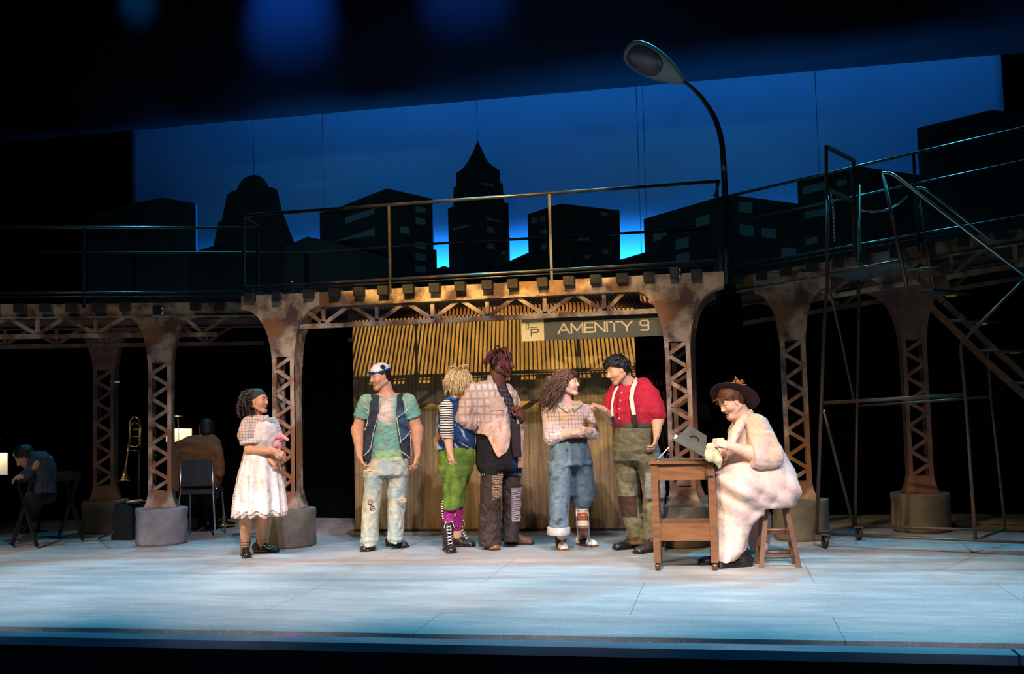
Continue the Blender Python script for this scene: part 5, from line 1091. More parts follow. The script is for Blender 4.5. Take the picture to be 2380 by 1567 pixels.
S.disp = lambda P: 0.006 * ridge(P * [1, 1, 2.6], 16, 2) + 0.003 * nz(P, 40, 1)
def teecol(v):
    z = (v[:, 2] - p.Z(1071)) / (p.Z(920) - p.Z(1071)); c = mixv(srgb(150, 178, 120), srgb(112, 170, 150), (z - 0.08) * 7); m = np.exp(-((v[:, 0] - J(897, 950)[0]) / 0.085) ** 4) * np.clip((z - 0.53) * 9 + 0.6 * nz(v, 12, 4), 0, 1)
    c = mixv(c, srgb(150, 185, 150), np.clip((z - 0.75) * 3, 0, 1)); c = mixv(c, srgb(228, 205, 185), m); return stains(v, c, [(srgb(150, 120, 80), 18, 0.5, 0.5), (srgb(90, 140, 120), 9, 0.35, 0.5)], 4)
p.add('shirt', S, MC, teecol)
VB = [(866, 934, 918, 0.105), (856, 946, 932, 0.135), (848, 953, 955, 0.155), (846, 953, 990, 0.165), (844, 953, 1030, 0.165), (843, 953, 1058, 0.165), (847, 950, 1080, 0.165)]
S = SDF(); S.loft(p.st(VB), cap=0.006); S.rc(J(862, 927, 0.02), J(848, 932, 0.0), 0.05, 0.035, k=0.03); S.rc(J(938, 925, 0.02), J(953, 932, 0.0), 0.05, 0.035, k=0.03)
for s_, q_ in zip(sh, (-1, 1)): S.el(s_ + [0.012 * q_, 0, -0.07], (0.052, 0.2, 0.085), k=0.02, neg=True)
ctr = J(900, 1000)
lpx = [(p.Z(y), J(x, y, -0.14)[0]) for x, y in ((880, 915), (879, 940), (880, 960), (876, 985), (870, 1005), (866, 1030), (861, 1052), (858, 1085))][::-1]; rpx = [(p.Z(y), J(x, y, -0.14)[0]) for x, y in ((921, 915), (922, 940), (921, 960), (923, 985), (926, 1010), (930, 1035), (934, 1050), (940, 1085))][::-1]
S.cutf(lambda P: np.where(P[:, 1] < ctr[1] + 0.03, np.minimum(P[:, 0] - np.interp(P[:, 2], [a[0] for a in lpx], [a[1] for a in lpx]), np.interp(P[:, 2], [a[0] for a in rpx], [a[1] for a in rpx]) - P[:, 0]), -1))
S.cutf(lambda P: (p.Z(1068) + 0.018 * np.sin(P[:, 0] * 23 + 2)) - P[:, 2])
S.disp = lambda P: 0.004 * nz(P, 20, 5) + 0.002 * nz(P, 60, 1)
def vestcol(v):
    x = v[:, 0]; z = v[:, 2]; c = np.tile(srgb(52, 60, 70), (len(v), 1)); pz = (z < p.Z(948) + (x - p.X(940, -0.12)) * 0.5) & (z > p.Z(1022) + (x - p.X(940, -0.12)) * 0.7) & (x > p.X(925, -0.12)); c[pz] = srgb(62, 92, 112); t = z > p.Z(950); c[t & (x > p.X(938, -0.12))] = srgb(70, 100, 120); return stains(v, c, [(srgb(30, 34, 40), 14, 0.3, 0.6)], 8)
v, f = S.mesh(0.0065); ex = []; 
def edge(pts, dy=-0.155, r=0.0038, col=srgb(225, 212, 190)):
    P_ = np.array([J(x, y, dy) for x, y in pts]); t_ = np.linspace(0, len(P_) - 1, 8 * len(P_)); Q = np.stack([np.interp(t_, range(len(P_)), P_[:, i]) for i in range(3)], 1); Q = Q + 0.0025 * np.sin(np.arange(len(Q))[:, None] * [1.7, 0, 2.3]); a, b_ = tube_np(Q, r, 6); return (a, b_, np.array(col))
for pts, dy in (([(879, 962), (877, 975), (871, 992), (866, 1015), (862, 1040), (856, 1050), (845, 1060)], -0.163), ([(922, 972), (926, 995), (930, 1018), (932, 1030)], -0.168), ([(922, 972), (938, 960), (953, 948)], -0.15), ([(932, 1026), (945, 1014), (954, 1003)], -0.145), ([(954, 1010), (955, 1035), (956, 1060)], -0.08), ([(936, 926), (940, 935), (944, 948), (945, 956)], -0.15), ([(933, 1050), (945, 1058), (952, 1064)], -0.155), ([(846, 944), (856, 950), (855, 975), (851, 995), (847, 1000)], -0.155), ([(920, 921), (930, 923), (942, 927), (952, 934)], -0.045)): ex.append(edge(pts, dy))
obj_from('vest', [(v, f, vestcol(v))] + ex, MDN, p.root)
S = SDF(); S.loft(p.st([(856, 948, 1062, 0.14), (850, 950, 1085, 0.15), (845, 948, 1105, 0.15)]), k=0.04, cap=0.02)
S.loft(p.st([(846, 897, 1095, 0.125), (846, 890, 1130, 0.115), (842, 884, 1175, 0.10), (840, 880, 1215, 0.10), (838, 880, 1262, 0.105), (840, 876, 1268, 0.10)], -0.02), k=0.04); S.loft(p.st([(897, 948, 1095, 0.125), (900, 947, 1130, 0.115), (900, 942, 1175, 0.10), (901, 940, 1215, 0.10), (900, 938, 1255, 0.10), (902, 937, 1261, 0.10)], 0.03), k=0.04)
S.disp = lambda P: 0.005 * ridge(P * [1, 1, 0.9], 12, 12) + 0.003 * nz(P, 34, 2) + 0.006 * np.sin(P[:, 2] * 110 + 3 * nz(P, 8, 1)) * np.clip((0.16 - P[:, 2]) / 0.1, 0, 1)
for x, y, w_ in ((861, 1168, 0.022), (866, 1181, 0.02), (936, 1163, 0.026), (860, 1097, 0.012), (860, 1109, 0.012)): S.el(J(x, y, -0.125), (w_ * (1 if y > 1120 else 2.4), 0.05, w_ * (1.0 if y > 1120 else 0.35)), k=0.004, neg=True)
def jeancol(v):
    c = mixv(srgb(196, 190, 160), srgb(166, 182, 172), 0.5 + nz(v, 8, 3)); c = stains(v, c, [(srgb(205, 172, 125), 9, 0.45, 0.5), (srgb(140, 105, 80), 12, 0.65, 0.5), (srgb(215, 208, 186), 7, 0.3, 0.5)], 21); hole = np.zeros(len(v), bool)
    for x, y, w_ in ((861, 1168, 0.028), (866, 1183, 0.026), (936, 1163, 0.032)): q = J(x, y, -0.1); dd = np.linalg.norm((v - q) * [1, 0.5, 1], axis=1); c[dd < w_ * 1.5] = srgb(220, 200, 165); c[dd < w_] = srgb(70, 66, 64)
    return c
p.add('jeans', S, MDN, jeancol)
parts = []
rnd = np.random.RandomState(9)
for cx_, cy_, w_, n_ in ((861, 1168, 9, 5), (866, 1183, 8, 4), (936, 1163, 9, 5), (860, 1097, 15, 3), (860, 1109, 14, 3)):
    for i in range(n_): y_ = cy_ + (i - n_ / 2) * 2.2; a = J(cx_ - w_, y_ + rnd.uniform(-1, 1), -0.10); b_ = J(cx_ + w_, y_ + rnd.uniform(-1, 1), -0.10); m_ = (a + b_) / 2 + [0, -0.012, 0]; vv, ff = tube_np([a, m_, b_], 0.0022, 6); parts.append((vv, ff, np.array(srgb(225, 210, 185))))
obj_from('frayed_threads', parts, MC, p.root)
p.shoe(G(858, 1277), (-0.1, -1.0), 0.27, 0.047, srgb(40, 38, 38)); p.shoe(G(915, 1270), (0.75, -0.8), 0.28, 0.046, srgb(58, 44, 36))
# cap and hair
Rm = frame3(fw, (-0.08, 0, 1)); parts = [cap_parts(hc, fw, 0.95, (0.012, 0.009, 0.008), up=(-0.08, 0, 1), th=0.010, front=0.05, slope=0.1, low=-0.01, amp=0.003)]
parts += strands(hc, fw, 0.95, [(0.8 + 0.03 * k % 3, -0.75 + 0.1 * k, 0.56) for k in range(15)], (0.012, 0.009, 0.008), L=0.045, g=0.5, r=0.005, wild=0.12, seed=3, out=0.15)
obj_from('hair', parts, MH, p.root)
S = SDF(); S.el((-0.015, 0, 0.058), (0.112, 0.093, 0.085)); S.cutf(lambda P: 0.050 - 0.16 * P[:, 0] - P[:, 2], 0.003)
S.el((0.108, 0, 0.036), (0.055, 0.075, 0.006), frame3((1, 0, -0.12)), k=0.004) if False else None
v, f = S.mesh(0.004); c = np.tile(srgb(240, 232, 225), (len(v), 1)); c[v[:, 2] < 0.064 - 0.16 * v[:, 0]] = srgb(40, 105, 160); c[(np.linalg.norm((v - [0.0, 0.10, 0.10]) * [1, 1, 1.0], axis=1) < 0.035) & (v[:, 1] > 0.05)] = (0.01, 0.01, 0.012)
pe = [(v @ Rm.T * 0.95 + hc, f, c)]
S = SDF(); S.el((0.092, 0.0, 0.052), (0.040, 0.062, 0.008), frame3((1, 0, 0.35))); v, f = S.mesh(0.004); pe.append((v @ Rm.T * 0.95 + hc, f, srgb(40, 105, 160)))
obj_from('cap', pe, MC, p.root)
# ---------------------------------------------------------------- hunched person in green trousers
p = Person('person with blond hair hunched behind the tall man, in striped sleeves and green cropped trousers', 1045, 1280); J, G = p.J, p.G; p.D += 0.0
B = SDF(); hc = J(1066, 892, 0.10); fw = (0.75, 0.45, -0.45)
B.ch([J(1058, 928, 0.06), J(1064, 905, 0.08)], [0.055, 0.05]); sh_ = J(1040, 950, -0.02); eb = J(1040, 1012, -0.10); wr = J(1046, 1052, -0.12)
B.ch([sh_, eb, wr], [0.062, 0.045, 0.030], k=0.03); B.loft(p.st([(1030, 1085, 940, 0.08, 0.06), (1026, 1092, 1040, 0.1, 0.06)]), k=0.03)
lk = J(1046, 1195, 0.0); B.ch([J(1048, 1150, 0.0), lk, J(1042, 1240, 0.0)], [0.06, 0.052, 0.045]); B.ch([J(1060, 1150, 0.25), J(1063, 1200, 0.28), J(1062, 1245, 0.3)], [0.06, 0.05, 0.045])
v, f = B.mesh(0.007); parts = [(v, f, SK2)] + head_parts(hc, fw, 0.88, skin=SK2); parts.append(hand_parts(wr, J(1050, 1078, -0.12) - wr, (0.6, 0.7, 0), 1, (0.3, 0.35, 0.4, 0.45), 0.2, 0.9, SK2)); obj_from('body', parts, MS, p.root)
MST = amat('striped_knit', 0.9, 0.1, 20, 0.2, 300, pat='stripe', pc=(0.012, 0.012, 0.014), ps=0.0225, pw=0.5)
S = SDF(); S.ch([J(1038, 946, -0.03), J(1038, 1005, -0.10), J(1041, 1021, -0.11)], [0.066, 0.060, 0.052], k=0.02); S.cutp((0.1, -0.2, -1), J(1041, 1021, -0.11)); S.disp = lambda P: 0.003 * nz(P, 40, 2); p.add('striped_sleeve', S, MST, srgb(232, 222, 205))
S = SDF(); S.loft(p.st([(1040, 1080, 925, 0.07, 0.06), (1020, 1095, 940, 0.12, 0.06), (1014, 1108, 975, 0.145, 0.06), (1011, 1105, 1010, 0.145, 0.06), (1007, 1104, 1045, 0.15, 0.06)]), cap=0.006); S.disp = lambda P: 0.006 * ridge(P, 14, 4) + 0.003 * nz(P, 40, 1)
S.el(J(1036, 955, -0.10), (0.075, 0.10, 0.10), k=0.02, neg=True)
def vb(v):
    c = stains(v, srgb(26, 62, 110), [(srgb(20, 34, 60), 12, 0.1, 0.9), (srgb(170, 190, 190), 16, 0.42, 0.9), (srgb(205, 170, 90), 11, 0.6, 0.8)], 30); c[v[:, 0] < p.X(1017, -0.12) + 0.02 * nz(v, 14, 2)] = srgb(170, 150, 90); q = J(1018, 1015, 0); c[(np.linalg.norm((v - q) * [1.6, 0, 0.8], axis=1) < 0.03)] = srgb(190, 100, 60); return c
p.add('vest', S, MDN, vb)
S = SDF(); S.ch([J(1030, 935, -0.02), J(1018, 985, 0.0), J(1012, 1010, 0.02)], [0.012, 0.010, 0.01], k=0.01); S.ch([J(1030, 935, -0.03), J(1046, 925, -0.03), J(1058, 930, -0.02)], [0.012, 0.013, 0.012], k=0.01); p.add('collar', S, MDN, srgb(40, 110, 170), 0.004)
S = SDF(); S.loft(p.st([(1018, 1100, 1040, 0.15, 0.05), (1018, 1104, 1070, 0.16, 0.05), (1022, 1098, 1100, 0.16, 0.06)]), k=0.04); S.loft(p.st([(1022, 1092, 1090, 0.13), (1028, 1082, 1130, 0.12), (1030, 1073, 1165, 0.105), (1027, 1068, 1185, 0.105)]), k=0.05, cap=0.006); S.loft(p.st([(1040, 1100, 1090, 0.12, 0.2), (1046, 1086, 1130, 0.12, 0.26), (1044, 1080, 1178, 0.11, 0.28)]), k=0.05, cap=0.006)
S.disp = lambda P: 0.006 * ridge(P * [1, 1, 0.7], 10, 6) + 0.003 * nz(P, 30, 8); p.add('cropped_trousers', S, MC, lambda v: stains(v, srgb(106, 134, 46), [(srgb(66, 90, 30), 12, 0.25, 0.6)], 2))
MLP = amat('leopard_knit', 0.9, 0.1, 20, 0.2, 300, pat='spots', pc=srgb(60, 12, 50), ps=0.016, pw=0.38)
S = SDF(); S.ch([J(1045, 1178, 0.0), J(1043, 1222, 0.0)], [0.064, 0.056]); p.add('sock', S, MLP, srgb(160, 36, 122), 0.005)
S = SDF(); S.ch([J(1062, 1175, 0.27), J(1062, 1225, 0.29)], [0.060, 0.054]); p.add('sock', S, MLP, srgb(160, 36, 122), 0.005)
S = SDF(); S.ch([J(1029, 1166, -0.04), J(1027, 1178, -0.04), J(1028, 1190, -0.04), J(1030, 1205, -0.04)], [0.008] * 4); p.add('striped_ribbon', S, MST, srgb(232, 222, 205), 0.004)
def boot(a_, td_, tz):
    q = np.array([a_[0], a_[1], 0]); o_ = p.shoe(a_, td_, 0.27, 0.047, srgb(38, 32, 32), srgb(16, 14, 14), high=0.062, name='boot', top=q + [0, 0, tz], sh=0.03); d = unit([td_[0], td_[1], 0]); u = np.array([-d[1], d[0], 0]); parts = []
    for k in range(7):
        t_ = k / 6; fr = q + d * (0.115 - 0.068 * t_ ** 0.7) + [0, 0, 0.075 + (tz - 0.09) * t_]; 
        for s_ in (-1, 1): vv, ff = tube_np([fr + u * 0.024 * s_, fr + d * 0.006 + [0, 0, 0.008], fr - u * 0.024 * s_ + [0, 0, 0.018]], 0.0032, 6); parts.append((vv, ff, np.array(srgb(235, 228, 215))))
    for s_ in (-1, 1): e = q + d * 0.05 + [0, 0, tz]; vv, ff = tube_np([e, e + u * 0.03 * s_ + d * 0.02 + [0, 0, 0.012], e + u * 0.05 * s_ + d * 0.02 - [0, 0, 0.05]], 0.0035, 6); parts.append((vv, ff, np.array(srgb(235, 228, 215))))
    l_ = obj_from('laces', parts, MC, o_)
boot(G(1042, 1281), (0.25, -1.0), 0.27); boot(G(1061, 1270), (0.9, -0.4), 0.24)
parts = [cap_parts(hc, fw, 0.9, srgb(150, 105, 45), th=0.022, front=0.07, slope=0.3, low=-0.05, amp=0.006, back=-0.085)]; rts = fib_roots(900, -0.5, 0.9)
parts += strands(hc, fw, 0.95, rts, srgb(222, 196, 140), L=0.125, g=0.26, r=0.0042, curl=0.007, cf=42, wild=0.07, seed=5, out=lambda r_: 0.2 if r_[2] > 0.3 else 0.35, radii=(0.122, 0.105, 0.116)); parts += strands(hc, fw, 0.93, [r_ for r_ in rts if r_[2] < 0.25], srgb(178, 112, 44), L=0.13, g=0.35, r=0.0040, curl=0.006, cf=42, wild=0.08, seed=6, out=0.25, radii=(0.122, 0.105, 0.112)); obj_from('hair', parts, MH, p.root)
# ---------------------------------------------------------------- tall man
p = Person('tall person with short dreadlocks in a bleached plaid overshirt and dark trousers', 1168, 1274); J, G = p.J, p.G
B = SDF(); hc = J(1166, 845, 0.0); fw = (0.96, -0.30, -0.02)
B.ch([J(1152, 905, 0.03), J(1158, 872, 0.02)], [0.088, 0.080]); B.rc(J(1125, 915, 0.02), J(1175, 918, 0.04), 0.06, 0.05, k=0.05); B.loft(p.st([(1118, 1195, 915, 0.10), (1115, 1200, 960, 0.14), (1120, 1200, 1040, 0.14)]), k=0.04)
s1_ = J(1100, 920, -0.05); e1_ = J(1082, 973, -0.12); w1_ = J(1124, 1000, -0.12); B.ch([s1_, e1_, w1_], [0.085, 0.058, 0.031], k=0.03)
s2_ = J(1184, 932, 0.10); e2_ = J(1202, 1000, 0.06); w2_ = J(1211, 967, -0.12); B.ch([s2_, e2_, w2_], [0.07, 0.055, 0.031], k=0.03)
v, f = B.mesh(0.007); parts = [(v, f, SKD)] + head_parts(hc, fw, 1.0, skin=SKD, lip=srgb(120, 70, 62), gaze=(1, 0, 0), brow=(0.006, 0.004, 0.004), fat=0.010, jaw=1.15, nose=1.25, beard=0.5)
parts.append(hand_parts(w1_, J(1140, 1006, -0.10) - w1_, (0.2, 0.9, -0.2), 1, (0.5, 0.6, 0.6, 0.6), 0.5, 1.05, SKD)); parts.append(hand_parts(w2_, J(1199, 944, -0.16) - w2_, (-0.5, 0.8, -0.1), -1, (1.2, 1.25, 1.3, 1.3), 0.9, 1.05, SKD)); obj_from('body', parts, MS, p.root)
TOR = [(1130, 1178, 898, 0.09), (1105, 1196, 912, 0.14), (1095, 1203, 935, 0.165), (1098, 1206, 970, 0.18), (1106, 1210, 1010, 0.18), (1110, 1210, 1050, 0.165)]
MPD = amat('dark_plaid', 0.9, 0.3, 30, 0.2, 300, pat='check', pc=srgb(120, 110, 114), ps=0.04, pw=0.08)
S = SDF(); S.loft(p.st(TOR), cap=0.02); S.disp = lambda P: 0.005 * ridge(P * [2, 1, 0.6], 16, 4); p.add('under_shirt', S, MPD, srgb(44, 38, 42))
S = SDF(); S.loft(p.st([(1186, 1208, 985, 0.02, -0.19), (1188, 1211, 1020, 0.022, -0.19), (1192, 1212, 1062, 0.02, -0.175)]), cap=0.006); S.disp = lambda P: 0.004 * nz(P * [3, 1, 0.4], 20, 1); p.add('shirt_tail', S, MC, srgb(42, 38, 42))
S = SDF(); JT = [(a - 5, b_ + 5, y, d + 0.028 + (0.03 if y > 1000 else 0)) for a, b_, y, d in TOR] + [(1104, 1214, 1095, 0.235)]
S.loft(p.st([(1124, 1186, 893, 0.105)] + JT[1:]), cap=0.006, k=0.03); S.rc(J(1135, 905, 0.0), J(1104, 918, -0.03), 0.085, 0.10, k=0.05); S.ch([s1_ + [0.02, 0, 0], J(1090, 945, -0.09), J(1081, 968, -0.12)], [0.108, 0.100, 0.094], k=0.05); S.ch([J(1076, 972, -0.13), J(1094, 980, -0.14)], [0.078, 0.080], k=0.02)
T4 = SDF(); T4.ch([s2_, e2_], [0.085, 0.078]); T4.rc(e2_, e2_ * 0.5 + w2_ * 0.5, 0.07, 0.055); T4.loft(p.st([(1194, 1212, 1000, 0.04, -0.02), (1196, 1213, 1085, 0.03, -0.02)]), k=0.03)
T4.disp = lambda P: 0.006 * ridge(P, 12, 7)
fx = [(p.Z(y), J(x, y, -0.18)[0]) for x, y in ((1150, 880), (1156, 905), (1166, 925), (1180, 950), (1185, 980), (1187, 1010), (1184, 1035), (1177, 1050), (1158, 1062))][::-1]; bx_ = [(p.Z(y), J(x, y, -0.18)[0]) for x, y in ((1060, 1004), (1126, 1008), (1134, 1015), (1148, 1045), (1154, 1056), (1160, 1064))][::-1]
cz_ = J(1160, 960)
gx = [(p.Z(y), J(x, y, -0.12)[0]) for x, y in ((1172, 880), (1180, 905), (1192, 930), (1199, 960), (1202, 1000), (1204, 1090))][::-1]
S.cutf(lambda P: np.where((P[:, 1] < cz_[1] - 0.02), P[:, 0] - np.interp(P[:, 2], [a[0] for a in fx], [a[1] for a in fx]), -1) if False else np.where(P[:, 1] < cz_[1] + 0.09, np.minimum(P[:, 0] - np.interp(P[:, 2], [a[0] for a in fx], [a[1] for a in fx]), np.interp(P[:, 2], [a[0] for a in gx], [a[1] for a in gx]) - P[:, 0]), -1))
S.cutf(lambda P: np.where((P[:, 1] < cz_[1] + 0.12) & (P[:, 0] < p.X(1195, -0.12)), np.interp(P[:, 2], [a[0] for a in bx_], [a[1] for a in bx_], left=9, right=-9) - P[:, 0], -1))
S.cutf(lambda P: p.Z(1088) - P[:, 2])
S.disp = lambda P: 0.013 * ridge(P * [1.3, 1, 0.8], 9, 7) + 0.004 * nz(P, 34, 2)
z0_, z1_ = p.Z(1065), p.Z(895)
def jc(v):
    z = (v[:, 2] - z0_) / (z1_ - z0_); c = mixv(srgb(226, 172, 140), srgb(200, 178, 160), (z - 0.2) * 3); c = mixv(c, srgb(214, 205, 200), (z - 0.8) * 5); pl = np.maximum(0.5 + 0.5 * np.sin((v[:, 0] + 0.3 * v[:, 1]) * 105 + nz(v, 6, 1)), 0.5 + 0.5 * np.sin(v[:, 2] * 85 + nz(v, 6, 2))) ** 4; c = mixv(c, srgb(124, 94, 82), pl * np.clip((z - 0.3) * 2, 0, 0.6)); return stains(v, c, [(srgb(236, 205, 180), 10, 0.3, 0.7), (srgb(176, 112, 100), 13, 0.45, 0.6)], 41)
v, f = S.mesh(0.0065); ex = []
for y, x in ((940, 1180), (958, 1183), (978, 1186), (1000, 1185), (1018, 1184), (1040, 1176)): vv, ff = ball_np(J(x - 3, y, -0.205), (0.006, 0.004, 0.006), 10, 6); ex.append((vv, ff, np.array((0.02, 0.012, 0.01))))
v2, f2 = T4.mesh(0.0065); obj_from('overshirt', [(v, f, jc(v)), (v2, f2, jc(v2))] + ex, MC, p.root)
S = SDF(); S.loft(p.st([(1133, 1176, 872, 0.088, 0.02), (1126, 1186, 902, 0.12, 0.0)]), cap=0.004); S.loft(p.st([(1138, 1174, 866, 0.078, 0.02), (1134, 1184, 905, 0.10, 0.0)]), neg=True, k=0.004, cap=0.002); S.cutf(lambda P: keep(P[:, 1] < 0.05, P[:, 0] - (p.X(1146, -0.1) + (p.Z(872) - P[:, 2]) * 0.35))); p.add('collar', S, MC, srgb(176, 160, 148), 0.0035)
S = SDF(); S.loft(p.st([(1137, 1172, 924, 0.010, -0.188), (1137, 1170, 955, 0.010, -0.198)]), cap=0.004); p.add('chest_pocket', S, MC, srgb(196, 170, 150), 0.0045)
S = SDF(); S.loft(p.st([(1112, 1206, 1000, 0.19), (1107, 1212, 1030, 0.20), (1104, 1213, 1075, 0.19), (1110, 1213, 1090, 0.16)]), k=0.04); S.loft(p.st([(1110, 1172, 1080, 0.145), (1117, 1170, 1104, 0.13)], -0.04), k=0.03, cap=0.004); S.loft(p.st([(1160, 1213, 1080, 0.135), (1168, 1211, 1104, 0.125)], 0.08), k=0.03, cap=0.004)
S.disp = lambda P: 0.006 * ridge(P, 13, 9) + 0.003 * nz(P, 34, 1)
p.add('shorts', S, MDN, lambda v: mixv(srgb(30, 29, 33), srgb(26, 48, 82), ((v[:, 0] > p.X(1190, -0.12)) & (v[:, 2] < p.Z(1062))).astype(float)))
S = SDF(); S.loft(p.st([(1117, 1169, 1095, 0.12), (1116, 1166, 1150, 0.12), (1113, 1165, 1200, 0.125), (1111, 1166, 1250, 0.135), (1114, 1166, 1268, 0.13)], -0.05), k=0.03, cap=0.01); S.loft(p.st([(1170, 1211, 1095, 0.115), (1168, 1211, 1150, 0.11), (1168, 1209, 1200, 0.11), (1166, 1206, 1245, 0.115), (1168, 1208, 1258, 0.11)], 0.10), k=0.02, cap=0.01)
S.disp = lambda P: 0.008 * ridge(P * [1, 1, 1.3], 12, 14) + 0.004 * nz(P, 30, 3)
def bc(v):
    c = stains(v, srgb(66, 54, 48), [(srgb(46, 36, 32), 10, 0.2, 0.7)], 6); q = (v[:, 0] > p.X(1142, -0.12)) & (v[:, 0] < p.X(1168, -0.12)) & (v[:, 2] > p.Z(1158)) & (v[:, 1] < -0.05); c[q] = srgb(128, 104, 84); q = (v[:, 0] > p.X(1186, -0.12) - 0.0) & (v[:, 2] > p.Z(1215)) & (v[:, 2] < p.Z(1135)); c[q] = srgb(150, 138, 140); return c
p.add('trousers', S, MDN, bc)
parts = []; rnd = np.random.RandomState(2)
for i in range(13): y = 1108 + i * 3.8; a, m_, b_ = J(1144 + rnd.uniform(-1, 2), y, -0.168), J(1155, y + rnd.uniform(0, 3.5), -0.185), J(1167, y + rnd.uniform(-2, 2), -0.165); vv, ff = tube_np([a, m_, b_], 0.0042, 6); parts.append((vv, ff, np.array(srgb(165, 136, 108))))
obj_from('frayed_threads', parts, MC, p.root); parts = []
for i in range(16): y = 1142 + i * 4.4; a, m_, b_ = J(1188, y, -0.01), J(1197, y + 2, -0.03), J(1209, y + rnd.uniform(-2, 6), 0.0); vv, ff = tube_np([a, m_, b_], 0.0034, 6); parts.append((vv, ff, np.array(srgb(190, 178, 178))))
obj_from('frayed_threads', parts, MC, p.root); parts = []
for i in range(30): x = 1115 + i * 3.3; a = J(x, 1102, -0.155 if x < 1168 else -0.02); vv, ff = tube_np([a, a + [rnd.uniform(-.01, .01), -0.004, -0.014]], 0.0022, 6); parts.append((vv, ff, np.array(srgb(190, 180, 160))))
obj_from('frayed_threads', parts, MC, p.root)
p.shoe(G(1140, 1274), (0.25, -1.0), 0.29, 0.052, srgb(140, 88, 58), srgb(60, 40, 30)); p.shoe(G(1194, 1265), (0.95, -0.35), 0.29, 0.048, srgb(120, 76, 54), srgb(60, 40, 30))
rts = fib_roots(60, 0.10, 0.55); parts = [cap_parts(hc, fw, 1.0, (0.02, 0.010, 0.010), th=0.006, front=0.055, slope=0.5, low=-0.01, amp=0.002)]
parts += strands(hc, fw, 1.0, [r_ for r_ in rts if r_[2] > 0.3], srgb(92, 40, 48), L=0.13, g=0.42, r=0.0078, wild=0.12, seed=12, out=0.9, taper=0.8, comb=(-0.15, 0, 0.2)); parts += strands(hc, fw, 1.0, [(0.55, -0.5, 0.65), (0.45, -0.65, 0.6), (0.35, -0.7, 0.6), (0.6, -0.35, 0.72), (0.2, -0.75, 0.6), (0.5, -0.6, 0.62), (0.3, -0.78, 0.5), (0.62, -0.5, 0.58)], srgb(110, 36, 40), L=0.17, g=0.55, r=0.0075, wild=0.07, seed=13, out=0.5, taper=0.8); obj_from('dreadlocks', parts, MH, p.root)
# ---------------------------------------------------------------- woman with long messy hair
p = Person('person with long messy brown hair in a plaid shirt and baggy blue trousers', 1335, 1280); J, G = p.J, p.G
B = SDF(); hc = J(1322, 892, 0.0); fw = (0.86, -0.50, 0.08)
B.ch([J(1313, 940, 0.02), J(1318, 912, 0.02)], [0.056, 0.050]); B.rc(J(1292, 945, 0.02), J(1345, 943, 0.03), 0.045, 0.045, k=0.04); B.loft(p.st([(1285, 1352, 945, 0.08), (1286, 1358, 1010, 0.10)]), k=0.03)
s1_ = J(1277, 958, -0.02); e1_ = J(1284, 1016, -0.06); w1_ = J(1338, 1006, -0.22); B.ch([s1_, e1_, w1_], [0.055, 0.046, 0.028], k=0.02)
s2_ = J(1362, 955, 0.04); e2_ = J(1376, 1008, 0.0); w2_ = J(1368, 1002, -0.18); B.ch([s2_, e2_, w2_], [0.05, 0.042, 0.028], k=0.02)
for kx, ax_, ay_, dd in ((1300, 1305, 1276, 0.0), (1350, 1358, 1268, 0.06)): k_ = J(kx, 1160, dd); a_ = G(ax_, ay_); B.ch([k_, (k_ + a_) / 2, a_ + [0, 0, 0.08]], [0.06, 0.05, 0.038], k=0.02)
v, f = B.mesh(0.007); parts = [(v, f, SKL)] + head_parts(hc, fw, 0.86, skin=SKL, lip=srgb(200, 100, 100), gaze=(1, 0.3, 0.05), brow=(0.03, 0.015, 0.01), fat=0.006, smile=0.8)
parts.append(hand_parts(w1_, J(1356, 1002, -0.22) - w1_, (0.2, 0.9, 0.2), 1, (0.75, 0.8, 0.85, 0.9), 0.6, 0.86, SKL)); parts.append(hand_parts(w2_, J(1354, 1000, -0.24) - w2_, (0.0, 0.9, 0.3), -1, (0.7, 0.75, 0.8, 0.85), 0.6, 0.86, SKL)); obj_from('body', parts, MS, p.root)
MP = amat('window_plaid', 0.85, 0.15, 10, 0.2, 300, pat='check', pc=srgb(96, 66, 60), ps=0.034, pw=0.10, fold=4)
S = SDF(); S.loft(p.st([(1298, 1336, 935, 0.06), (1280, 1356, 944, 0.10), (1276, 1366, 962, 0.125), (1280, 1366, 985, 0.13), (1283, 1364, 1008, 0.13), (1284, 1362, 1022, 0.125)]), k=0.03, cap=0.008)
S.ch([s1_, e1_ + [0.0, 0, 0.01]], [0.075, 0.082], k=0.03); S.ch([e1_, e1_ * 0.68 + w1_ * 0.32], [0.075, 0.056], k=0.02); S.ch([s2_, e2_], [0.066, 0.064], k=0.03); S.ch([e2_, e2_ * 0.6 + w2_ * 0.4], [0.056, 0.052], k=0.02)
S.el(J(1322, 936, -0.07), (0.05, 0.07, 0.06), k=0.01, neg=True); S.disp = lambda P: 0.006 * ridge(P, 16, 3) + 0.003 * nz(P, 40, 1)
p.add('plaid_shirt', S, MP, lambda v: stains(v, srgb(216, 196, 186), [(srgb(196, 160, 100), 8, 0.2, 0.6), (srgb(240, 232, 228), 7, 0.3, 0.6)], 4))
S = SDF(); flap(S, J(1296, 937, -0.07), J(1322, 955, -0.135), 0.022, (0.1, -1, 0.3)); flap(S, J(1333, 952, -0.135), J(1352, 934, -0.08), 0.022, (0.5, -1, 0.3)); p.add('collar', S, MP, srgb(206, 188, 160), 0.0035)
S = SDF(); S.loft(p.st([(1283, 1364, 1017, 0.130), (1282, 1366, 1027, 0.134)]), cap=0.004); p.add('belt', S, ML, srgb(74, 40, 26), 0.005); 
S = SDF(); S.loft(p.st([(1284, 1362, 1024, 0.125), (1276, 1370, 1050, 0.17), (1274, 1376, 1080, 0.185)]), k=0.04, cap=0.01)
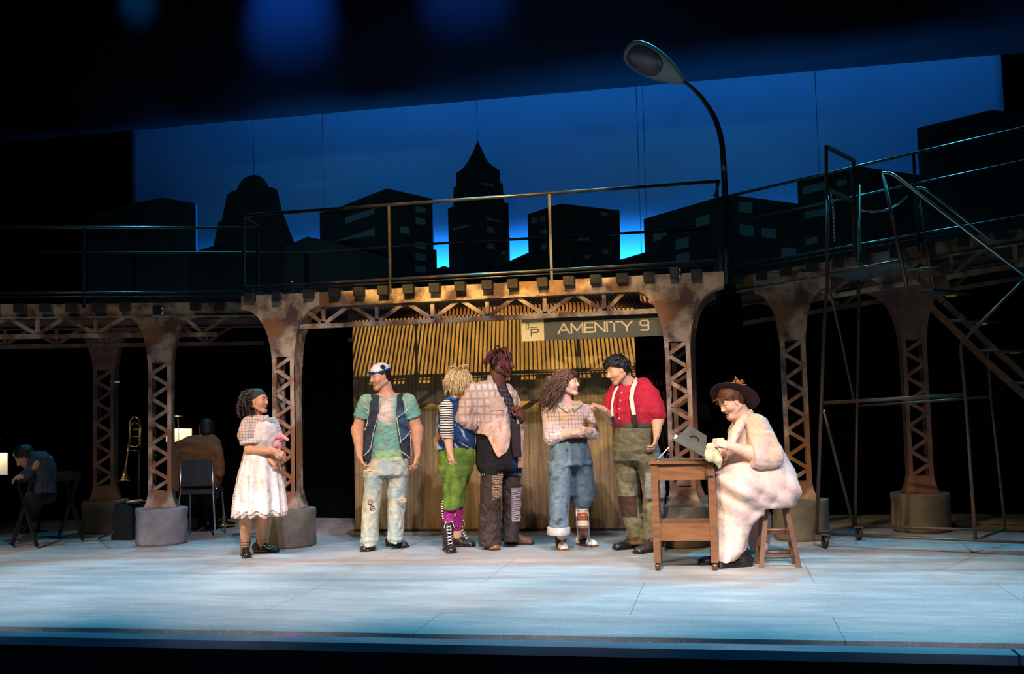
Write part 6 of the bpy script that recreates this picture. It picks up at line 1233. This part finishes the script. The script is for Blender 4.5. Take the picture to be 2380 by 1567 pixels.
S.loft(p.st([(1273, 1330, 1075, 0.165), (1273, 1330, 1110, 0.16), (1274, 1327, 1150, 0.14), (1275, 1323, 1200, 0.125), (1275, 1322, 1232, 0.12)], -0.03), k=0.03, cap=0.006); S.loft(p.st([(1318, 1376, 1075, 0.165), (1322, 1381, 1110, 0.16), (1324, 1383, 1140, 0.15), (1326, 1381, 1162, 0.13), (1334, 1372, 1180, 0.09)], 0.06), k=0.03, cap=0.01)
wz5 = p.Z(1024)
S.disp = lambda P: 0.010 * np.sin(P[:, 0] * 60 + 2 * nz(P, 5, 2)) * np.exp(-((P[:, 2] - wz5 + 0.08) / 0.14) ** 2) + 0.006 * ridge(P * [1, 1, 0.8], 12, 5) + 0.003 * nz(P, 34, 2)
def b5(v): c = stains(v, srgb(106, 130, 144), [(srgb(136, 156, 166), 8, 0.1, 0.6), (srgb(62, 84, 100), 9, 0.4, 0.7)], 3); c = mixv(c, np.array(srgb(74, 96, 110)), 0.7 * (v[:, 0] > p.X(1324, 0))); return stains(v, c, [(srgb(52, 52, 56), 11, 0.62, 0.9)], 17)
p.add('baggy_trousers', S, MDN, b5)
S = SDF(); S.loft(p.st([(1272, 1325, 1224, 0.135), (1271, 1326, 1234, 0.140), (1272, 1325, 1243, 0.135)], -0.03), cap=0.012); p.add('trouser_cuff', S, MDN, srgb(196, 198, 196), 0.005)
S = SDF(); kx_ = J(1352, 1185, 0.05); S.ch([kx_, J(1354, 1215, 0.05), G(1358, 1268) + [0, 0, 0.10]], [0.066, 0.060, 0.048]); S.disp = lambda P: 0.006 * np.sign(np.sin(P[:, 2] * 75)) * (np.abs(np.sin(P[:, 2] * 75)) > 0.75) + 0.004 * nz(P, 50, 1)
p.add('leg_brace', S, ML, lambda v: mixv(srgb(150, 84, 56), srgb(200, 178, 156), (nz(v * [0.4, 0.4, 1.5], 22, 5) > -0.1).astype(float)), 0.0045)
m = MB(); 
for sx in (-1, 1):
    a = J(1352 + sx * 13, 1178, 0.0); b_ = J(1357 + sx * 12, 1258, 0.0); m.tube([a, (Vector(a) + Vector(b_)) / 2 + V(sx * 0.008, 0, 0), b_], 0.006, 8)
m.build('brace_bars', M['scafbright'], p.root, local=True)
S = SDF(); S.ch([G(1303, 1276) + [0, 0, 0.06], G(1303, 1276) + [0, 0, 0.17]], [0.048, 0.054]); p.add('sock', S, MC, srgb(40, 30, 30), 0.005)
def saddle(v, cc, dx, du):
    cc[:] = np.where((v[:, 2] < 0.022)[:, None], srgb(120, 80, 50), cc); q = (v[:, 2] >= 0.022) & (dx > -0.012) & (dx < 0.085); cc[q] = (0.012, 0.010, 0.010); q = q & (np.abs(du) < 0.016) & (v[:, 2] > 0.05); cc[q] = srgb(200, 190, 170); return cc
p.shoe(G(1304, 1275), (0.12, -1), 0.255, 0.043, srgb(235, 225, 212), colf=saddle); p.shoe(G(1357, 1268), (0.6, -0.9), 0.255, 0.043, srgb(235, 225, 212), colf=saddle)
parts = [cap_parts(hc, fw, 0.9, srgb(72, 48, 38), th=0.020, front=0.060, slope=0.75, low=-0.03, amp=0.006, back=-0.10)]; rts = [r_ for r_ in fib_roots(760, -0.35, 0.50) if not (r_[0] > 0.22 and r_[2] < 0.6)]
parts += strands(hc, fw, 0.9, rts, srgb(98, 68, 52), L=0.31, g=0.16, r=0.0042, curl=0.007, cf=48, wild=0.07, seed=25, out=lambda r_: 0.06 if r_[2] > 0.6 else (0.3 if r_[2] > 0.3 else 0.85), radii=(0.122, 0.106, 0.124), comb=(-0.45, -0.1, 0)); parts += strands(hc, fw, 0.9, rts[::2], srgb(140, 106, 84), L=0.28, g=0.15, r=0.0025, curl=0.008, cf=55, wild=0.10, seed=26, out=lambda r_: 0.1 if r_[2] > 0.6 else (0.35 if r_[2] > 0.3 else 0.9), radii=(0.124, 0.108, 0.127), comb=(-0.45, -0.1, 0)); obj_from('hair', parts, MH, p.root)
# ---------------------------------------------------------------- man in red
p = Person('person in a rolled-sleeve red shirt with white suspenders leaning forward', 1498, 1277); J, G = p.J, p.G
B = SDF(); hc = J(1435, 861, -0.02); fw = (-0.86, -0.40, -0.28); upv = (-0.3, 0, 1)
B.ch([J(1466, 898, 0.04), J(1446, 878, 0.02)], [0.078, 0.064]); B.rc(J(1440, 918, 0.03), J(1490, 912, 0.05), 0.04, 0.04, k=0.05); B.loft(p.st([(1432, 1505, 915, 0.08), (1430, 1508, 985, 0.10)]), k=0.03)
s1_ = J(1514, 925, -0.02); e1_ = J(1528, 975, -0.04); w1_ = J(1526, 1012, -0.17); B.ch([s1_, e1_, w1_], [0.078, 0.058, 0.031], k=0.03)
s2_ = J(1424, 925, 0.06); e2_ = J(1420, 972, -0.02); w2_ = J(1400, 950, -0.24); B.ch([s2_, e2_, w2_], [0.06, 0.050, 0.030], k=0.03)
v, f = B.mesh(0.007); parts = [(v, f, SK2)] + head_parts(hc, fw, 0.97, up=upv, skin=SK2, lip=srgb(190, 110, 95), gaze=(1, 0, -0.2), brow=(0.006, 0.004, 0.004), beard=0.35, fat=0.004, nose=1.15)
parts.append(hand_parts(w1_, J(1521, 1040, -0.19) - w1_, (-0.8, 0.3, 0), -1, (0.35, 0.4, 0.5, 0.55), 0.3, 1.0, SK2)); parts.append(hand_parts(w2_, J(1382, 941, -0.25) - w2_, (0.1, 0.2, -0.9), 1, (1.2, 1.25, 1.3, 1.3), 0.9, 1.0, SK2)); obj_from('body', parts, MS, p.root)
RED = srgb(196, 40, 62)
S = SDF(); S.loft(p.st([(1443, 1482, 895, 0.07, 0.04), (1424, 1520, 910, 0.12, 0.03), (1415, 1530, 930, 0.15, 0.02), (1414, 1528, 955, 0.16, 0.02), (1418, 1520, 980, 0.155, 0.02), (1426, 1516, 1002, 0.15, 0.02)]), k=0.03, cap=0.01)
S.ch([s1_ - [0.01, 0, -0.02], J(1520, 950, -0.03), J(1526, 962, -0.04)], [0.095, 0.092, 0.082], k=0.04); S.ch([s2_, J(1419, 962, 0.0)], [0.074, 0.064], k=0.03); S.rc(J(1436, 908, 0.02), J(1495, 898, 0.05), 0.075, 0.085, k=0.04); S.el(J(1456, 886, -0.08), (0.055, 0.08, 0.055), k=0.01, neg=True)
S.ch([J(1517, 962, -0.08), J(1540, 962, -0.01)], [0.03, 0.03], k=0.02); S.disp = lambda P: 0.007 * ridge(P, 13, 33) + 0.003 * nz(P, 34, 1)
v, f = S.mesh(0.0065); ex = []
for x, y in ((1445, 913), (1442, 931), (1440, 951), (1439, 973)): vv, ff = ball_np(J(x, y, -0.16 if y > 920 else -0.13), (0.008, 0.007, 0.008), 12, 6); ex.append((vv, ff, np.array(srgb(240, 230, 215))))
obj_from('red_shirt', [(v, f, stains(v, RED, [(srgb(170, 28, 54), 10, 0.3, 0.5)], 1))] + ex, MC, p.root)
def strap(name, pts, w_, col):
    m = MB()
    for a, b_ in zip(pts[:-1], pts[1:]): m.bar(a, Vector(b_) + (Vector(b_) - Vector(a)) * 0.04, w_, 0.008, up=(0, -1, 0.15))
    m.build(name, mat('strap_' + name, col, rough=0.8), p.root, local=True)
strap('suspender', [J(1481, 880, 0.05), J(1476, 890, -0.06), J(1470, 905, -0.125), J(1467, 925, -0.15), J(1470, 945, -0.158), J(1474, 966, -0.160)], 0.036, srgb(240, 226, 205)); strap('suspender', [J(1436, 898, -0.05), J(1427, 915, -0.115), J(1422, 940, -0.135), J(1423, 968, -0.14)], 0.020, srgb(240, 226, 205))
strap('suspender_tab', [J(1474, 964, -0.168), J(1478, 988, -0.172)], 0.045, srgb(36, 32, 28)); strap('suspender_tab', [J(1423, 968, -0.15), J(1428, 990, -0.15)], 0.03, srgb(36, 32, 28))
S = SDF(); S.loft(p.st([(1426, 1516, 984, 0.165, 0.02), (1424, 1520, 1010, 0.17, 0.02), (1424, 1530, 1040, 0.165, 0.02), (1426, 1540, 1070, 0.17, 0.02)]), k=0.05, cap=0.01); S.loft(p.st([(1425, 1482, 1060, 0.14), (1430, 1484, 1100, 0.13), (1436, 1486, 1150, 0.11), (1446, 1496, 1200, 0.11), (1458, 1502, 1250, 0.105), (1460, 1500, 1262, 0.10)], 0.08), k=0.03, cap=0.012); S.loft(p.st([(1476, 1543, 1060, 0.15), (1486, 1546, 1100, 0.14), (1494, 1546, 1150, 0.125), (1494, 1540, 1200, 0.12), (1492, 1534, 1250, 0.115), (1494, 1532, 1266, 0.11)], -0.06), k=0.03, cap=0.012)
S.disp = lambda P: 0.006 * ridge(P * [1, 1, 0.8], 11, 18) + 0.004 * nz(P, 30, 5) + 0.006 * np.sin(P[:, 2] * 100) * np.clip((0.14 - P[:, 2]) / 0.1, 0, 1)
def c6(v):
    c = stains(v, srgb(122, 118, 90), [(srgb(146, 140, 106), 7, 0.1, 0.7), (srgb(70, 68, 56), 10, 0.35, 0.6)], 14); q = (v[:, 2] < p.Z(1152)) & (v[:, 2] > p.Z(1202)) & (v[:, 0] < J(1480, 1170)[0]); c[q] = srgb(72, 52, 42); q = (v[:, 0] > p.X(1524, -0.12)); c = mixv(c, srgb(110, 132, 140), q * 0.8); q = v[:, 2] < 0.12; c = mixv(c, srgb(104, 76, 50), q * 0.8); return c
p.add('work_trousers', S, MDN, c6)
S = SDF(); S.loft(p.st([(1426, 1517, 983, 0.172, 0.02), (1426, 1518, 994, 0.174, 0.02)]), cap=0.004); p.add('waistband', S, MDN, srgb(88, 84, 62), 0.005)
S = SDF(); S.loft(p.st([(1500, 1545, 1098, 0.03, -0.20), (1498, 1547, 1130, 0.034, -0.20), (1500, 1545, 1160, 0.03, -0.18)]), cap=0.012); S.disp = lambda P: 0.003 * nz(P, 40, 2); p.add('cargo_pocket', S, MDN, srgb(134, 138, 132), 0.005)
p.shoe(G(1474, 1275), (-1.0, -0.35), 0.29, 0.050, srgb(30, 26, 24), srgb(12, 10, 10), sh=0.03); p.shoe(G(1516, 1282), (-0.8, -0.7), 0.30, 0.052, srgb(66, 52, 44), srgb(26, 22, 20), sh=0.03)
parts = [cap_parts(hc, fw, 0.99, (0.006, 0.006, 0.008), up=upv, th=0.024, front=0.085, slope=0.2, low=-0.005, amp=0.009, f=75, back=-0.06)]; rts = [r_ for r_ in fib_roots(90, 0.1, 0.95) if r_[2] > 0.25 or r_[0] < -0.3]
parts += strands(hc, fw, 0.99, rts + [(0.85, y, 0.5) for y in (-.5, -.3, -.1, .1, .3)], (0.008, 0.008, 0.010), up=upv, L=0.06, g=0.22, r=0.009, wild=0.35, seed=8, out=0.4, radii=(0.118, 0.098, 0.112), comb=(0.35, 0, 0.1)); obj_from('hair', parts, MH, p.root)
# ---------------------------------------------------------------- seated woman
p = Person('person in a brimmed hat and pale patterned dress seated at the table reading', 1700, 1318, D=8.35); J, G = p.J, p.G
gy = lambda q: q
B = SDF(); hc = J(1699, 934, 0.0); fw = (-0.84, -0.38, -0.42); upv = (-0.35, -0.05, 1)
B.ch([J(1733, 985, 0.04), J(1714, 955, 0.02)], [0.095, 0.080]); B.el(J(1702, 966, -0.01), (0.045, 0.05, 0.042), k=0.04); B.loft(p.st([(1718, 1775, 985, 0.12), (1705, 1800, 1060, 0.15)]), k=0.04)
s1_ = J(1752, 1000, -0.10); e1_ = J(1778, 1062, -0.20); w1_ = J(1692, 1036, -0.26); B.ch([s1_, e1_, w1_], [0.09, 0.062, 0.031], k=0.03); B.rc(e1_, e1_ * 0.6 + w1_ * 0.4, 0.060, 0.052, k=0.03)
s2_ = J(1720, 1005, 0.16); e2_ = J(1715, 1065, 0.10); w2_ = J(1672, 1050, -0.08); B.ch([s2_, e2_, w2_], [0.08, 0.055, 0.030], k=0.03)
a1, a2 = G(1722, 1316), G(1672, 1312)
for a_, kx in ((a1, J(1712, 1170, -0.08)), (a2, J(1690, 1175, 0.10))): B.ch([kx, a_ + [0, 0, 0.09]], [0.085, 0.05], k=0.03)
v, f = B.mesh(0.0075); parts = [(v, f, SKL)] + head_parts(hc, fw, 0.97, up=upv, skin=SKL, lip=srgb(190, 105, 95), gaze=(1, 0, -0.35), brow=srgb(150, 100, 70), fat=0.006, open_=0.007, jaw=1.2)
parts.append(hand_parts(w1_, J(1668, 1028, -0.27) - w1_, (0.1, 0.75, -0.5), 1, (0.8, 0.85, 0.9, 0.95), 0.8, 0.98, SKL)); parts.append(hand_parts(w2_, J(1650, 1045, -0.10) - w2_, (0.2, -0.8, 0.4), 1, (0.7, 0.75, 0.8, 0.8), 0.6, 0.95, SKL)); obj_from('body', parts, MS, p.root)
MX = amat('netted_print', 0.85, 0.12, 8, 0.2, 300, pat='hex', pc=srgb(176, 136, 136), ps=0.040, pw=0.028, fold=4)
DR = srgb(214, 188, 180)
S = SDF(); S.loft(p.st([(1722, 1762, 966, 0.10, 0.02), (1710, 1780, 978, 0.15, 0.02), (1697, 1795, 1000, 0.20, 0.02), (1690, 1810, 1030, 0.22, 0.02), (1676, 1826, 1060, 0.235, 0.02), (1660, 1842, 1090, 0.25, 0.02), (1660, 1854, 1120, 0.26, 0.02), (1668, 1859, 1150, 0.27, 0.02), (1690, 1851, 1170, 0.25, 0.02), (1740, 1830, 1186, 0.20, 0.02)]), k=0.04, cap=0.05)
S.ch([J(1800, 1130, -0.08), J(1730, 1125, -0.18)], [0.17, 0.15], k=0.05); S.ch([J(1800, 1135, 0.14), J(1712, 1130, 0.12)], [0.16, 0.14], k=0.05)
S.loft(p.st([(1664, 1745, 1100, 0.20, -0.05), (1663, 1775, 1135, 0.23, -0.05), (1665, 1772, 1165, 0.22, -0.04), (1667, 1760, 1190, 0.20, -0.03), (1666, 1747, 1220, 0.18, -0.02), (1664, 1738, 1250, 0.17, -0.02), (1662, 1728, 1280, 0.165, -0.02), (1664, 1705, 1302, 0.15, -0.02)]), k=0.05, cap=0.008)
S.ch([J(1820, 1140, -0.1), J(1745, 1205, -0.14)], [0.12, 0.03], k=0.05)
S.cutf(lambda P: np.where(P[:, 0] > p.X(1770, -0.12), p.Z(1180) - P[:, 2], -1), 0.01)
S.disp = lambda P: 0.009 * ridge(P * [1.0, 0.8, 0.6], 7, 24) + 0.003 * nz(P, 26, 5) + 0.011 * np.sin((P[:, 0] * 0.75 + P[:, 2]) * 36 + nz(P, 5, 1)) * np.clip(1 - np.abs(P[:, 2] - 0.62) / 0.25, 0, 1)
p.add('dress', S, MX, lambda v: stains(v, DR, [(srgb(240, 210, 180), 6, 0.2, 0.6)], 8), 0.0075)
S = SDF(); S.ch([s1_ + [0.01, 0, 0.01], J(1768, 1030, -0.16), J(1790, 1058, -0.20)], [0.125, 0.118, 0.10], k=0.04); S.ch([J(1790, 1058, -0.20), J(1762, 1060, -0.22), J(1742, 1058, -0.235)], [0.10, 0.095, 0.088], k=0.03)
dv = unit(w1_ - e1_); S.cutp(dv + np.array([0, 0, -0.3]), J(1745, 1058, -0.235)); S.ch([s2_, e2_], [0.10, 0.09], k=0.03); S.disp = lambda P: 0.009 * ridge(P, 12, 5) + 0.004 * nz(P, 30, 3); p.add('dress_sleeve', S, MX, lambda v: stains(v, DR, [(srgb(240, 205, 165), 7, 0.1, 0.7)], 3), 0.007)
S = SDF(); S.ch([J(1746, 958, 0.02), J(1730, 972, -0.10), J(1712, 1000, -0.20), J(1700, 1035, -0.24)], [0.02, 0.030, 0.036, 0.028], k=0.03); S.ch([J(1722, 985, -0.14), J(1706, 1010, -0.18), J(1694, 1040, -0.20)], [0.03, 0.034, 0.03], k=0.03); S.disp = lambda P: 0.006 * ridge(P * [2, 1, 0.7], 14, 2); p.add('shawl_collar', S, MX, srgb(236, 214, 190), 0.006)
S = SDF(); S.loft(p.st([(1745, 1790, 1190, 0.13, 0.25), (1742, 1790, 1230, 0.13, 0.25), (1740, 1788, 1262, 0.12, 0.25), (1745, 1780, 1280, 0.11, 0.25)]), cap=0.02); S.disp = lambda P: 0.008 * ridge(P, 12, 5); p.add('dress_tail', S, MX, DR, 0.007)
p.shoe(G(1722, 1317), (-1.0, -0.25), 0.29, 0.050, (0.012, 0.010, 0.010), (0.008, 0.007, 0.007), top=a1 + [0, 0, 0.15], high=0.056, sh=0.028); p.shoe(G(1680, 1311), (-1.0, -0.1), 0.28, 0.050, (0.012, 0.010, 0.010), (0.008, 0.007, 0.007))
Rm = frame3(fw, upv); parts = [cap_parts(hc, fw, 0.97, srgb(96, 58, 36), up=upv, th=0.016, front=0.075, slope=0.15, low=-0.015, amp=0.005, back=-0.07)]; parts += strands(hc, fw, 0.97, [(0.85, -0.7 + 0.11 * k, 0.42) for k in range(13)] + [(0.1 - 0.08 * k, -0.95, 0.1) for k in range(8)], srgb(120, 74, 44), up=upv, L=0.055, g=0.3, r=0.005, curl=0.006, cf=120, wild=0.3, seed=3, out=0.4, radii=(0.11, 0.093, 0.105)); obj_from('hair', parts, MH, p.root)
S = SDF(); zb = 0.058; S.el((-0.02, 0, zb), (0.205, 0.200, 0.010), k=0.01); S.el((-0.02, 0, zb + 0.02), (0.108, 0.092, 0.085), k=0.025); S.el((-0.02, 0, zb - 0.03), (0.098, 0.082, 0.06), k=0.008, neg=True); S.disp = lambda P: 0.0015 * nz(P, 60, 1)
v, f = S.mesh(0.0045); hu = unit([0.30, 0.50, 0.80]); hf = unit(np.array(fw) - hu * (np.array(fw) @ hu)); Rh = np.stack([hf, np.cross(hu, hf), hu], 1); hat_c = srgb(66, 42, 44)
parts = [(v @ Rh.T * 0.98 + hc, f, np.array(hat_c) * 1.0)]; obj_from('hat', parts, amat('felt', 0.9, 0.2, 30, 0.2, 300), p.root)
hat = [o for o in p.root.children if o.name.startswith('hat')][0]; parts = []; rnd = np.random.RandomState(6)
for i in range(22):
    b_ = J(1713 + rnd.uniform(-4, 6), 899 + rnd.uniform(-2, 3), -0.02); dx = rnd.uniform(-22, 24); hh = rnd.uniform(2, 26); e_ = J(1713 + dx, 899 - hh + abs(dx) * 0.35, rnd.uniform(-0.12, 0.04)); m_ = (b_ + e_) / 2 + [0, 0, 0.02]; t_ = np.linspace(0, 1, 10)[:, None]; pt = b_ * (1 - t_) ** 2 + m_ * 2 * t_ * (1 - t_) + e_ * t_ ** 2; pt[:, 0] += 0.006 * np.sin(t_[:, 0] * 9 + i); vv, ff = tube_np(pt, 0.0055 * (1.05 - t_[:, 0]) + 0.0012, 6); parts.append((vv, ff, np.array(srgb(232, 130, 70) if i % 3 else srgb(240, 190, 150))))
obj_from('feather_trim', parts, MC, hat)
def w3(q): return p.O + p.Mi.inverted() @ Vector(q)
# handkerchief and folder
of = J(1655, 1075, -0.2); hk = thing('handkerchief', 'cream handkerchief hanging from the hand that holds the folder', 'cloth', tuple(w3(of)), rz=YAW)
S = SDF(); S.ch([J(1648, 1040, -0.24), J(1650, 1060, -0.23), J(1655, 1064, -0.22)], [0.03, 0.04, 0.03]); S.ch([J(1656, 1042, -0.24), J(1668, 1068, -0.22), J(1672, 1086, -0.2)], [0.025, 0.035, 0.012]); S.ch([J(1650, 1045, -0.24), J(1645, 1062, -0.22)], [0.03, 0.026]); S.disp = lambda P: 0.010 * ridge(P * [2.0, 1, 0.7], 16, 4)
v, f = S.mesh(0.005); obj_from('cloth', [(v - of, f, srgb(232, 215, 170))], MC, hk)
fd = thing('open_folder', 'dark hardback folder held open by the seated woman', 'folder', tuple(w3(J(1600, 1040, -0.25))), rz=YAW); M['folder'] = mat('folder_board', (0.09, 0.085, 0.06), (0.06, 0.058, 0.045), 8, rough=0.45)
def slab(pts, th, name, mm, off=(0, 0, 0)):
    a, b_, c_, d_ = [w3(q) + Vector(off) for q in pts]; n_ = (b_ - a).cross(d_ - a).normalized(); m = MB(); m.quadbox([q + n_ * k for k in (0, th) for q in (a, b_, d_, c_)]); return m.build(name, M[mm], fd, bevel=0.001)
slab([J(1602, 989, -0.12), J(1643, 1013, -0.12), J(1639, 1064, -0.26), J(1565, 1024, -0.26)], 0.005, 'cover', 'folder')
slab([J(1565, 1024, -0.26), J(1639, 1064, -0.26), J(1645, 1066, -0.05), J(1572, 1020, -0.05)], 0.005, 'cover', 'folder')
slab([J(1570, 1010, -0.20), J(1600, 1026, -0.20), J(1600, 1034, -0.22), J(1566, 1020, -0.22)], 0.002, 'page', 'paper')
m = MB(); cc_ = w3(J(1605, 1030, -0.26)); fx_ = (w3(J(1639, 1064, -0.26)) - w3(J(1565, 1024, -0.26))).normalized(); fy_ = (w3(J(1602, 989, -0.12)) - w3(J(1565, 1024, -0.26))).normalized(); fn = fx_.cross(fy_).normalized(); 
if fn.dot(CAM - cc_) < 0: fn = -fn
ct = w3((J(1602, 989, -0.12) + J(1643, 1013, -0.12) + J(1639, 1064, -0.26) + J(1565, 1024, -0.26)) / 4) + fn * 0.006
pts = [ct + fx_ * 0.036 * math.cos(a) + fy_ * 0.036 * math.sin(a) for a in [math.pi * k / 10 for k in range(11)]]
for a, b_ in zip(pts[:-1], pts[1:]): m.bar(a, b_, 0.012, 0.002, up=fn)
m.build('emblem', M['blackplastic'], fd)
# ---------------------------------------------------------------- musicians in the dark
p = Person('person in a brown coat seated with their back turned behind the left columns', 458, 1232, D=11.6); J, G = p.J, p.G
B = SDF(); hc = J(481, 1000, 0.25); B.ch([J(470, 1025, 0.2), J(480, 1005, 0.24)], [0.06, 0.055]); B.loft(p.st([(430, 500, 1030, 0.1, 0.15), (425, 505, 1130, 0.14, 0.15)])); B.ch([J(440, 1150, 0.2), J(440, 1150, 0.6), G(452, 1228) + [0, 0.3, 0.05]], [0.09, 0.08, 0.05]); B.ch([J(480, 1150, 0.2), J(480, 1150, 0.6), G(480, 1228) + [0, 0.3, 0.05]], [0.09, 0.08, 0.05])
v, f = B.mesh(0.010); obj_from('body', [(v, f, SK1)] + head_parts(hc, (-0.2, 0.95, -0.2), 0.95, skin=SK1, h=0.006), MS, p.root)
S = SDF(); S.loft(p.st([(440, 498, 1012, 0.08, 0.18), (412, 512, 1025, 0.14, 0.17), (402, 519, 1050, 0.18, 0.16), (400, 516, 1090, 0.19, 0.15), (400, 507, 1140, 0.19, 0.15)]), cap=0.02); S.ch([J(506, 1050, 0.1), J(508, 1100, 0.1), J(498, 1150, 0.25)], [0.07, 0.065, 0.05]); S.disp = lambda P: 0.012 * ridge(P, 9, 5); p.add('coat', S, MC, srgb(110, 76, 44), 0.010)
S = SDF(); S.ch([J(440, 1150, 0.2), J(440, 1152, 0.6), G(452, 1228) + [0, 0.3, 0.06]], [0.10, 0.09, 0.065]); S.ch([J(480, 1150, 0.2), J(480, 1152, 0.6), G(480, 1228) + [0, 0.3, 0.06]], [0.10, 0.09, 0.06]); p.add('trousers', S, MC, (0.01, 0.01, 0.012), 0.010)
p.shoe(G(454, 1228), (0.2, -1), 0.26, 0.045, srgb(90, 70, 55)); obj_from('hair', [cap_parts(hc, (-0.2, 0.95, -0.2), 0.97, (0.015, 0.012, 0.011), th=0.014, front=0.06, slope=0.3, low=-0.02, h=0.006)], MH, p.root)
p = Person('person in dark clothes hunched over a keyboard at the far left', 88, 1240, D=11.0); J, G = p.J, p.G
B = SDF(); hc = J(58, 1062, -0.05); B.rc(J(104, 1095, 0.02), J(110, 1150, 0.1), 0.10, 0.09); B.ch([J(82, 1070, 0.05), J(66, 1066, 0.0)], [0.06, 0.055]); B.loft(p.st([(80, 118, 1060, 0.1), (85, 122, 1100, 0.12)])); B.ch([J(84, 1078, -0.12), J(66, 1098, -0.2), J(52, 1106, -0.22)], [0.055, 0.045, 0.03]); B.ch([J(110, 1150, 0.1), J(80, 1155, -0.1), G(78, 1236) + [0, 0, 0.06]], [0.09, 0.07, 0.05])
v, f = B.mesh(0.009); parts = [(v, f, SK1)] + head_parts(hc, (-0.75, -0.2, -0.62), 0.92, skin=SK1, h=0.005); parts.append(hand_parts(J(54, 1105, -0.22), (-1, 0, -0.3), (0, 0, -1), 1, s=0.9, skin=SK1, h=0.004)); obj_from('body', parts, MS, p.root)
S = SDF(); S.loft(p.st([(72, 104, 1050, 0.1), (72, 118, 1062, 0.15), (78, 125, 1085, 0.17), (84, 126, 1105, 0.17), (84, 128, 1145, 0.17)]), cap=0.02); S.ch([J(84, 1075, -0.10), J(66, 1098, -0.20), J(58, 1103, -0.21)], [0.07, 0.056, 0.044]); S.disp = lambda P: 0.012 * ridge(P, 9, 9); p.add('jacket', S, MC, srgb(62, 68, 80), 0.009)
S = SDF(); S.ch([J(110, 1150, 0.1), J(80, 1155, -0.1), G(78, 1236) + [0, 0, 0.08]], [0.10, 0.085, 0.062]); p.add('trousers', S, MC, (0.012, 0.012, 0.015), 0.009); p.shoe(G(78, 1236), (-0.3, -1), 0.26, 0.045)
obj_from('hair', [cap_parts(hc, (-0.75, -0.2, -0.62), 0.94, (0.015, 0.012, 0.012), th=0.016, front=0.06, slope=0.3, low=-0.02, h=0.006)], MH, p.root)
print('people built in', round(_t.time() - _t0, 1))
